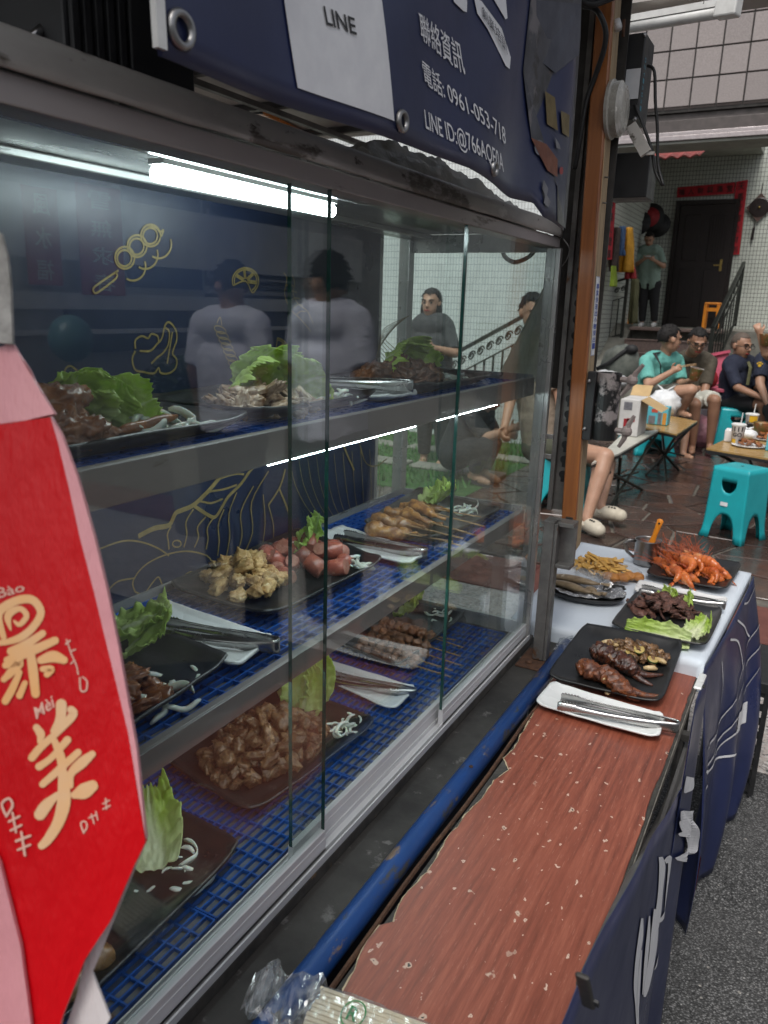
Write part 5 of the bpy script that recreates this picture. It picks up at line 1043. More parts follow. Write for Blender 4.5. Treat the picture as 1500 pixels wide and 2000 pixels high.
for i, (x, y, h) in enumerate(((745, 806, .036), (825, 865, .026), (690, 835, .03))):
    zc = thing('zucchini_slice', ('round roasted zucchini slice on top of the mushrooms', 'roasted zucchini slice at the right end of the mushrooms', 'roasted zucchini slice half under the dark wing')[i], 'zucchini', P4(x, y, h), 'zucchini slices')
    M_ = Matrix.Translation(P4(x, y, h)) @ Matrix.Rotation(.5 - i * .3, 4, 'X') @ Matrix.Rotation(.2 * i, 4, 'Y'); MB().lathe([(.0005, .003), (.010, .0032), (.0115, .002)], 16, M_).build('flesh', 'zucchini', zc); MB().lathe([(.0115, .002), (.0122, 0), (.011, -.003), (.0005, -.003)], 16, M_).build('rind', 'green_skin', zc)
for i, (x, y, rz) in enumerate(((735, 905, 2.0), (790, 915, .2), (545, 765, .4), (850, 860, -.5))):
    o = MB().tube([V((0, 0, 0)), V((.010, .001, .002)), V((.020, .004, .002)), V((.028, .006, 0))], [.004, .006, .006, .003], 8).mesh('garlic_piece', True); o.materials.append(MATS['garlic'])
    tag(inst('garlic_piece', o, Matrix.Translation(P4(x - 20, y, .022)) @ Matrix.Rotation(rz, 4, 'Z')), 'pale garlic stalk beside the stuffed wings', 'garlic', 'garlic pieces')
for i, (x, y) in enumerate(((560, 1060), (610, 780), (545, 980))):
    tag(inst('rice_crumb', chunk_mesh('rice_crumb', 'garlic', i + 7, (.006, .005, .004), .4, .2), Matrix.Translation(P4(x, y, .010 + (.022 if i else 0)))), ('pale rice crumb before the front stuffed wing', 'pale rice crumb on the dark stuffed wing', 'pale rice crumb at the waist of the front wing')[i], 'rice', 'rice crumbs')
c, ctr = dish('serving_tray', 'white tray with long tongs on the counter board', 'tray', [(1078, 1343), (1297, 1408), (1287, 1457), (1040, 1386)], BZ, 'white_melamine', rim=.012, curl=(.9, .6), seed=22)
tongs('long steel tongs in the white tray on the counter board', PZ(1330, 1422, BZ + .02), PZ(1092, 1372, BZ + .02), BZ + .011, .036, h=.021)
# ---------------------------------------------------------------- on the side table
SZ = TZ + .0035
c, ctr = dish('serving_plate', 'black plate of sliced beef and lettuce on the side table', 'plate', [(1240, 1167), (1413, 1201), (1377, 1279), (1186, 1234)], SZ, 'black_melamine', rim=.012, seed=23)
BEF = [chunk_mesh('beef_slice', 'beef', s, sz, .4, .4, 4, 1.8, .2, 4) for s, sz in ((1, (.024, .011, .004)), (2, (.020, .013, .005)), (3, (.028, .009, .004)), (4, (.016, .012, .006)))]
heap('beef_slice', 'beef', 'dark sliced beef strip heaped on the side table plate', 'sliced beef strips', BEF, mv(PZ(1292, 1198, SZ), 0), SZ + .012, 62, V((.075, 0, 0)), V((.01, .070, 0)), .036, 101, .4)
def P5(x, y, h): return PZ(*Z4(x, y), SZ + h)
lettuce('long green lettuce leaf along the front of the beef plate', None, P5(1045, 770, .010), P5(660, 690, .012) - P5(1045, 770, .010), L=.145, W=.060, seed=90, curl=.12, ruf=1.0, cup=.9, ribw=.3, up=V((0, -.6, .8)), pale=.6)
lettuce('pale lettuce heart at the right of the beef plate', None, P5(1040, 730, .010), P5(1160, 660, .03) - P5(1040, 730, .010), L=.065, W=.06, seed=91, curl=.5, ribw=.6, pale=1)
lettuce('lettuce leaf peeking out behind the beef strips', 'lettuce behind the beef', P5(880, 540, .012), V((.5, .6, .5)), L=.05, W=.06, seed=92)
lettuce('lettuce leaf peeking out behind the beef strips', 'lettuce behind the beef', P5(970, 560, .012), V((.8, .3, .4)), L=.05, W=.06, seed=93)
c, ctr = dish('serving_tray', 'white tray with tongs between the beef and the shrimps', 'tray', [(1247, 1141), (1422, 1177), (1412, 1196), (1235, 1163)], SZ, 'white_melamine', rim=.008, curl=(.9, .6), seed=24)
tongs('steel tongs in the tray between the beef and the shrimps', PZ(1420, 1184, SZ + .02), PZ(1250, 1152, SZ + .02), SZ + .010, .034, h=.020)
c, ctr = dish('serving_plate', 'black plate of whole red shrimps at the far corner of the side table', 'plate', [(1300, 1086), (1449, 1112), (1417, 1165), (1256, 1132)], SZ, 'black_melamine', rim=.012, seed=25)
pm('shrimp_pale', (.74, .40, .22), (.62, .24, .10), 40, .3, spec=.6)
def shrimp(a, dirn, L, seed, label):
    a, d = V(a), V(dirn).normalized(); up = V((0, 0, 1)); t_ = thing('whole_shrimp', label, 'shrimp', a, 'whole grilled shrimps'); rr = random.Random(seed); side_ = d.cross(up).normalized() * rr.choice((-1, 1)); cv = rr.uniform(1.2, 2.2)
    P = []; R_ = []; p = V(a); n_ = 25
    for k in range(n_):
        f = k / (n_ - 1); th = cv * f * f; dd = d * math.cos(th) + side_ * math.sin(th) * .75 - up * math.sin(th) * .25; p = p + dd * L / n_; P.append(p + up * .010 * math.sin(f * 3.1)); sg = (k % 4) / 4
        R_.append((.0074 + .0078 * math.sin(math.pi * min(1, f * .70 + .30)) ** .8) * (1.06 - .5 * f) * (1.10 - .22 * sg))
    mb = MB().tube(P, R_, 12, flat=1.25); mb.mi = [1 if (i // 12) % 4 == 3 and i % 12 > 5 else 0 for i in range(len(mb.f))]; mb.build('body', ['shrimp_shell', 'shrimp_pale'], t_, smooth=True)
    tl = MB(); e = P[-1]; dd = (P[-1] - P[-3]).normalized(); s2 = dd.cross(up).normalized()
    for q in (-1, -.3, .4, 1): tl.tube([e, e + dd * .008 + s2 * q * .004, e + dd * .017 + s2 * q * .008], [.002, .0040, .001], 6, flat=.4)
    tl.build('tail_fan', 'shrimp_shell', t_, smooth=True)
    hd = MB().tube([P[0] + d * .004, a - d * .010 + up * .003, a - d * .022 + up * .005, a - d * .032 + up * .008, a - d * .046 + up * .014], [.0145, .0158, .0130, .0072, .0010], 12); hd.v = [tuple(V(v) * (1) + V((0, 0, .0016 * noise.noise(V(v) * 160)))) for v in hd.v]; hd.build('head', 'shrimp_shell', t_, smooth=True)
    for s_ in (-1, 1): MB().sphere(a - d * .030 + up * .010 + side_ * s_ * .006, .0026, 8, 6).build('eye', 'black_rubber', t_)
    lg = MB()
    for k in range(16):
        q = P[k] if k < 14 else a - d * .012; o_ = rr.uniform(-.6, .6); lg.tube([q - up * .004, q - up * .010 + side_ * (.008 if k % 2 else -.008) - d * .008 * (1 + o_), q + side_ * (.020 if k % 2 else -.018) - d * (.016 + .012 * o_) - up * .006], [.0015, .0012, .0006], 4)
    lg.build('legs', 'shrimp_feeler', t_)
    fl = MB(); h0 = a - d * .040 + up * .010
    for k in range(8):
        w1 = V((rr.gauss(0, 1), rr.gauss(0, 1), rr.uniform(.0, 1.2))).normalized(); pts = [h0, h0 - d * .018 + w1 * .010, h0 - d * .040 * rr.uniform(.5, 1) + w1 * .026, h0 - d * .045 + w1 * .055 * rr.uniform(.5, 1.1) + V((0, 0, -.004))]
        fl.tube(smoothpts([tuple(p) for p in pts], 3), .0007, 4)
    fl.build('feelers', 'shrimp_feeler', t_)
rr = random.Random(12); S0 = PZ(1352, 1126, SZ); NS = 24
for i in range(NS):
    a_ = rr.random() * math.tau; q = math.sqrt(rr.random()); p = V((S0.x - .018 + .070 * q * math.cos(a_), S0.y + .085 * q * math.sin(a_), SZ + .014 + .058 * (1 - q * q) * (i / (NS - 1))))
    ang = rr.uniform(-1.2, .5); shrimp(p, (math.cos(ang), math.sin(ang) - .15, -.10), rr.uniform(.060, .080), i, 'whole red grilled shrimp lying on top of the pile' if i == NS - 1 else 'whole red grilled shrimp with long feelers in the pile')
# cup with brush
cu = PZ(1261, 1101, SZ); k1 = PZ(1290, 1101, SZ); cr = .037
mug = thing('steel_mug', 'steel mug holding a sauce brush on the side table', 'mug', cu)
MB().lathe([(.0005, .001), (cr * .94, .001), (cr * .97, .003), (cr, .020), (cr * 1.02, .074), (cr * 1.06, .077), (cr * .99, .0775), (cr * .96, .074), (cr * .94, .004), (.0005, .004)], 28, Matrix.Translation(cu)).build('bowl', 'steel_dull', mug, smooth=True)
lf = V((-.80, -.30, 0)).normalized(); MB().tube([cu + lf * cr * .98 + V((0, 0, .018)), cu + lf * (cr + .022) + V((0, 0, .035)), cu + lf * (cr + .030) + V((0, 0, .060)), cu + lf * (cr + .020) + V((0, 0, .071)), cu + lf * cr * 1.0 + V((0, 0, .070))], .003, 8, flat=1.6).build('handle', 'steel_dull', mug, smooth=True)
sauce = MB().lathe([(.0005, .060), (cr * .95, .060)], 24, Matrix.Translation(cu)).build('sauce', 'brown_saucy', mug)
br = thing('sauce_brush', 'orange plastic brush standing in the steel mug', 'brush', cu + V((0, 0, .06)))
b0, b1 = PY(1272, 1062, cu.y - .004), PY(1291, 1014, cu.y - .004)
dv = (b1 - b0); MB().tube([b0 - dv * .45, b0, b0 + dv * .35, b0 + dv * .7, b1 - dv * .05, b1], [.011, .0105, .0068, .0085, .0095, .004], 12, flat=.5, up=(0, 1, 0)).build('handle', 'orange_plastic', br, smooth=True)
MB().tube([b1 - dv * .16 - V((0, .0055, 0)), b1 - dv * .16 - V((0, .0035, 0))], .003, 8).build('hang_hole', 'black_rubber', br)
MB().tube([b0 - dv * .95, b0 - dv * .45], .010, 10, flat=.6, up=(0, 1, 0)).build('bristles', 'black_rubber', br)
# fries and nuggets on a clear plate
fc = PZ(1187, 1122, SZ); fp = thing('clear_plate', 'clear round plastic plate under the french fries', 'plate', fc)
MB().lathe([(.0005, .002), (.060, .002), (.075, .006), (.092, .014), (.094, .0135), (.076, .004), (.060, 0), (.0005, 0)], 40, Matrix.Translation(fc)).build('disc', 'clear_plastic', fp, smooth=True)
FRY = []
for k in range(3):
    me = MB().tube([(-.032, 0, 0), (-.01, .002 * k, .001), (.012, -.001 * k, .002), (.034, .002, 0)], .0048, 4).mesh('french_fry', False); me.materials.append(MATS['fry']); FRY.append(me)
heap('french_fry', 'french fry', 'thin golden french fry on the clear plate', 'french fries', FRY, mv(PZ(1172, 1112, SZ), 0), SZ + .008, 56, V((.066, 0, 0)), V((.0, .060, 0)), .026, 111, .18, (.75, 1.1))
NUG = [chunk_mesh('nugget', 'nugget', s, (.021, .018, .012), .2, .1, 3, 1.5, .1) for s in (1, 2)]
for i, (x, y, h) in enumerate(((650, 385, .016), (600, 385, .013), (735, 380, .012), (570, 375, .016), (690, 375, .012))):
    tag(inst('nugget', NUG[i % 2], Matrix.Translation(P5(x, y, h)) @ Matrix.Rotation(i * 1.4, 4, 'Z')), 'round golden nugget in front of the fries', 'nugget', 'nuggets by the fries')
# fish on foil under a clear ribbed lid
hc = PZ(1138, 1163, SZ); fo = thing('foil_plate', 'dark oval plate lined with crumpled foil under grilled fish', 'plate', hc)
Mo = Matrix.Translation(hc) @ Matrix.Diagonal((1.05, .72, 1, 1))
MB().lathe([(.0005, .004), (.070, .004), (.095, .012), (.104, .018), (.105, .0165), (.096, .006), (.070, 0), (.0005, 0)], 40, Mo).build('plate_rim', 'black_melamine', fo, smooth=True)
def foilf(u, v):
    r = .106 * u; a = v * math.tau; n_ = noise.fractal(V((r * 30 * math.cos(a), r * 30 * math.sin(a), 3)), 1, 2, 4); return Mo @ V((r * math.cos(a) * (1 + .05 * n_), r * math.sin(a) * (1 + .05 * n_), .012 + .012 * u ** 3 + .008 * n_ * (.4 + u)))
MB().grid(foilf, 16, 48).build('foil', 'foil', fo)
for i, (x0, y0, x1, y1, h) in enumerate(((225, 375, 520, 420, .026), (235, 410, 470, 470, .022), (430, 455, 500, 470, .018))):
    a, b = P5(x0, y0, h), P5(x1, y1, h); d_ = b - a; P = [a + d_ * k / 10 + V((0, .006 * math.sin(k * .5), 0)) for k in range(11)]
    t_ = thing('grilled_fish', ('grilled fish at the back of the foil plate', 'grilled fish at the front of the foil plate', 'grilled fish in the middle of the foil plate')[i], 'fish', a, 'grilled fish on foil'); MB().tube(P, [.003 + .0105 * math.sin(math.pi * min(1, k / 10 * .9 + .1)) ** .8 for k in range(11)], 12, flat=.75).build('body', 'fish_skin', t_, smooth=True)
    MB().tube([b, b + d_.normalized() * .014, b + d_.normalized() * .024], [.004, .010, .013], 8, flat=.25).build('tail', 'fish_skin', t_)
tag(inst('charred_tail', chunk_mesh('charred_tail', 'black_rubber', 3, (.02, .012, .008), .4, .2), Matrix.Translation(P5(620, 445, .018))), 'charred black fish tail at the foil edge', 'fish')
ld = thing('food_cover', 'clear ribbed plastic cover leaning over the fish', 'cover', PZ(1130, 1120, SZ))
la, lb = P5(205, 330, .030), P5(585, 395, .012); dl = (lb - la); nl = V((.15, .5, .85)).normalized()
def lidf(u, v):
    p = la + dl * u; rib = .0028 * (1 if int(u * 34) % 2 else -1); w_ = V((0, .030, .022)); return p + w_ * (v - .5) * 1.2 + V((0, -.4, 1)) * (.014 * math.sin(math.pi * v) + rib * .5)
MB().grid(lidf, 68, 8, .0006).build('ribbed_wall', 'clear_plastic', ld)
MB().tube([la - V((0, .018, .012)), lb - V((0, .018, .012))], .0015, 6).build('edge', 'clear_plastic', ld)
# crumpled clear wrap below the table edge, beside the post
cw = thing('clear_wrap', 'crumpled clear plastic wrap beside the post foot', 'plastic bag', PZ(1100, 1262, .645))
def wrf(u, v):
    n_ = noise.fractal(V((u * 5, v * 5, 1)), 1, 2, 4); return (-.44 + .13 * u + .01 * n_, 1.665 + .05 * v + .008 * n_, .646 + .032 * math.sin(math.pi * u) ** .5 * math.sin(math.pi * v) ** .5 + .016 * abs(n_))
MB().grid(wrf, 26, 14).build('film', 'crinkly_film', cw)
# ---------------------------------------------------------------- pack of sticks at the front of the counter
pk = thing('chopstick_pack', 'clear plastic pack of pale wooden chopsticks on the counter edge', 'chopsticks', PZ(720, 1990, BZ))
pm('stick_wood', (.72, .62, .44), (.60, .50, .33), 12, .5, stretch=(1, 8, 8))
pm('green_print', (.02, .22, .045), None, 10, .5)
q0, q1 = PZ(634, 1934, BZ + .012), PZ(850, 2012, BZ + .012); dd = (q1 - q0).normalized(); nn = V((-dd.y, dd.x, 0)); rr = random.Random(1)
for k in range(30):
    o_ = nn * (-.006 - .0058 * (k % 10)) + V((0, 0, -.004 + .0056 * (k // 10))); e0 = rr.uniform(-.003, .003)
    MB().bar(q0 + o_ + dd * e0, q0 + o_ + dd * .19, .0048, .0048).build('chopstick', 'stick_wood', pk, bevel=.0008, seg=1)
def wrap(u, v):
    a = v * math.tau; p = q0 + dd * (-.075 + .275 * u) + nn * (-.032); n_ = noise.fractal(V((u * 14, v * 5, 0)), 1, 2, 3) * (.016 if u < .27 else .0016); k = .75 if u < .03 else 1
    return p + nn * (.0345 * math.cos(a) * k + n_) + V((0, 0, .0035 + .0125 * math.sin(a) * k + n_ * .8))
MB().grid(wrap, 60, 24).build('film', 'crinkly_film', pk, smooth=False)
cg = PZ(690, 1980, BZ + .0275); cm_ = MB(); ex, ey = dd, nn
stroke(cm_, [(cg + ex * .013 * math.cos(a * math.tau / 24) + ey * .017 * math.sin(a * math.tau / 24), .0016) for a in range(25)], nrm=V((0, 0, 1)))
text_on('R', lambda u, v: cg + ex * (-.006 + .012 * u) + ey * (-.009 + .018 * v), .02, cm_); cm_.build('green_logo', 'green_print', pk)
# ---------------------------------------------------------------- house across the paved yard
HY = 15.8
gridmat('wall_tile', (.50, .53, .48), (.035, .036, .034), .056, .072, w=.075, axis='XZ')
gridmat('wall_tile_side', (.50, .53, .48), (.035, .036, .034), .10, .072, w=.05, axis='YZ')
gridmat('yard_tile', (.60, .63, .62), (.14, .15, .15), .034, .066, w=.07, axis='XZ')
pm('dark_wood', (.014, .007, .006), (.008, .004, .0035), 8, .4, 0, .2, 60, stretch=(8, 8, 1))
pm('granite_pink', (.24, .17, .145), (.15, .11, .095), 50, .5, 0, .1, 120)
pm('concrete', (.24, .235, .20), (.17, .165, .14), 6, .85, 0, .3, 60)
pm('canopy_tile', (.30, .265, .255), (.23, .20, .195), 90, .6, 0, .5, 140, vary=.09)
pm('canopy_joint', (.035, .032, .030), None, 10, .8)
pm('brown_trim', (.085, .070, .066), (.06, .05, .047), 10, .5)
pm('alu_strip', (.42, .38, .38), (.34, .30, .30), 20, .4, .5)
pm('red_roof', (.45, .10, .085), (.33, .07, .06), 10, .5)
pm('red_paper', (.42, .008, .018), (.34, .006, .014), 12, .55)
pm('ink', (.015, .008, .008), None, 10, .5)
pm('wrought_iron', (.030, .034, .026), (.018, .02, .016), 20, .45, .3)
pm('brass', (.42, .30, .10), None, 20, .3, 1)
pm('beam_paint', (.33, .34, .30), (.25, .26, .23), 5, .7)
house = thing('tiled_house', 'white tiled house with a dark door above a short stair', 'house', (-2, HY, 0))
MB().box((-3.08, HY, 0), (6, HY + .25, 5.6)).build('front_wall', 'wall_tile', house)
MB().box((-3.3, 12.6, 0), (-3.08, HY + .25, 4.1)).build('side_wall', 'wall_tile_side', house)
dq = [PY(1305, 632, HY - .03), PY(1407, 628, HY - .03), PY(1429, 398, HY - .03), PY(1327, 405, HY - .03)]
dx0, dx1 = dq[0].x - .02, dq[1].x; dz0, dz1 = 1.17, dq[2].z
dr = MB().box((dx0, HY - .06, dz0), (dx1, HY - .005, dz1)).build('door', 'dark_wood', house, bevel=.01)
for (xa, xb, za, zb) in ((.12, .42, .55, .92), (.58, .88, .55, .92), (.12, .42, .08, .48), (.58, .88, .08, .48)):
    MB().box((dx0 + (dx1 - dx0) * xa, HY - .075, dz0 + (dz1 - dz0) * za), (dx0 + (dx1 - dx0) * xb, HY - .061, dz0 + (dz1 - dz0) * zb)).build('panel', 'dark_wood', dr, bevel=.02)
for k in range(6): MB().box((dx0 + (dx1 - dx0) * (.60 + k * .045), HY - .085, dz0 + (dz1 - dz0) * .58), (dx0 + (dx1 - dx0) * (.615 + k * .045), HY - .0751, dz0 + (dz1 - dz0) * .90)).build('louvre', 'dark_wood', dr)
q = PY(1405, 518, HY - .10); MB().bar(q - V((.10, 0, 0)), q, .02, .02).box((q.x, HY - .08, q.z - .10), (q.x + .04, HY - .061, q.z + .10)).build('handle', 'brass', dr)
for (xa, xb) in ((dx0 - .09, dx0 - .003), (dx1 + .003, dx1 + .06)): MB().box((xa, HY - .05, 1.17), (xb, HY - .002, dz1 + .08)).build('door_jamb', 'dark_wood', house)
MB().box((dx0 - .002, HY - .05, dz1 + .003), (dx1 + .002, HY - .002, dz1 + .08)).build('door_head', 'dark_wood', house)
# porch floor and steps
PF = 1.17; sx0, sx1 = -2.78, -1.35
MB().box((-3.078, 13.7, 0), (6, HY - .002, PF)).build('porch_floor', 'concrete', house)
MB().box((sx0, 13.35, PF - .04), (sx1, 13.73, PF + .012)).build('porch_edge', 'granite_pink', house, bevel=.01)
for i in range(6):
    z = PF - .195 * (i + 1); y = 13.4 - .30 * (i + 1)
    if z > 0: MB().box((sx0, y, 0), (sx1, y + .31 if i else 13.699, z)).build('step', 'granite_pink', house, bevel=.01); MB().box((sx0 - .004, y - .02, z + .001), (sx1 + .004, y + .30, z + .022)).build('tread', 'granite_pink', house, bevel=.006)
lwall = MB().add([(-3.19, 11.6, 0), (sx0 - .01, 11.6, 0), (sx0 - .01, 13.69, 0), (-3.19, 13.69, 0), (-3.19, 11.6, .10), (sx0 - .01, 11.6, .10), (sx0 - .01, 13.69, PF + .05), (-3.19, 13.69, PF + .05)], [(0, 3, 2, 1), (4, 5, 6, 7), (0, 1, 5, 4), (1, 2, 6, 5), (2, 3, 7, 6), (3, 0, 4, 7)]).build('stair_cheek', 'concrete', house)
# porch ceiling, beam and round light
MB().box((-3.19, 12.9, 4.105), (-1.35, HY - .003, 4.25)).build('porch_ceiling', 'beam_paint', house)
MB().box((-3.19, 12.6, 3.92), (-1.35, 12.88, 4.25)).build('beam', 'beam_paint', house)
A = PY(1300, 345, 14.4); lp = thing('ceiling_lamp', 'round white lamp on the porch ceiling', 'lamp', (A.x, 14.4, 4.0)); MB().lathe([(.0005, -.11), (.16, -.085), (.24, -.02), (.25, 0)], 24, Matrix.Translation((A.x, 14.4, 4.09))).build('shade', 'white_melamine', lp, smooth=True); MB().lathe([(.26, -.01), (.26, .012)], 24, Matrix.Translation((A.x, 14.4, 4.092))).build('ring', 'beam_paint', lp)
# red corrugated awning under the canopy
ra, rb_ = PY(1268, 300, 11.5), PY(1372, 291, 11.5)
aw = thing('red_awning', 'strip of wavy red roof tiles under the canopy', 'awning', ra)
MB().grid(lambda u, v: (ra.x - 1 + (rb_.x - ra.x + 1.0) * u, 11.4 + .9 * v, ra.z - .09 + .30 * v + .035 * abs(math.sin(u * 34))), 120, 4, .02).build('sheet', 'red_roof', aw, smooth=True)
# canopy band of big grey tiles over a roller shutter box
CY = 10.0
can = thing('tiled_canopy', 'canopy band of large grey square tiles over a shutter box', 'canopy', (0, CY, 3.4))
zb = PY(1400, 203, CY).z; xj = PY(1305, 130, CY).x
MB().box((-2.6, CY + .02, zb - .05), (6, CY + .3, zb + 6.2 * .29)).build('backing', 'canopy_joint', can)
for r in range(6):
    for k in range(-3, 12):
        x = xj + k * .277; z = zb + r * .29
        MB().box((x + .008, CY - .002, z + .008), (x + .269, CY + .019, z + .282)).build('tile', 'canopy_tile', can, bevel=.003, seg=1)
for k in range(-3, 12): x = xj + k * .277; MB().add([(x + .008, CY - .002, zb), (x + .269, CY - .002, zb), (x + .269, CY + .06, zb - .05), (x + .008, CY + .06, zb - .05), (x + .008, CY + .08, zb), (x + .269, CY + .08, zb)], [(0, 3, 2, 1), (0, 1, 5, 4), (2, 3, 4, 5)]).build('edge_tile', 'canopy_tile', can)
zt = zb - .055
for (y0, dz, h, m_) in ((.06, 0, .07, 'brown_trim'), (.02, .072, .13, 'brown_trim'), (-.02, .204, .04, 'alu_strip'), (-.035, .246, .05, 'alu_strip'), (.0, .298, .03, 'beam_paint')):
    MB().box((-2.6, CY + y0, zt - dz - h), (6, CY + .5, zt - dz)).build('shutter_trim', m_, can, bevel=.004)
# red couplets and the wind ornament
def couplet(label, c, yy, chars, vertical=True, mb_=None):
    f = quad(*[PY(x, y, yy) for x, y in c]); o = thing('paper_couplet', label, 'paper scroll', f(.5, 0))
    MB().grid(f, 1, 1, .004).build('red_strip', 'red_paper', o); tb = MB(); n_ = len(chars)
    g = quad(*[PY(x, y, yy - .008) for x, y in c])
    for i, ch in enumerate(chars):
        if vertical: text_on(ch, lambda u, v: g(.22 + .56 * u, 1 - (i + .85) / n_ + .68 / n_ * v), .01, tb)
        else: text_on(ch, lambda u, v: g((i + .18) / n_ + .62 / n_ * u, .2 + .6 * v), .01, tb)
    tb.build('characters', 'ink', o)
couplet('tall red paper couplet right of the dark door', [(1422, 498), (1444, 497), (1461, 351), (1438, 355)], HY - .03, '天馬行富迎財到')
couplet('wide red paper banner over the dark door', [(1322, 386), (1434, 378), (1436, 356), (1323, 366)], HY - .03, '福人財興滿堂', False)
couplet('red paper couplet left of the porch, half hidden by the post', [(1180, 507), (1195, 507), (1203, 387), (1186, 387)], 12.55, '春滿人間福')
q = PY(1483, 405, HY - .05); orn = thing('wall_ornament', 'brown diamond ornament with a tassel on the tiled wall', 'ornament', q)
pm('ornament_brown', (.10, .055, .045), (.06, .035, .03), 40, .5)
MB().prism([q + V((0, 0, .24)), q + V((.21, 0, 0)), q + V((0, 0, -.24)), q + V((-.21, 0, 0))], (0, .03, 0)).build('board', 'ornament_brown', orn)
MB().lathe([(.0005, .004), (.15, .004), (.16, 0)], 24, Matrix.Translation(q - V((0, .004, 0))) @ Matrix.Rotation(math.pi / 2, 4, 'X')).build('disc', 'dark_wood', orn)
MB().sphere(q - V((0, .02, 0)), .02, 8, 6).build('boss', 'brass', orn)
MB().tube([q + V((-.03, 0, -.24)), q + V((-.035, 0, -.30)), q + V((-.04, 0, -.34)), q + V((-.045, 0, -.54))], [.006, .006, .022, .026], 8).build('tassel', 'dark_wood', orn)
MB().tube([q + V((0, .01, .24)), q + V((.0, .01, .40))], .006, 5).build('cord', 'dark_wood', orn)
# railings with scrolls
def railing(label, a, b, h, n_, seed=0, low=None):
    a, b = V(a), V(b); t_ = thing('iron_railing', label, 'railing', low or (a + V((0, 0, -h)))); up = V((0, 0, 1)); d = (b - a).normalized()
    MB().bar(a, b, .05, .035).build('top_rail', 'wrought_iron', t_, bevel=.005); MB().bar(a - up * (h * .9), b - up * (h * .9), .03, .02).build('bottom_rail', 'wrought_iron', t_)
    MB().bar(a - up * (h * .30), b - up * (h * .30), .022, .014).build('mid_rail', 'wrought_iron', t_)
    for k in range(n_ + 1):
        p = a.lerp(b, k / n_); MB().bar(p - up * (h if k in (0, n_) else h * .9), p - up * (0 if k in (0, n_) else h * .30), .045 if k in (0, n_) else .018).build('post' if k in (0, n_) else 'baluster', 'wrought_iron', t_)
    for k in range(n_):
        c_ = a.lerp(b, (k + .5) / n_) - up * (h * .15); r_ = min(h * .12, (b - a).length / n_ * .42); P = []
        for j in range(20): an = j * .55; rr_ = r_ * (1 - j / 24); P.append(c_ + d * rr_ * math.cos(an) + up * rr_ * math.sin(an))
        MB().tube(P, .009, 5).build('scroll', 'wrought_iron', t_)
railing('iron railing with scrolls at the left of the porch', PY(1150, 566, 13.3), PY(1226, 543, 13.3), .98, 6)
railing('sloping iron stair railing right of the dark door', PY(1392, 640, 11.8), PY(1453, 513, 13.6), .95, 9)
# things hanging on the porch side wall
pm('cl_yellow', (.55, .27, .012), (.40, .19, .01), 10, .7); pm('cl_brown', (.10, .07, .06), (.05, .035, .03), 14, .8); pm('cl_black', (.012, .012, .013), None, 10, .7); pm('cl_red', (.30, .012, .018), None, 10, .7); pm('cl_blue', (.05, .11, .24), None, 10, .7); pm('cl_green', (.30, .42, .03), None, 10, .6); pm('cl_olive', (.10, .10, .045), None, 10, .8)
def garment(label, px, w_, yy, mat, seed):
    (xt, yt, xb, yb) = px
    def f(u, v):
        p = PY(xt + (xb - xt) * v + (u - .5) * w_ * (.55 + .45 * v), yt + (yb - yt) * v, yy); return p + V((0, .05 * math.sin(u * 12 + seed + v * 3) - .07 * math.sin(math.pi * u), 0))
    o = MB().grid(f, 16, 14, .02).build('hanging_garment', mat, smooth=True); tag(o, label, 'clothing')
garment('yellow raincoat hanging on the porch side', (1224, 445, 1222, 532), 34, 13.2, 'cl_yellow', 1)
garment('brown scarf hanging left of the yellow raincoat', (1203, 445, 1200, 530), 20, 12.75, 'cl_brown', 2)
garment('pale blue cloth between the scarf and the raincoat', (1217, 443, 1214, 500), 14, 13.0, 'cl_blue', 3)
garment('red cloth hanging below the raincoat', (1232, 500, 1230, 545), 24, 13.3, 'cl_red', 4)
garment('dark olive bag hanging below the hats', (1258, 440, 1256, 500), 40, 15.55, 'cl_brown', 5)
garment('patterned cloth hanging behind the left railing', (1240, 545, 1238, 632), 18, 13.6, 'cl_olive', 8)
garment('bright green strip hanging below the scarf', (1200, 520, 1198, 560), 8, 12.7, 'cl_green', 6)
def hat(label, px, py, yy, mat, mat2, s=1.0):
    c = PY(px, py, yy); o = thing('hanging_hat', label, 'hat', c); M_ = Matrix.Translation(c) @ Matrix.Rotation(math.radians(75), 4, 'X')
    MB().lathe([(.20 * s, 0), (.20 * s, .012), (.12 * s, .03), (.11 * s, .11 * s), (.06 * s, .14 * s), (.0005, .145 * s)], 20, M_).build('crown', mat, o, smooth=True)
    MB().lathe([(.27 * s, -.01), (.28 * s, 0), (.12 * s, .025)], 20, M_).build('brim', mat2, o, smooth=True)
hat('red and black hat hanging on the porch wall', 1268, 425, 15.4, 'cl_red', 'cl_black', .95); hat('black hat hanging right of the red one', 1285, 440, 15.5, 'cl_black', 'cl_black', .8); hat('black hat hanging left of the red one', 1246, 436, 15.0, 'cl_black', 'cl_black', .8)
q = PY(1248, 412, 15.5); tc2 = thing('toy_bat', 'blue stick with a yellow knob on the porch wall', 'stick', q); MB().tube([q, q - V((0, 0, .22))], .022, 8).build('stick', 'cl_blue', tc2); MB().sphere(q + V((0, 0, .03)), .035, 8, 6).build('knob', 'cl_yellow', tc2)
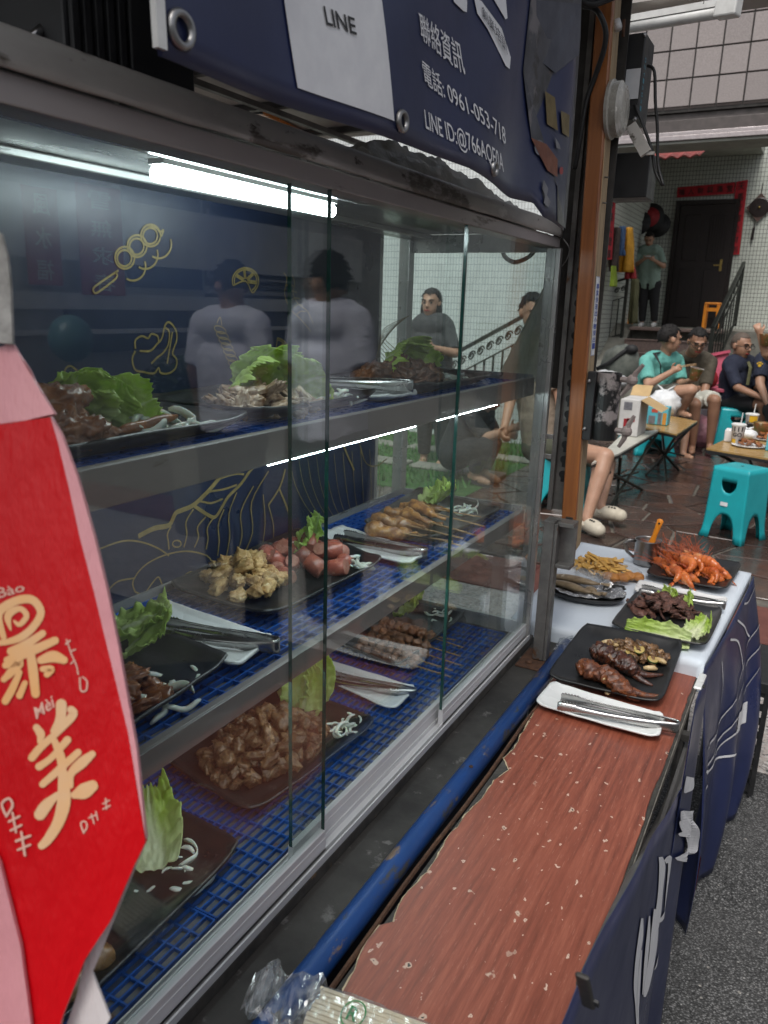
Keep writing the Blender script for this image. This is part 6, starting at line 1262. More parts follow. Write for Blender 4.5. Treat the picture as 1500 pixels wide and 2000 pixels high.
# orange stools on the porch
def pstool(label, px0, px1, yt, yb, yy):
    a, b = PY(px0, yt, yy), PY(px1, yb, yy); t_ = thing('plastic_stool', label, 'stool', (a.x, yy, b.z)); w_ = b.x - a.x
    MB().box((a.x, yy, a.z - .04), (b.x, yy + w_, a.z)).build('seat', 'orange_plastic', t_, bevel=.02)
    for i, j in ((0, 0), (1, 0), (0, 1), (1, 1)): x = a.x + i * (w_ - .05); y = yy + j * (w_ - .05); MB().box((x, y, PF + .001), (x + .05, y + .05, a.z - .04)).build('leg', 'orange_plastic', t_, bevel=.008)
    MB().box((a.x + .05, yy + .005, a.z - .15), (b.x - .05, yy + .03, a.z - .09)).build('stretcher', 'orange_plastic', t_)
pstool('orange stool behind the left porch railing', 1190, 1228, 608, 632, 14.6); pstool('orange stool right of the dark door', 1376, 1402, 590, 630, 14.7)
# ---------------------------------------------------------------- yard wall seen through the cabinet
yw = MB().box((-9, 7.9, 0), (PY(1140, 600, 7.9).x, 8.1, 3.6)).build('yard_wall', 'yard_tile'); tag(yw, 'pale tiled yard wall seen through the far cabinet end', 'wall')
railing('sloping iron railing before the tiled yard wall, seen through the end pane', PY(862, 705, 7.3), PY(1062, 596, 7.3), .75, 11)
MB_ = MB(); rr = random.Random(8)
for k in range(2600):
    x, y = rr.uniform(-5.2, -2.3), rr.uniform(5.4, 7.7)
    if 6.0 < y < 6.25 or 6.8 < y < 6.95: continue
    h = rr.uniform(.04, .10); a = rr.random() * 6.28; dx, dy = .012 * math.cos(a), .012 * math.sin(a); bx, by = rr.gauss(0, .03), rr.gauss(0, .03)
    MB_.add([(x - dx, y - dy, .018), (x + dx, y + dy, .018), (x + bx, y + by, .018 + h)], [(0, 1, 2)])
gs = MB_.build('lawn_grass', 'grass_green'); tag(gs, 'patch of green lawn before the tiled yard wall', 'grass', kind='stuff')
lw = MB().box((-5.4, 5.3, .010), (-2.2, 7.85, .022)).build('lawn_soil', 'grass_green'); struct(lw)
for i, y in enumerate((6.05, 6.85)):
    for k in range(7): tag(MB().box((-5.3 + k * .45, y, .022), (-4.9 + k * .45, y + .22, .05)).build('stepping_stone', 'concrete', bevel=.02), f'pale stepping stone in the lawn, {"nearer" if i == 0 else "farther"} row', 'stone', f'{"nearer" if i == 0 else "farther"} stepping stones')
# ---------------------------------------------------------------- teal stools and folding tables
def teal_stool(label, c, rz, h=.46, w_=.36, top=.26):
    t_ = thing('plastic_stool', label, 'stool', c, 'teal plastic stools'); M_ = Matrix.Translation(c) @ Matrix.Rotation(rz, 4, 'Z')
    def prof(z): return (w_ / 2 + (top / 2 - w_ / 2) * (z / h) ** .85)
    for s in range(4):
        R_ = M_ @ Matrix.Rotation(s * math.pi / 2, 4, 'Z')
        def at(x, z):
            w2 = prof(z) + .012 * max(0, 1 - z / .06) * (1 if abs(x) > .66 else 0); return R_ @ V((x * w2, -w2, z))
        def arch(x): return h * .36 * max(0, 1 - (abs(x) / .62) ** 2.4) ** .5 if abs(x) < .62 else 0
        def hb(x): return h * (.80 - (.15 * math.sqrt(max(0, 1 - (x / .42) ** 2)) if s % 2 == 0 and abs(x) < .42 else 0))
        xs = sorted(set([-1, -.9, -.8, -.72] + [round(-.62 + .031 * k, 3) for k in range(41)] + [-.42, .42, .72, .8, .9, 1])); mb = MB(); n_ = len(xs) - 1
        mb.grid(lambda u, v: at(xs[round(u * n_)], arch(xs[round(u * n_)]) + (hb(xs[round(u * n_)]) - arch(xs[round(u * n_)])) * v), n_, 8)
        mb.grid(lambda u, v: at(xs[round(u * n_)], h * (.80 + .185 * v)), n_, 3)
        o = mb.build('side_panel', 'teal_plastic', t_, smooth=True); bm = bmesh.new(); bm.from_mesh(o.data); bmesh.ops.remove_doubles(bm, verts=bm.verts, dist=.0004); bm.to_mesh(o.data); bm.free(); so_ = o.modifiers.new('solid', 'SOLIDIFY'); so_.thickness = .006
    MB().grid(lambda u, v: M_ @ V(((u - .5) * top * (1 - .04 * abs(2 * v - 1) ** 6), (v - .5) * top * (1 - .04 * abs(2 * u - 1) ** 6), h - .012 * max(abs(2 * u - 1), abs(2 * v - 1)) ** 8 - .004 * (1 - max(abs(2 * u - 1), abs(2 * v - 1)) ** 3))), 16, 16, .006).build('seat', 'teal_plastic', t_, smooth=True)
    MB().lathe([(.010, 0), (.010, .001)], 12, M_ @ Matrix.Translation((0, 0, h - .003)), caps=True).build('drain_hole', 'black_rubber', t_)
    return t_, M_
FZ = .020
def G(px, py, z=FZ): return PZ(px, py, z)
fa, fb = G(1366, 1044), G(1448, 1067); fd = (fb - fa); fw = fd.length; fn_ = V((-fd.y, fd.x, 0)).normalized()
s1, Ms = teal_stool('teal plastic stool in front, nearest the shrimp plate', (fa + fb) / 2 + fn_ * fw * .46, math.atan2(fd.y, fd.x), .475, fw * .94, fw * .82)
_w = fw * .94 / 2
mbl = MB().add([Ms @ V((x, -(_w - (_w - fw * .41) * (z / .475) ** .85) - .006, z)) for x, z in ((-.035, .225), (.015, .225), (.015, .250), (-.035, .250))], [(0, 1, 2, 3)]); mbl.build('price_tag', 'label_white', s1)
teal_stool('teal plastic stool used as a side table for the paper cups', G(1425, 885) + V((0, .25, 0)), .15, .46, .42, .33)
teal_stool('teal plastic stool under the folding table by the turquoise shirt', G(1285, 890) + V((-.12, .15, 0)), .5, .45, .40, .28)
teal_stool('teal plastic stool under the man in the turquoise shirt', G(1240, 885) + V((-.10, .55, 0)), .2, .45, .40, .28)
teal_stool('teal plastic stool under the person with pale clogs', G(1120, 1010) + V((-.16, .25, 0)), .1, .45, .40, .28)
pm('table_top', (.42, .27, .10), (.33, .20, .07), 8, .3, stretch=(1, 6, 1), coat=.3)
pm('table_white', (.50, .50, .44), None, 8, .4)
def fold_table(label, corners, h, top='table_top'):
    cs = [V((p.x, p.y, h)) for p in corners]; ctr = (cs[0] + cs[2]) / 2; t_ = thing('folding_table', label, 'table', mv(ctr, FZ), 'folding tables')
    MB().prism([c - V((0, 0, .001)) for c in cs], (0, 0, .012)).build('top', top, t_); MB().prism([mv(ctr, h - .022) + (c - mv(ctr, h)) * 1.006 for c in cs], (0, 0, .0205)).build('edge_band', 'cl_black', t_)
    for (i, j) in ((0, 2), (2, 0), (1, 3), (3, 1)):
        a = cs[i] * .88 + ctr * .12; b = cs[j] * .80 + ctr * .20; MB().tube([mv(a, h - .02), mv(a.lerp(b, .86), FZ + .005)], .012, 6).build('leg', 'wrought_iron', t_)
    MB().tube([mv(cs[0].lerp(cs[3], .5), .22), mv(cs[1].lerp(cs[2], .5), .22)], .008, 6).build('brace', 'wrought_iron', t_)
    return cs
TH = .46
def T_(px, py): return PZ(px, py, TH + .012)
fold_table('folding table with wood top at the left, beside the beer pack', [T_(1247, 832), T_(1322, 848), T_(1362, 822), T_(1290, 808)], TH)
fold_table('low folding table with pale top behind the pole clamp', [T_(1155, 905), T_(1210, 885), T_(1290, 838), T_(1215, 848)], TH, 'table_white')
fold_table('folding table with wood top at the right picture edge', [T_(1380, 875), T_(1560, 905), T_(1600, 850), T_(1440, 846)], TH)
# ---- things on the tables
pm('pack_teal', (.10, .42, .50), (.07, .34, .42), 14, .45); pm('pack_red', (.5, .08, .05), None, 10, .5); pm('pack_amber', (.55, .25, .04), None, 10, .5); pm('cup_print', (.10, .17, .05), (.40, .14, .06), 26, .5, spots=[((.6, .55, .4), 20, .6)]); pm('cup_yellow', (.70, .42, .02), None, 10, .5); pm('pink_plastic', (.55, .10, .16), (.45, .08, .13), 6, .45); pm('pink_bag', (.55, .25, .30), (.42, .18, .22), 9, .4, 0, .9, 14, bd=.02); pm('white_bag', (.72, .73, .73), (.55, .57, .58), 9, .4, 0, .9, 12, bd=.02); pm('carton', (.55, .54, .52), (.45, .44, .43), 9, .7); pm('carton_flap', (.48, .33, .16), None, 9, .8); pm('backpack', (.13, .14, .12), (.08, .09, .08), 12, .8, 0, .4, 60)
def bx2(name, label, cat, a, b, mat, extra=()):
    t_ = thing(name, label, cat, ((a[0] + b[0]) / 2, (a[1] + b[1]) / 2, a[2])); MB().box(a, b).build('body', mat, t_, bevel=.006)
    for nm, m_, p, q in extra: MB().box(p, q).build(nm, m_, t_)
    return t_
b0 = PZ(1262, 828, TH + .013); b1 = PZ(1308, 828, TH + .013); w_ = b1.x - b0.x
bx2('drink_pack', 'turquoise beer can pack on the left folding table', 'drink pack', (b0.x, b0.y, TH + .0135), (b1.x, b0.y + .14, TH + .17), 'pack_teal', [('red_mark', 'pack_red', (b0.x + w_ * .2, b0.y - .003, TH + .12), (b0.x + w_ * .5, b0.y - .0005, TH + .15)), ('can_picture', 'pr_grey', (b0.x + w_ * .52, b0.y - .003, TH + .02), (b0.x + w_ * .70, b0.y - .0005, TH + .12)), ('can_picture', 'pack_amber', (b0.x + w_ * .75, b0.y - .003, TH + .02), (b0.x + w_ * .93, b0.y - .0005, TH + .12)), ('can_picture', 'pr_grey', (b0.x + w_ * .08, b0.y - .003, TH + .02), (b0.x + w_ * .40, b0.y - .0005, TH + .09))])
c0 = PZ(1205, 850, TH + .013); c1 = PZ(1250, 850, TH + .013)
cb = bx2('cardboard_box', 'white printed cardboard box with open flaps on the pale table', 'box', (c0.x, c0.y, TH + .0135), (c1.x, c0.y + .34, TH + .30), 'carton', [('print', 'pr_grey', (c0.x + .03, c0.y - .003, TH + .22), (c1.x - .06, c0.y - .0005, TH + .28)), ('red_print', 'red_print', (c0.x + .04, c0.y - .003, TH + .07), (c0.x + .10, c0.y - .0005, TH + .15)), ('red_print', 'red_print', (c1.x - .09, c0.y - .003, TH + .13), (c1.x - .03, c0.y - .0005, TH + .155))])
MB().add([(c1.x, c0.y, TH + .301), (c1.x, c0.y + .34, TH + .301), (c1.x + .16, c0.y + .34, TH + .22), (c1.x + .16, c0.y, TH + .22)], [(0, 1, 2, 3)]).build('flap', 'carton_flap', cb); MB().add([(c0.x, c0.y + .34, TH + .301), (c1.x, c0.y + .34, TH + .301), (c1.x, c0.y + .45, TH + .38), (c0.x, c0.y + .45, TH + .38)], [(0, 1, 2, 3)]).build('flap', 'carton_flap', cb)
def bagb(name, label, c, r, mat, seed, knot=True):
    c = V(c); t_ = thing(name, label, 'plastic bag', c); MB().sphere(c + V((0, 0, r[2] * .82)), r, 24, 16, lambda d: 1 + .16 * noise.fractal(d * 2.5 + V((seed, 0, 0)), 1, 2, 4)).build('bag', mat, t_, smooth=True)
    if knot:
        for s in (-1, 1): MB().tube([c + V((0, 0, r[2] * 1.6)), c + V((s * r[0] * .3, 0, r[2] * 1.95)), c + V((s * r[0] * .55, 0, r[2] * 2.15))], [.03, .022, .006], 8, flat=.4).build('handle', mat, t_, smooth=True)
bagb('shopping_bag', 'knotted white plastic bag behind the beer pack', PZ(1290, 812, TH + .013) + V((0, .12, 0)), (.15, .13, .13), 'white_bag', 1)
bagb('shopping_bag', 'white plastic bag on the pink bag under the table', G(1368, 868) + V((0, .3, .22)), (.12, .10, .12), 'white_bag', 4)
bagb('shopping_bag', 'pink plastic bag on the floor between the two seated men', G(1352, 878) + V((0, .35, 0)), (.24, .18, .17), 'pink_bag', 2, False)
bagb('shopping_bag', 'clear crumpled bag under the backpack', PY(1188, 735, 9.6) - V((0, 0, .15)), (.22, .18, .12), 'white_bag', 6, False)
def cup(label, px, py, h, mats, z, r=.045, straw=False, lid=None, grp=None, gg=None, yoff=0):
    c = PZ(px, py, z); c.y += yoff; t_ = thing('paper_cup', label, 'cup', c, grp)
    MB().lathe([(.0005, 0), (r * .75, 0), (r, h), (r * 1.05, h + .004), (r * .96, h + .002)], 20, Matrix.Translation(c)).build('wall', mats[0], t_, smooth=True)
    if lid: MB().lathe([(r * 1.08, h - .004), (r * 1.08, h + .006), (r * .9, h + .010), (.0005, h + .010)], 20, Matrix.Translation(c)).build('lid', lid, t_)
    if straw: MB().tube([c + V((.01, 0, h)), c + V((.015, 0, h + .09))], .004, 6).build('straw', 'clear_white', t_)
    if gg:
        tb = MB()
        for (u0, u1, v0, v1, m_) in gg:
            mq = MB().grid(lambda u, v: c + V((math.sin((u0 + (u1 - u0) * u) * 1.6) * r * (.75 + .25 * (v0 + (v1 - v0) * v)) * 1.02, -math.cos((u0 + (u1 - u0) * u) * 1.6) * r * (.75 + .25 * (v0 + (v1 - v0) * v)) * 1.02, h * (v0 + (v1 - v0) * v))), 4, 2); mq.build('printed_patch', m_, t_)
        text_on('GO', lambda u, v: c + V((math.sin((-.6 + 1.2 * u) * 1.2) * r * .93, -math.cos((-.6 + 1.2 * u) * 1.2) * r * .93, h * (.42 + .2 * v))), .02).build('lettering', 'cl_black', t_)
    return t_
GG = [(-.7, .8, .68, .92, 'cl_black'), (-.6, -.1, .1, .3, 'cup_yellow'), (.2, .7, .08, .3, 'cl_black')]
Tz = TH + .0135
cup('white takeaway cup with black print nearest on the right folding table', 1438, 868, .15, ('paper_white',), Tz, .05, True, 'clear_white', 'takeaway cups', GG)
cup('white takeaway cup with yellow print behind the nearest cup', 1462, 848, .15, ('paper_white',), Tz, .05, True, 'clear_white', 'takeaway cups', [(-.2, .7, .6, .95, 'cup_yellow'), (-.7, .3, .3, .5, 'cl_black')], .12)
cup('white takeaway cup with straw on the teal stool', 1449, 787, .16, ('paper_white',), .482, .05, True, 'clear_white', 'takeaway cups', [(-.1, .8, .68, .95, 'cup_yellow'), (-.7, .6, .35, .6, 'cl_black'), (-.3, .6, .05, .25, 'cl_black')])
cup('patterned paper noodle bowl on the teal stool', 1418, 787, .10, ('cup_print',), .482, .055)
cup('patterned paper bowl at the right picture edge', 1483, 858, .12, ('cup_print',), Tz, .065, yoff=.1)
bx2('takeout_box', 'small white takeaway box left of the nearest cup', 'box', tuple(PZ(1413, 862, Tz)), tuple(PZ(1432, 862, Tz) + V((0, .08, .09))), 'paper_white')
for i, (px, py) in enumerate(((1462, 872), (1492, 858))):
    pc = PZ(px, py, Tz); pl = thing('paper_plate', 'white plate with brown meat, ' + ('nearer' if i == 0 else 'farther') + ' on the right table', 'plate', pc, 'paper plates'); MB().lathe([(.0005, .002), (.08, .002), (.12, .014), (.122, .012), (.08, 0)], 24, Matrix.Translation(pc)).build('plate', 'white_melamine', pl, smooth=True)
    heap('browned_meat', 'meat', ('brown meat piece on the nearer' if i == 0 else 'brown meat piece on the farther') + ' white plate', f'meat on white plate {"near" if i == 0 else "far"}', SAU, mv(pc, 0), Tz + .02, 9, V((.075, 0, 0)), V((0, .06, 0)), .03, 140 + i, .4, (1.1, 1.6))
bagb('shopping_bag', 'crumpled white tissue heap behind the nearest cup', PZ(1455, 862, Tz) + V((0, .15, 0)), (.07, .05, .045), 'white_bag', 9)
bx2('drink_pack', 'turquoise box cut by the right picture edge', 'drink pack', tuple(PZ(1494, 880, Tz)), tuple(PZ(1520, 880, Tz) + V((0, .12, .12))), 'pack_teal')
# grey backpack and pink chair
bk = thing('backpack', 'grey backpack heaped below the porch stair', 'backpack', PY(1215, 760, 9.8)); q = PY(1212, 712, 9.8)
MB().sphere(q, (.24, .16, .24), 24, 16, lambda d: 1 + .12 * noise.fractal(d * 2 + V((3, 0, 0)), 1, 2, 3)).build('bag', 'backpack', bk, smooth=True)
MB().tube([q + V((-.25, -.12, -.06)), q + V((-.10, -.16, .02)), q + V((.05, -.14, .16)), q + V((.12, -.08, .22))], .025, 8).build('strap', 'cl_black', bk, smooth=True); MB().sphere(q + V((.13, -.10, .19)), (.08, .06, .06), 12, 8).build('padded_top', 'cl_black', bk, smooth=True)
MB().box((q.x - .26, q.y - .2, FZ), (q.x + .26, q.y + .2, q.z - .16)).build('stand', 'concrete', bk)
ch = thing('pink_chair', 'pink plastic chair behind the man in navy', 'chair', PY(1405, 790, 9.4)); a, b = PY(1386, 690, 9.4), PY(1422, 755, 9.4)
MB().prism([PY(1387, 697, 9.35), PY(1424, 688, 9.35), PY(1412, 745, 9.3), PY(1398, 752, 9.3)], (0, .03, 0)).build('backrest', 'pink_plastic', ch); MB().bar(PY(1385, 694, 9.34), PY(1426, 686, 9.34), .05, .03).build('back_rim', 'pink_plastic', ch)
p_ = PY(1405, 752, 9.3); MB().box((p_.x - .2, 8.95, p_.z - .05), (p_.x + .2, 9.34, p_.z - .01)).build('seat', 'pink_plastic', ch, bevel=.01)
for i in (-1, 1):
    for j in (0, 1): MB().tube([(p_.x + i * .17, 8.98 + j * .32, p_.z - .05), (p_.x + i * .2, 8.95 + j * .36, FZ)], .02, 6).build('leg', 'pink_plastic', ch)
bagb('red_pouch', 'small red pouch beside the pink chair', PY(1388, 755, 8.9), (.06, .05, .09), 'cl_red', 3, False)
# ---------------------------------------------------------------- people
pm('skin', (.42, .245, .165), (.35, .195, .125), 14, .5, sss=.12); pm('skin_tan', (.32, .175, .11), (.26, .135, .085), 14, .5, sss=.1)
pm('hair_black', (.010, .009, .009), (.018, .016, .015), 60, .65, 0, .8, 260, stretch=(3, 3, .6), spec=.25); pm('hair_shaved', (.10, .075, .055), (.07, .05, .04), 120, .7)
pm('shirt_teal', (.13, .40, .35), (.10, .33, .29), 7, .85, 0, .9, 11, bd=.03); pm('shirt_olive', (.075, .062, .042), (.05, .042, .03), 7, .85, 0, .9, 11, bd=.03); pm('shirt_navy', (.012, .017, .038), (.009, .012, .028), 7, .85, 0, .9, 11, bd=.03)
pm('shirt_sage', (.24, .33, .28), (.19, .27, .23), 7, .85, 0, .9, 11, bd=.03); pm('shirt_beige', (.30, .24, .18), (.22, .17, .13), 7, .85, 0, .9, 11, bd=.03); pm('shirt_lilac', (.80, .79, .90), (.72, .71, .84), 7, .8, 0, .9, 9, bd=.035)
pm('shirt_dark', (.020, .020, .022), (.06, .06, .062), 24, .85, 0, .3, 22); pm('denim', (.035, .075, .15), (.025, .055, .11), 30, .85); pm('trouser_black', (.010, .010, .012), (.016, .016, .018), 8, .85, 0, .3, 20); pm('shorts_grey', (.17, .165, .14), (.13, .125, .105), 8, .85, 0, .3, 20); pm('shorts_white', (.52, .52, .46), (.42, .42, .37), 8, .85, 0, .3, 20); pm('shorts_olive', (.07, .075, .05), None, 8, .85)
pm('clog', (.55, .50, .40), (.47, .42, .33), 8, .6); pm('sandal', (.012, .011, .011), None, 8, .7); pm('white_shoe', (.6, .6, .6), (.4, .4, .4), 20, .6)
def capsule(mb, a, ra, b, rb, n=14, flatb=False, flata=False):
    a, b = V(a), V(b); d = b - a; L = d.length
    if L < 1e-6: mb.sphere(a, ra, n, 8); return
    d.normalize(); P = []; R_ = []
    if flata: P += [a]; R_ += [ra]
    else:
        for k in range(4): t = math.pi / 2 * (1 - k / 4); P.append(a - d * ra * math.sin(t)); R_.append(max(1e-4, ra * math.cos(t)))
        P.append(a); R_.append(ra)
    P.append((a + b) / 2); R_.append((ra + rb) / 2)
    P.append(b); R_.append(rb)
    if not flatb:
        for k in range(1, 5): t = math.pi / 2 * k / 4; P.append(b + d * rb * math.sin(t)); R_.append(max(1e-4, rb * math.cos(t)))
    mb.tube(P, R_, n)
def blob(name, segs, ell, voxel, mat, parent, smooth=4, extra=None):
    """capsules and ellipsoids fused into one continuous skin"""
    mb = MB()
    for s in segs: capsule(mb, *s[:4], **(s[4] if len(s) > 4 else {}))
    for (c, r, M_) in ell:
        t = MB().sphere((0, 0, 0), r, 20, 14); mb.add([V(c) + (M_ @ V(p)) for p in t.v], t.f)
    if extra: extra(mb)
    me = mb.mesh('tmp'); o = bpy.data.objects.new('tmp', me); COL.objects.link(o)
    bm = bmesh.new(); bm.from_mesh(me); bmesh.ops.recalc_face_normals(bm, faces=bm.faces); bm.to_mesh(me); bm.free()
    r = o.modifiers.new('r', 'REMESH'); r.mode = 'VOXEL'; r.voxel_size = voxel
    s = o.modifiers.new('s', 'SMOOTH'); s.factor = .5; s.iterations = smooth
    me2 = bpy.data.meshes.new_from_object(o.evaluated_get(bpy.context.evaluated_depsgraph_get())); bpy.data.objects.remove(o); bpy.data.meshes.remove(me)
    me2.name = name; me2.polygons.foreach_set('use_smooth', [True] * len(me2.polygons)); me2.materials.clear()
    return obj(name, me2, mat, parent)
def frame(fwd, up=V((0, 0, 1))):
    f = V(fwd).normalized(); r = f.cross(V(up)).normalized(); u = r.cross(f).normalized(); return Matrix((r, f, u)).transposed()     # columns right, forward, up
def hand(segs, w, toward, side, curl=.6, s=1.0):
    """palm and five fingers from the wrist w, pointing along toward, thumb on side, fingers curling about side x toward"""
    w, d, sd = V(w), V(toward).normalized(), V(side).normalized(); n_ = d.cross(sd).normalized()
    segs.append((w, .026 * s, w + d * .045 * s, .030 * s)); segs.append((w + d * .035 * s - sd * .014 * s, .020 * s, w + d * .07 * s - sd * .020 * s, .014 * s))
    for k, L in enumerate((.066, .074, .070, .055)):
        b = w + d * .072 * s + sd * (.026 - .0175 * k) * s; m_ = b + (d * math.cos(curl) + n_ * math.sin(curl)) * L * .5 * s; e = m_ + (d * math.cos(curl * 2.4) + n_ * math.sin(curl * 2.4)) * L * .5 * s
        segs.append((b, .0095 * s, m_, .009 * s)); segs.append((m_, .009 * s, e, .0075 * s))
    b = w + d * .018 * s + sd * .026 * s; m_ = b + (d * .6 + sd * .7 + n_ * .3).normalized() * .036 * s; e = m_ + (d * .85 + sd * .1 + n_ * .5).normalized() * .028 * s
    segs.append((b, .013 * s, m_, .0105 * s)); segs.append((m_, .0105 * s, e, .0085 * s))
def person(label, J, fwd, look, shirt, legs, hair='hair_black', skin='skin', sleeve=.85, shorts=.85, glasses=False, hs=1.0, shoes=None, hairlen=0, group=None, voxel=.0085, bag=None, collar=False, sc=1.0, hands=True, curl=(.7, .7), build=1.0):
    """J: head, neck, shL, elL, haL, shR, elR, haR, hipL, knL, anL, hipR, knR, anR (world points; L/R as the person's own)"""
    J = {k: V(v) for k, v in J.items()}; base = (J['anL'] + J['anR']) / 2; t_ = thing('person', label, 'person', base, group)
    F_ = frame(fwd); H_ = frame(look); r = F_.col[0]; hip = (J['hipL'] + J['hipR']) / 2; sh = (J['shL'] + J['shR']) / 2; ch = sh.lerp(hip, .32)
    b_ = build
    seg = [(J['neck'] - V((0, 0, .03)), .062 * sc, J['head'], .056 * sc)]
    tor = [(sh.lerp(J['shL'], .55), .095 * sc * b_, sh.lerp(J['shR'], .55), .095 * sc * b_), (sh.lerp(J['shL'], .45) + (ch - sh), .115 * sc * b_, hip.lerp(J['hipL'], .6) + (sh - hip) * .12, .118 * sc * b_), (sh.lerp(J['shR'], .45) + (ch - sh), .115 * sc * b_, hip.lerp(J['hipR'], .6) + (sh - hip) * .12, .118 * sc * b_), (J['hipL'], .115 * sc, J['hipR'], .115 * sc)]
    arm = []; leg = []
    for s in 'LR':
        arm += [(J['sh' + s], .058 * sc, J['el' + s], .043 * sc), (J['el' + s], .043 * sc, J['ha' + s], .028 * sc)]
        kn, an, hp = J['kn' + s], J['an' + s], J['hip' + s]; cf = kn.lerp(an, .3) - F_.col[1] * .0
        leg += [(hp, .095 * sc, kn, .060 * sc), (kn, .058 * sc, cf, .057 * sc), (cf, .057 * sc, an, .034 * sc)]
    body = seg + [(a, ra * .93, b, rb * .93) for a, ra, b, rb in tor] + arm + leg
    if hands:
        for s, cu in zip('LR', curl):
            d = (J['ha' + s] - J['el' + s]).normalized(); sd = (H_.col[2] - d * d.dot(H_.col[2])); sd = sd if sd.length > .1 else r; nn_ = d.cross(sd.normalized()); inw = (ch - J['ha' + s])
            hand(body, J['ha' + s], d, sd, cu if nn_.dot(inw) > 0 else -cu, 1.0 * sc)
    for s in 'LR':
        ft = J.get('to' + s); ft = V(ft) if ft is not None else J['an' + s] + V((F_.col[1].x, F_.col[1].y, 0)).normalized() * .15 + V((0, 0, -.06)); heel = J['an' + s] + V((0, 0, -.045)) - (ft - J['an' + s]).normalized() * .03
        body += [(heel, .030, ft, .026), (heel.lerp(ft, .3), .034, heel.lerp(ft, .75), .036), (J['an' + s], .034, heel.lerp(ft, .35), .034)]
        J['toe' + s] = ft; J['heel' + s] = heel
    hc = J['head']; R_ = H_
    def hp_(x, y, z): return hc + R_ @ V((x, y, z)) * hs
    ell = [(hc + R_ @ V((0, -.012, .028)) * hs, (.074 * hs, .092 * hs, .088 * hs), R_), (hc + R_ @ V((0, .022, -.030)) * hs, (.062 * hs, .070 * hs, .080 * hs), R_), (hc + R_ @ V((0, .045, -.075)) * hs, (.040 * hs, .036 * hs, .034 * hs), R_),
           (hp_(.076, -.005, -.005), (.012 * hs, .020 * hs, .030 * hs), R_), (hp_(-.076, -.005, -.005), (.012 * hs, .020 * hs, .030 * hs), R_), (hp_(0, .098, -.020), (.014 * hs, .020 * hs, .016 * hs), R_), (hp_(0, .090, .0), (.010 * hs, .014 * hs, .030 * hs), R_), (hp_(0, .080, .026), (.052 * hs, .014 * hs, .012 * hs), R_), (hp_(0, .083, -.056), (.026 * hs, .012 * hs, .010 * hs), R_)]
    blob('body', body, ell, voxel, skin, t_, 3)
    for s in (-1, 1): MB().sphere(hp_(s * .031, .084, .006), (.005 if glasses else .0085) * hs, 8, 6).build('eye', 'cl_black', t_); MB().tube([hp_(s * .014, .094, .027), hp_(s * .034, .093, .033), hp_(s * .054, .082, .028)], .0045 * hs, 5).build('eyebrow', hair if hair != 'hair_shaved' else 'hair_black', t_)
    MB().tube([hp_(-.024, .090, -.054), hp_(0, .097, -.056), hp_(.024, .090, -.054)], .0042 * hs, 5).build('mouth', 'cl_red', t_)
    # hair: a cap that follows the skull above the hairline
    hm = MB(); cap = .080 if hair != 'hair_shaved' else .0765
    def hairf(d):
        low = -.62 - hairlen * 6 if d.y < -.25 else (-.05 - hairlen * 5 if abs(d.x) > .45 and d.y < .42 else .48 if d.y > .42 else .0 - hairlen * 5)
        return 1.0 if d.z > low else .72
    t = MB().sphere((0, 0, 0), (cap * hs, .100 * hs, .098 * hs), 28, 20, lambda d: hairf(d) * (1 + .035 * noise.noise(d * 6) + .03 * noise.noise(d * 15)) if hair != 'hair_shaved' else hairf(d) * .985)
    if hairlen: 
        t.v = [(x * (1 + .45 * min(1, max(0, -z / .07))), y, z - (hairlen if z < -.01 and y < .05 else 0) * min(1, max(0, -z / .06))) for x, y, z in t.v]
    hm.add([hc + R_ @ (V(p) + V((0, -.014, .026)) * hs) for p in t.v], t.f); rr_ = random.Random(len(label))
    if hair != 'hair_shaved':
        for k in range(240):
            d = V((rr_.gauss(0, 1), rr_.gauss(0, 1), rr_.gauss(0, 1))).normalized()
            if hairf(d) < 1: continue
            p0 = V((d.x * cap, d.y * .1, d.z * .098)) * .97; tg = (V((rr_.gauss(0, .5), rr_.gauss(0, .5), -.5)) - d * d.z * -.5).normalized(); q = [p0, p0 + (d * .3 + tg * .5) * .008, p0 + (d * .2 + tg) * .018]
            hm.tube([hc + R_ @ (v + V((0, -.014, .026))) * hs for v in q], [.006 * hs, .005 * hs, .001], 4)
    hm.build('hair', hair, t_, smooth=True)
    if glasses:
        g = MB()
        for s in (-1, 1):
            P = [hp_(s * .034 + .025 * math.cos(a * math.tau / 16), .101, .004 + .018 * math.sin(a * math.tau / 16)) for a in range(17)]; g.tube(P, .0021 * hs, 5, caps=False); g.tube([hp_(s * .058, .099, .008), hp_(s * .078, .06, .008), hp_(s * .080, -.01, .006)], .003 * hs, 5)
        g.tube([hp_(-.010, .103, .008), hp_(.010, .103, .008)], .003 * hs, 5); g.build('glasses', 'cl_black', t_)
    # shirt
    inf = .016; seg2 = [(a, ra + inf, b, rb + inf) for a, ra, b, rb in tor[:3]]
    seg2 += [(J['shL'].lerp(sh, .2), .070 * sc, J['shR'].lerp(sh, .2), .070 * sc), (J['neck'] - V((0, 0, .055)), .072, sh, .10 * sc)]
    seg2 += [(hip.lerp(J['hipL'], .7) + (sh - hip) * .35, .128 * sc * b_, hip.lerp(J['hipL'], .7), .132 * sc * b_), (hip.lerp(J['hipR'], .7) + (sh - hip) * .35, .128 * sc * b_, hip.lerp(J['hipR'], .7), .132 * sc * b_)]
    for s in 'LR':
        a, e = J['sh' + s], J['el' + s]; k = min(1, sleeve); seg2.append((a, .072 * sc, a.lerp(e, k), (.072 if sleeve < .9 else .06) * sc, dict(flatb=True)))
        if sleeve > 1: seg2.append((e, .055 * sc, e.lerp(J['ha' + s], sleeve - 1), .044 * sc, dict(flatb=True)))
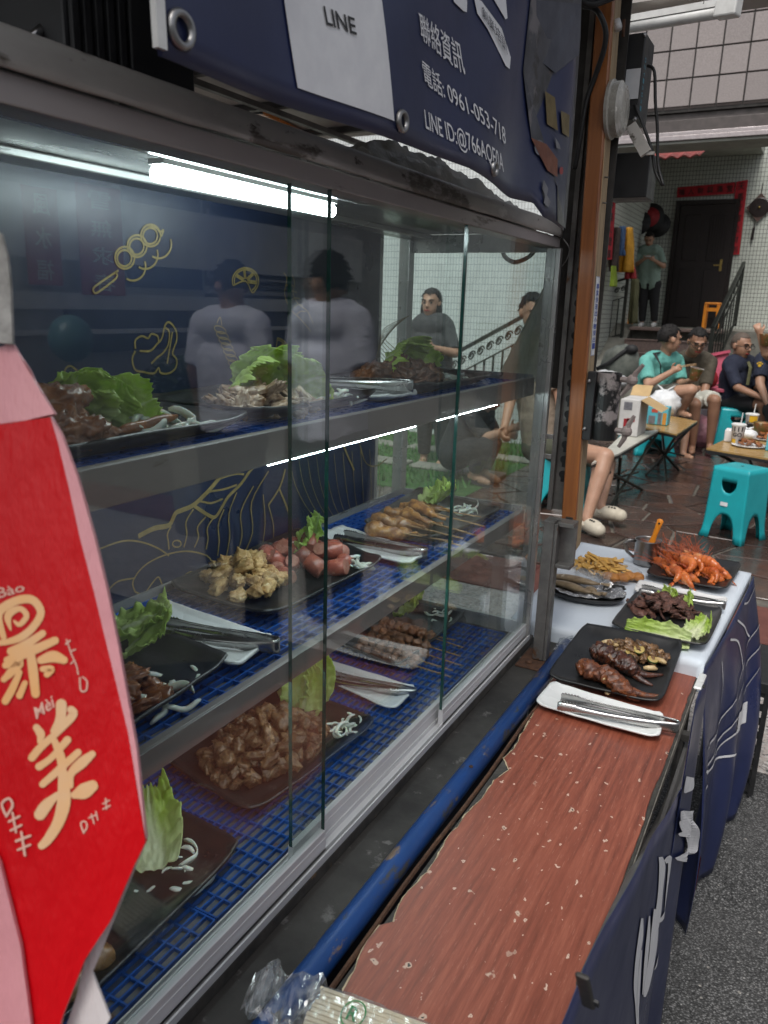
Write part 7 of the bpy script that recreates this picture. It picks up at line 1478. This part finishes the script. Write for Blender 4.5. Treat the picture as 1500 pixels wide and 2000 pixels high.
    sh_o = blob('shirt', seg2, [], .011, shirt, t_, 3)
    # trousers or shorts
    seg3 = [(J['hipL'], .124 * sc, J['hipR'], .124 * sc)]
    for s in 'LR':
        a, e = J['hip' + s], J['kn' + s]
        if shorts <= 1: seg3.append((a, .112 * sc, a.lerp(e, shorts), .088 * sc, dict(flatb=True)))
        else: seg3 += [(a, .110 * sc, e, .078 * sc), (e, .078 * sc, e.lerp(J['an' + s], shorts - 1), .058 * sc, dict(flatb=True))]
    blob('trousers' if shorts > 1 else 'shorts', seg3, [], .011, legs, t_, 3)
    if shoes:
        for s in 'LR':
            ft, he = J['toe' + s], J['heel' + s]; d = (ft - he).normalized(); a_ = d.cross(V((0, 0, 1))).normalized()
            if shoes == 'sandal':
                MB().tube([he - d * .02 - V((0, 0, .034)), he.lerp(ft, .5) - V((0, 0, .034)), ft + d * .03 - V((0, 0, .034))], [.03, .042, .034], 12, flat=.28).build('sandal', 'sandal', t_); MB().tube([he.lerp(ft, .45) + a_ * .04 - V((0, 0, .02)), he.lerp(ft, .75) + V((0, 0, .030)), he.lerp(ft, .45) - a_ * .04 - V((0, 0, .02))], .007, 5).build('sandal_strap', 'sandal', t_)
            elif shoes == 'clog':
                blob('clog', [(he - V((0, 0, .008)), .042, ft + d * .005 - V((0, 0, .004)), .046), (he.lerp(ft, .5), .050, he.lerp(ft, .8), .052)], [], .007, 'clog', t_, 3)
                for k in range(6): q = he.lerp(ft, .62 + .12 * (k // 2)) + a_ * (.022 if k % 2 else -.022) + V((0, 0, .047)); MB().sphere(q, (.008, .008, .005), 8, 5).build('clog_hole', 'cl_black', t_)
                MB().tube([he.lerp(ft, .4) + a_ * .05, he - d * .05 + V((0, 0, .02)), he.lerp(ft, .4) - a_ * .05], .008, 6).build('heel_strap', 'clog', t_)
            else: blob('shoe', [(he, .042, ft + d * .01, .040), (he.lerp(ft, .3), .044, he.lerp(ft, .8), .044)], [], .009, shoes, t_, 3)
    return t_, J, F_, H_
# man in the turquoise shirt, eating, seen from behind
Y = 8.3
t2, J2, F2, H2 = person('seated man in a turquoise t-shirt eating with chopsticks', dict(head=PY(1308, 662, Y - .05), neck=PY(1298, 690, Y), shR=PY(1262, 706, Y - .18), shL=PY(1322, 704, Y + .22), elR=PY(1266, 752, Y - .34), haR=PY(1312, 726, Y - .32), elL=PY(1330, 752, Y + .12), haL=PY(1352, 742, Y - .05), hipR=PY(1262, 775, Y - .10), hipL=PY(1268, 772, Y + .12), knR=PY(1350, 762, Y - .30), anR=PY(1330, 803, Y - .18), toR=PY(1346, 812, Y - .30), knL=PY(1342, 800, Y + .15), anL=PY(1334, 884, Y + .0), toL=PY(1350, 894, Y - .10)),
    (1, -.35, 0), (.75, .62, -.10), 'shirt_teal', 'shorts_grey', sleeve=.80, shorts=.72, shoes='sandal', hs=1.15, curl=(.6, 1.0))
st = MB().tube([J2['shL'] + V((-.1, -.05, .09)), PY(1278, 690, Y - .28), PY(1290, 712, Y - .30), PY(1291, 735, Y - .20)], .018, 8, flat=.3).build('bag_strap', 'cl_black', t2)
cpk = J2['haR'] + (J2['haR'] - J2['elR']).normalized() * .07
chs = thing('chopsticks', 'pair of wooden chopsticks in the hand of the man in turquoise', 'chopsticks', cpk)
for o_ in (0, .012): MB().tube([cpk - V((.02, 0, -o_)), PY(1360, 713, Y - .30) + V((0, 0, o_))], .004, 5).build('stick', 'bamboo', chs)
nb = PY(1354, 742, Y - .22); nbt = thing('paper_bowl', 'green patterned paper bowl held by the man in turquoise', 'cup', nb)
MB().lathe([(.0005, 0), (.042, 0), (.060, .11), (.064, .114), (.058, .112)], 20, Matrix.Translation(nb) @ Matrix.Rotation(.2, 4, 'Y')).build('wall', 'cup_print', nbt, smooth=True); MB().lathe([(.061, .112), (.065, .118), (.058, .118)], 20, Matrix.Translation(nb) @ Matrix.Rotation(.2, 4, 'Y')).build('rim', 'paper_white', nbt)
# man in olive with glasses
Y = 8.75
person('seated man in an olive t-shirt and glasses looking down', dict(head=PY(1362, 667, Y - .22), neck=PY(1350, 688, Y - .06), shR=PY(1326, 702, Y + .02), shL=PY(1388, 708, Y), elR=PY(1322, 748, Y - .08), haR=PY(1348, 757, Y - .30), elL=PY(1378, 757, Y - .12), haL=PY(1370, 783, Y - .26), hipR=PY(1335, 778, Y + .05), hipL=PY(1362, 778, Y + .05), knR=PY(1358, 790, Y - .42), anR=PY(1352, 872, Y - .30), knL=PY(1396, 782, Y - .40), anL=PY(1386, 868, Y - .30), toL=PY(1392, 880, Y - .45), toR=PY(1350, 884, Y - .45)),
    (.25, -1, 0), (.35, -.85, -.42), 'shirt_olive', 'shorts_white', skin='skin_tan', glasses=True, shoes='sandal', sleeve=.9, shorts=.9, hs=1.12)
# man in navy with glasses
Y = 9.1
t4, J4, F4, H4 = person('seated man in a navy t-shirt with shaved head and glasses', dict(head=PY(1448, 676, Y - .05), neck=PY(1438, 702, Y), shR=PY(1424, 714, Y - .16), shL=PY(1466, 714, Y + .16), elR=PY(1440, 757, Y - .32), haR=PY(1490, 778, Y - .45), elL=PY(1480, 757, Y + .05), haL=PY(1500, 776, Y - .25), hipR=PY(1428, 786, Y - .05), hipL=PY(1440, 784, Y + .2), knR=PY(1494, 790, Y - .40), anR=PY(1490, 860, Y - .25), knL=PY(1512, 786, Y), anL=PY(1508, 855, Y)),
    (1, -.55, 0), (.75, -.60, -.10), 'shirt_navy', 'trouser_black', hair='hair_shaved', skin='skin_tan', glasses=True, sleeve=.95, shorts=.8, shoes='sandal', hs=1.15, build=1.12)
MB().tube([J4['shL'] + V((-.05, -.1, .10)), PY(1466, 718, Y - .22), PY(1460, 752, Y - .25)], .016, 6, flat=.3).build('bag_strap', 'cl_olive', t4)
# person cut by the right edge, raising a bowl
Y = 8.4
t5, J5, F5, H5 = person('person in denim and navy at the right edge raising a paper bowl', dict(head=PY(1552, 640, Y), neck=PY(1545, 675, Y), shR=PY(1510, 700, Y - .1), shL=PY(1575, 700, Y + .1), elR=PY(1496, 690, Y - .36), haR=PY(1484, 652, Y - .40), elL=PY(1585, 760, Y), haL=PY(1560, 780, Y - .2), hipR=PY(1530, 800, Y), hipL=PY(1560, 800, Y + .1), knR=PY(1525, 800, Y - .4), anR=PY(1525, 890, Y - .4), knL=PY(1565, 800, Y - .35), anL=PY(1560, 885, Y - .35)),
    (-.3, -1, 0), (-.5, -.9, -.2), 'denim', 'trouser_black', sleeve=.55, shorts=1.8, hs=1.1, curl=(.6, 1.1))
bw = PY(1497, 664, Y - .42); bt_ = thing('paper_bowl', 'patterned paper bowl raised at the right picture edge', 'cup', bw); MB().lathe([(.0005, -.05), (.045, -.05), (.065, .05), (.069, .055), (.062, .052)], 20, Matrix.Translation(bw)).build('wall', 'cup_print', bt_, smooth=True)
Y = 8.9
t6, J6, F6, H6 = person('person in a navy shirt with a yellow paw print, mostly beyond the right edge', dict(head=PY(1520, 655, Y), neck=PY(1512, 686, Y), shR=PY(1488, 702, Y - .06), shL=PY(1540, 702, Y + .1), elR=PY(1484, 750, Y - .2), haR=PY(1500, 790, Y - .35), elL=PY(1548, 755, Y), haL=PY(1535, 785, Y - .2), hipR=PY(1505, 800, Y), hipL=PY(1530, 800, Y + .1), knR=PY(1510, 800, Y - .4), anR=PY(1508, 870, Y - .4), knL=PY(1540, 800, Y - .35), anL=PY(1540, 870, Y - .35)),
    (-.2, -1, 0), (-.4, -.9, -.2), 'shirt_navy', 'trouser_black', sleeve=.75, shorts=1.8, hs=1.1)
pw_ = PY(1484, 712, Y - .175); mb = MB()
for dx, dz, r in ((0, -.008, .016), (-.022, .010, .008), (-.008, .020, .008), (.008, .020, .008), (.022, .010, .008)): mb.lathe([(.0003, 0), (r, 0)], 12, Matrix.Translation(pw_ + V((dx, -.012, dz))) @ Matrix.Rotation(math.pi / 2, 4, 'X'))
mb.build('paw_print', 'cup_yellow', t6)
# standing man on the porch with a phone
Y = 14.9
t1, J1, F1, H1 = person('man in a sage green t-shirt standing on the porch with a phone', dict(head=PY(1268, 467, Y - .06), neck=PY(1269, 482, Y), shR=PY(1252, 489, Y), shL=PY(1287, 490, Y), elR=PY(1240, 518, Y - .05), haR=PY(1258, 506, Y - .28), elL=PY(1296, 520, Y - .05), haL=PY(1277, 508, Y - .28), hipR=PY(1258, 556, Y), hipL=PY(1278, 556, Y), knR=PY(1256, 596, Y - .03), anR=PY(1254, 629, Y), knL=PY(1278, 596, Y - .03), anL=PY(1278, 629, Y)),
    (.05, -1, 0), (.1, -.85, -.5), 'shirt_sage', 'trouser_black', sleeve=.85, shorts=1.95, shoes='white_shoe', hs=1.0, voxel=.011, hands=True)
q = PY(1266, 501, Y - .36); pn = MB().box(q - V((.04, .008, .008)), q + V((.04, .008, .012))).build('phone', 'white_shoe'); tag(pn, 'small phone held by the man on the porch', 'phone')
# person with pale clogs behind the post
Y = 5.45
person('person in beige sitting behind the cabinet corner, wearing pale clogs', dict(head=PY(1040, 610, Y), neck=PY(1040, 655, Y + .02), shR=PY(1015, 690, Y + .06), shL=PY(1072, 690, Y + .04), elR=PY(1000, 770, Y - .10), haR=PY(985, 835, Y - .3), elL=PY(1095, 775, Y - .05), haL=PY(1100, 850, Y - .3), hipR=PY(1050, 872, Y + .05), hipL=PY(1085, 868, Y + .1), knR=PY(1182, 892, Y - .35), anR=PY(1146, 1012, Y - .55), toR=PY(1168, 1034, Y - .62), knL=PY(1186, 905, Y + .05), anL=PY(1172, 988, Y - .25), toL=PY(1210, 1006, Y - .32)),
    (.8, -.6, 0), (.6, -.75, -.2), 'shirt_beige', 'shorts_olive', sleeve=.85, shorts=.62, shoes='clog', hs=1.1)
# seen through the end pane: a woman with a cup, and a crouching person in black
Y = 6.4
t7, J7, F7, H7 = person('woman in a dark patterned blouse holding a cup, seen through the end pane', dict(head=PY(842, 592, Y), neck=PY(844, 622, Y + .02), shR=PY(818, 634, Y), shL=PY(872, 636, Y), elR=PY(808, 690, Y - .05), haR=PY(828, 676, Y - .28), elL=PY(888, 690, Y - .08), haL=PY(846, 680, Y - .28), hipR=PY(826, 745, Y), hipL=PY(862, 745, Y), knR=PY(830, 820, Y - .05), anR=PY(828, 892, Y), knL=PY(862, 820, Y - .05), anL=PY(864, 892, Y)),
    (.2, -1, 0), (.1, -1, -.05), 'shirt_dark', 'trouser_black', sleeve=.9, shorts=1.9, shoes='sandal', hairlen=.10, hs=1.05, curl=(1, 1))
q = PY(826, 672, Y - .36); cq = thing('paper_cup', 'brown paper cup held by the woman in the dark blouse', 'cup', q); MB().lathe([(.0005, -.05), (.032, -.05), (.042, .055), (.045, .058)], 18, Matrix.Translation(q)).build('wall', 'carton_flap', cq, smooth=True)
Y = 5.9
person('crouching person in black seen below the upper shelf', dict(head=PY(960, 770, Y - .1), neck=PY(940, 795, Y), shR=PY(915, 812, Y - .15), shL=PY(945, 806, Y + .2), elR=PY(950, 855, Y - .25), haR=PY(998, 838, Y - .3), elL=PY(965, 845, Y + .15), haL=PY(1000, 850, Y - .1), hipR=PY(888, 885, Y - .1), hipL=PY(893, 883, Y + .12), knR=PY(950, 868, Y - .25), anR=PY(925, 922, Y - .12), knL=PY(962, 865, Y + .1), anL=PY(945, 918, Y + .08)),
    (1, -.3, 0), (.9, -.3, -.3), 'trouser_black', 'trouser_black', sleeve=.95, shorts=1.9, shoes='sandal', hs=1.05, build=1.15)
# ---------------------------------------------------------------- what the glass mirrors: the street on the camera's side
def MIRX(p): p = V(p); return V((2 * -.513 - p.x, p.y, p.z))
Y = 2.62
def mp(px, py, dy=0): return MIRX(PY(px, py, Y + dy))
J9 = dict(head=mp(650, 558), neck=mp(655, 596), shL=mp(598, 628), shR=mp(708, 632), elL=mp(578, 720, -.02), haL=mp(592, 800, .12), elR=mp(726, 730, -.02), haR=mp(715, 812, .12), hipL=mp(625, 880), hipR=mp(688, 880), knL=mp(625, 1050), anL=mp(625, 1215), knR=mp(690, 1050), anR=mp(690, 1215))
person('man in a lilac shirt standing in the street with his back to the stall', J9, (.85, .5, 0), (.8, .45, -.25), 'shirt_lilac', 'trouser_black', sleeve=.9, shorts=1.92, shoes='white_shoe', hs=1.05, build=.86)
Y = 3.1  # added second figure: imitates the doubled reflection of the first man
J9 = dict(head=mp(452, 560), neck=mp(454, 605), shL=mp(398, 632), shR=mp(500, 634), elL=mp(380, 720, -.02), haL=mp(392, 800, .12), elR=mp(516, 725, -.02), haR=mp(506, 800, .12), hipL=mp(425, 860), hipR=mp(478, 860), knL=mp(425, 1010), anL=mp(425, 1150), knR=mp(480, 1010), anR=mp(480, 1150))
person('man in a pale shirt farther up the street with his back to the stall', J9, (.85, .5, 0), (.8, .45, -.25), 'shirt_lilac', 'trouser_black', sleeve=.9, shorts=1.92, shoes='white_shoe', hs=1.0, build=.84)
# facade across the street: only its reflection shows in the cabinet glass
pm('street_wall', (.52, .52, .53), (.40, .40, .41), 4, .7, 0, .2, 30); pm('street_dark', (.10, .105, .12), (.06, .065, .075), 5, .5); pm('street_pale', (.80, .80, .82), (.66, .66, .68), 6, .7); pm('street_navy', (.04, .08, .22), None, 5, .5); pm('street_green', (.035, .085, .02), (.02, .05, .012), 20, .7, vary=.3)
FX = 4.6; MXX = 2 * -.513 - FX
def FP(px, py): p = PX(px, py, MXX); return V((FX, p.y, p.z))
fac = thing('street_house', 'grey house front across the street, mirrored in the cabinet glass', 'house', (FX, 8, 0))
MB().box((FX + .004, -12, 0), (FX + .4, 26, 3.0)).build('wall', 'street_wall', fac)
def fpan(nm, mat, x0, y0, x1, y1, d=.03):
    a, b = FP(x0, y1), FP(x1, y0); MB().box((FX - d, min(a.y, b.y), min(a.z, b.z)), (FX, max(a.y, b.y), max(a.z, b.z))).build(nm, mat, fac)
for (x0, x1, m_) in ((-250, -140, 'street_dark'), (-110, 25, 'street_wall'), (245, 385, 'street_navy'), (400, 560, 'street_dark'), (575, 700, 'street_wall')): fpan('window_bay', m_, x0, 360, x1, 560)
for y in (470, 590, 640): fpan('ledge', 'street_pale', -250, y, 700, y + 9, .10)
fpan('dark_shutter', 'street_dark', 130, 605, 400, 690, .05); fpan('dark_shutter', 'street_dark', 420, 605, 560, 700, .05)
for k in range(14): fpan('clapboard', 'street_dark' if k % 2 else 'street_wall', 400, 410 + k * 13, 560, 421 + k * 13, .06)
pm('street_red', (.45, .015, .03), None, 6, .6); pm('street_char', (.8, .76, .6), None, 6, .6)
for (x0, x1, y0, y1, tx, lb) in ((143, 215, 372, 575, '雪無求春', 'right'), (38, 90, 372, 555, '風水福', 'left')):
    a, b = FP(x0, y1), FP(x1, y0); o = thing('paper_couplet', f'dark red couplet mirrored in the glass, {lb} of the two', 'paper scroll', (FX - .05, a.y, a.z)); ya, yb, za, zb_ = min(a.y, b.y), max(a.y, b.y), min(a.z, b.z), max(a.z, b.z)
    MB().box((FX - .12, ya, za), (FX - .11, yb, zb_)).build('red_strip', 'street_red', o); tb = MB(); n_ = len(tx)
    for i, chh in enumerate(tx): text_on(chh, lambda u, v: V((FX - .125, yb - (yb - ya) * (.25 + .5 * u), zb_ - (zb_ - za) * (i + .85 - .65 * v) / n_)), .01, tb)
    tb.build('characters', 'street_char', o)
hd = thing('street_bush', 'leafy green bush across the street, mirrored in the glass', 'bush', MIRX(PY(390, 790, 3.6))); rr = random.Random(6); cb = MIRX(PY(385, 745, 3.6)); lf = MB()
for k in range(900):
    a = V((rr.gauss(0, 1), rr.gauss(0, 1), rr.gauss(0, 1))).normalized() * rr.random() ** .4; p = cb + V((a.x * .34, a.y * .34, a.z * .16)); d1 = V((rr.gauss(0, 1), rr.gauss(0, 1), rr.gauss(0, 1))).normalized() * .035; d2 = d1.orthogonal().normalized() * .014; lf.add([p - d1, p + d2, p + d1, p - d2], [(0, 1, 2, 3)])
lf.build('leaves', 'street_green', hd); MB().lathe([(.16, 0), (.20, cb.z - .14), (.18, cb.z - .14)], 18, Matrix.Translation((cb.x, cb.y, 0))).build('pot', 'concrete', hd)
bl = MIRX(PY(138, 662, 1.9)); bo = thing('balloon', 'plain teal balloon near the camera, mirrored in the glass', 'balloon', bl); pm('balloon_teal', (.10, .24, .25), None, 6, .3); MB().sphere(bl, (.075, .075, .082), 24, 16).build('skin', 'balloon_teal', bo, smooth=True); MB().tube([bl - V((0, 0, .082)), bl - V((0, 0, .10))], [.004, .010], 8).build('neck', 'balloon_teal', bo)
MB().tube([bl - V((0, 0, .10)), V((bl.x, bl.y, 0))], .004, 6).build('stick', 'clear_white', bo)
# ---------------------------------------------------------------- red gift bag close to the camera
def paper(name, c1, c2): return pm(name, c1, c2, 7, .32, 0, .55, 11, bd=.02, detail=1, stretch=(1, 1, .3), spec=.3)
paper('bag_red', (.62, .002, .007), (.52, .002, .006)); paper('bag_pink', (.72, .36, .38), (.62, .27, .30)); paper('bag_white', (.74, .70, .70), (.62, .58, .58)); pm('bag_gold', (.80, .42, .16), (.76, .50, .30), 12, .45); pm('bag_cream', (.80, .48, .38), None, 10, .5); pm('handle_grey', (.40, .39, .37), (.22, .215, .20), 90, .7)
gb = thing('gift_bag', 'red paper gift bag with gold lettering hanging close to the camera', 'bag', PD(120, 1900, .44))
BN = V(-ROT[:, 2]) 
def BGp(px, py, off=0): return PD(px, py, .44 - off)
def poly(nm, mat, P, off, par=gb, thick=.0015):
    mb = MB().prism([BGp(x, y, off) for x, y in P], V(ROT[:, 2]) * thick); mb.build(nm, mat, par)
red = [(-260, 800), (-60, 835), (98, 815), (112, 860), (134, 950), (156, 1050), (182, 1150), (208, 1258), (250, 1430), (283, 1640), (284, 1645), (262, 1690), (215, 1800), (165, 1875), (120, 1990), (100, 2090), (-260, 2090)]
poly('front_panel', 'bag_red', red, .004, thick=.004)
poly('top_panel', 'bag_pink', [(-260, 640), (0, 678), (22, 668), (52, 720), (82, 770), (106, 808), (20, 828), (-60, 834), (-260, 800)], .004, thick=.004)
poly('pink_edge', 'bag_pink', [(98, 812), (120, 850), (150, 930), (184, 1050), (208, 1150), (230, 1258), (267, 1466), (285, 1640), (250, 1430), (208, 1258), (182, 1150), (156, 1050), (134, 950), (112, 860)], .004, thick=.004)
side_ = [(24, 668), (62, 722), (118, 850), (172, 985), (215, 1165), (252, 1375), (272, 1520), (285, 1640)]
mb = MB(); L = [BGp(x - 4, y, .003) for x, y in side_]; K = [BGp(x + 0, y, -.055) for x, y in side_]
mb.add(L + K, [(i, i + 1, len(L) + i + 1, len(L) + i) for i in range(len(L) - 1)]); mb.build('side_gusset', 'bag_pink', gb)
MB().prism([BGp(x, y, -.057) for x, y in red], V(ROT[:, 2]) * .002).build('rear_panel', 'bag_red', gb)
poly('bottom_flap', 'bag_white', [(284, 1648), (262, 1695), (165, 1880), (148, 1950), (110, 2060), (60, 2090), (150, 2090), (215, 1990), (180, 1900)], -.01, thick=.002)
poly('left_band', 'bag_pink', [(-260, 1500), (-60, 1560), (0, 1690), (40, 1850), (60, 2000), (64, 2090), (-260, 2090)], .0085, thick=.003)
poly('handle', 'handle_grey', [(-40, 430), (2, 455), (14, 500), (20, 560), (22, 625), (24, 672), (-10, 668), (-40, 640)], .0085, thick=.003)
ZB = lambda x, y: (x / 2.885, 1050 + y / 2.885)
def bs(nm, L, mat='bag_gold'):
    mb = MB()
    for si, P in enumerate(L):
        S_ = smoothpts(P, 5); pts = [(BGp(*ZB(x, y), .0046 + si * .00007), max(.5, w_ * (1.08 if mat == 'bag_gold' else 1.0)) / 2.885 * .44 / F) for x, y, w_ in S_]
        for k in (0, -1):        # round off both ends
            q, w_ = pts[k]; d = (q - pts[1 if k == 0 else -2][0]).normalized(); ex = [(q + d * w_ * .5 * math.sin(t * math.pi / 10), w_ * math.cos(t * math.pi / 10)) for t in (1, 2, 3, 4, 4.9)]
            pts = (ex[::-1] + pts) if k == 0 else (pts + ex)
        stroke(mb, pts, nrm=BN)
    o = mb.build(nm, mat, gb); o['kind'] = 'stuff'
bs('character_bao', [[(60, 520, 10), (45, 440, 40), (110, 400, 30), (150, 440, 30), (110, 490, 26), (80, 470, 12)], [(20, 560, 30), (-10, 430, 46), (80, 360, 44), (180, 350, 44), (230, 420, 40), (190, 500, 40), (120, 560, 40), (30, 590, 30), (-30, 590, 30)],
    [(60, 640, 40), (150, 600, 44), (240, 540, 36)], [(40, 690, 36), (150, 650, 50), (310, 580, 40)], [(30, 720, 34), (110, 700, 50), (60, 760, 44), (20, 800, 30)], [(230, 690, 40), (300, 670, 60), (360, 690, 40)], [(170, 640, 40), (185, 740, 50), (200, 880, 44)], [(110, 760, 30), (70, 850, 40), (30, 920, 40)], [(140, 820, 30), (110, 890, 36)], [(240, 740, 30), (290, 740, 36), (265, 770, 34)]])
bs('character_mei', [[(205, 1070, 36), (230, 1110, 44), (220, 1150, 20)], [(345, 940, 56), (340, 1020, 50), (300, 1090, 30)], [(180, 1240, 40), (230, 1180, 40), (330, 1090, 36), (410, 1000, 46), (400, 970, 40)], [(220, 1290, 40), (290, 1240, 34), (380, 1140, 40)], [(240, 1390, 36), (330, 1310, 40), (440, 1210, 36)],
    [(300, 1130, 30), (340, 1230, 46), (355, 1330, 40)], [(400, 1400, 26), (400, 1330, 40), (460, 1270, 56), (520, 1220, 36)], [(355, 1330, 50), (360, 1480, 70), (330, 1600, 60), (270, 1700, 50), (235, 1735, 40)], [(320, 1450, 30), (260, 1510, 60), (225, 1560, 60)], [(420, 1450, 40), (470, 1430, 80), (520, 1400, 60)]])
bs('small_writing', [[(395, 580, 9), (370, 600, 9)], [(375, 575, 8), (400, 650, 8), (430, 720, 8), (440, 770, 8)], [(400, 640, 8), (425, 630, 8)], [(420, 690, 8), (400, 710, 8)], [(450, 790, 9), (455, 860, 9), (485, 860, 9), (490, 810, 9), (465, 785, 8)],
    [(470, 1660, 9), (455, 1610, 9), (480, 1600, 9), (490, 1630, 9), (470, 1665, 9)], [(500, 1580, 8), (545, 1560, 8)], [(515, 1560, 8), (530, 1610, 8)], [(540, 1545, 8), (550, 1590, 8)], [(580, 1500, 8), (615, 1480, 8)], [(595, 1470, 8), (600, 1530, 8)], [(580, 1530, 8), (620, 1510, 8)],
    [(30, 1560, 14), (10, 1500, 14), (50, 1470, 14), (70, 1510, 14), (35, 1570, 14)], [(50, 1600, 12), (110, 1570, 12)], [(70, 1550, 12), (90, 1660, 12)], [(60, 1650, 12), (120, 1620, 12)], [(90, 1710, 14), (170, 1680, 14)], [(120, 1660, 14), (140, 1790, 14)], [(100, 1760, 12), (170, 1730, 12)]], 'bag_cream')
def bword(tx, A, B, C, D): 
    f = lambda u, v: BGp(*ZB(*((1 - v) * ((1 - u) * np.array(A) + u * np.array(B)) + v * ((1 - u) * np.array(D) + u * np.array(C)))), .0047)
    text_on(tx, f, .01).build('pinyin', 'bag_cream', gb)
bword('Bào', (-10, 345), (142, 300), (128, 255), (-22, 285)); bword('Mèi', (205, 1025), (308, 955), (292, 885), (190, 960))
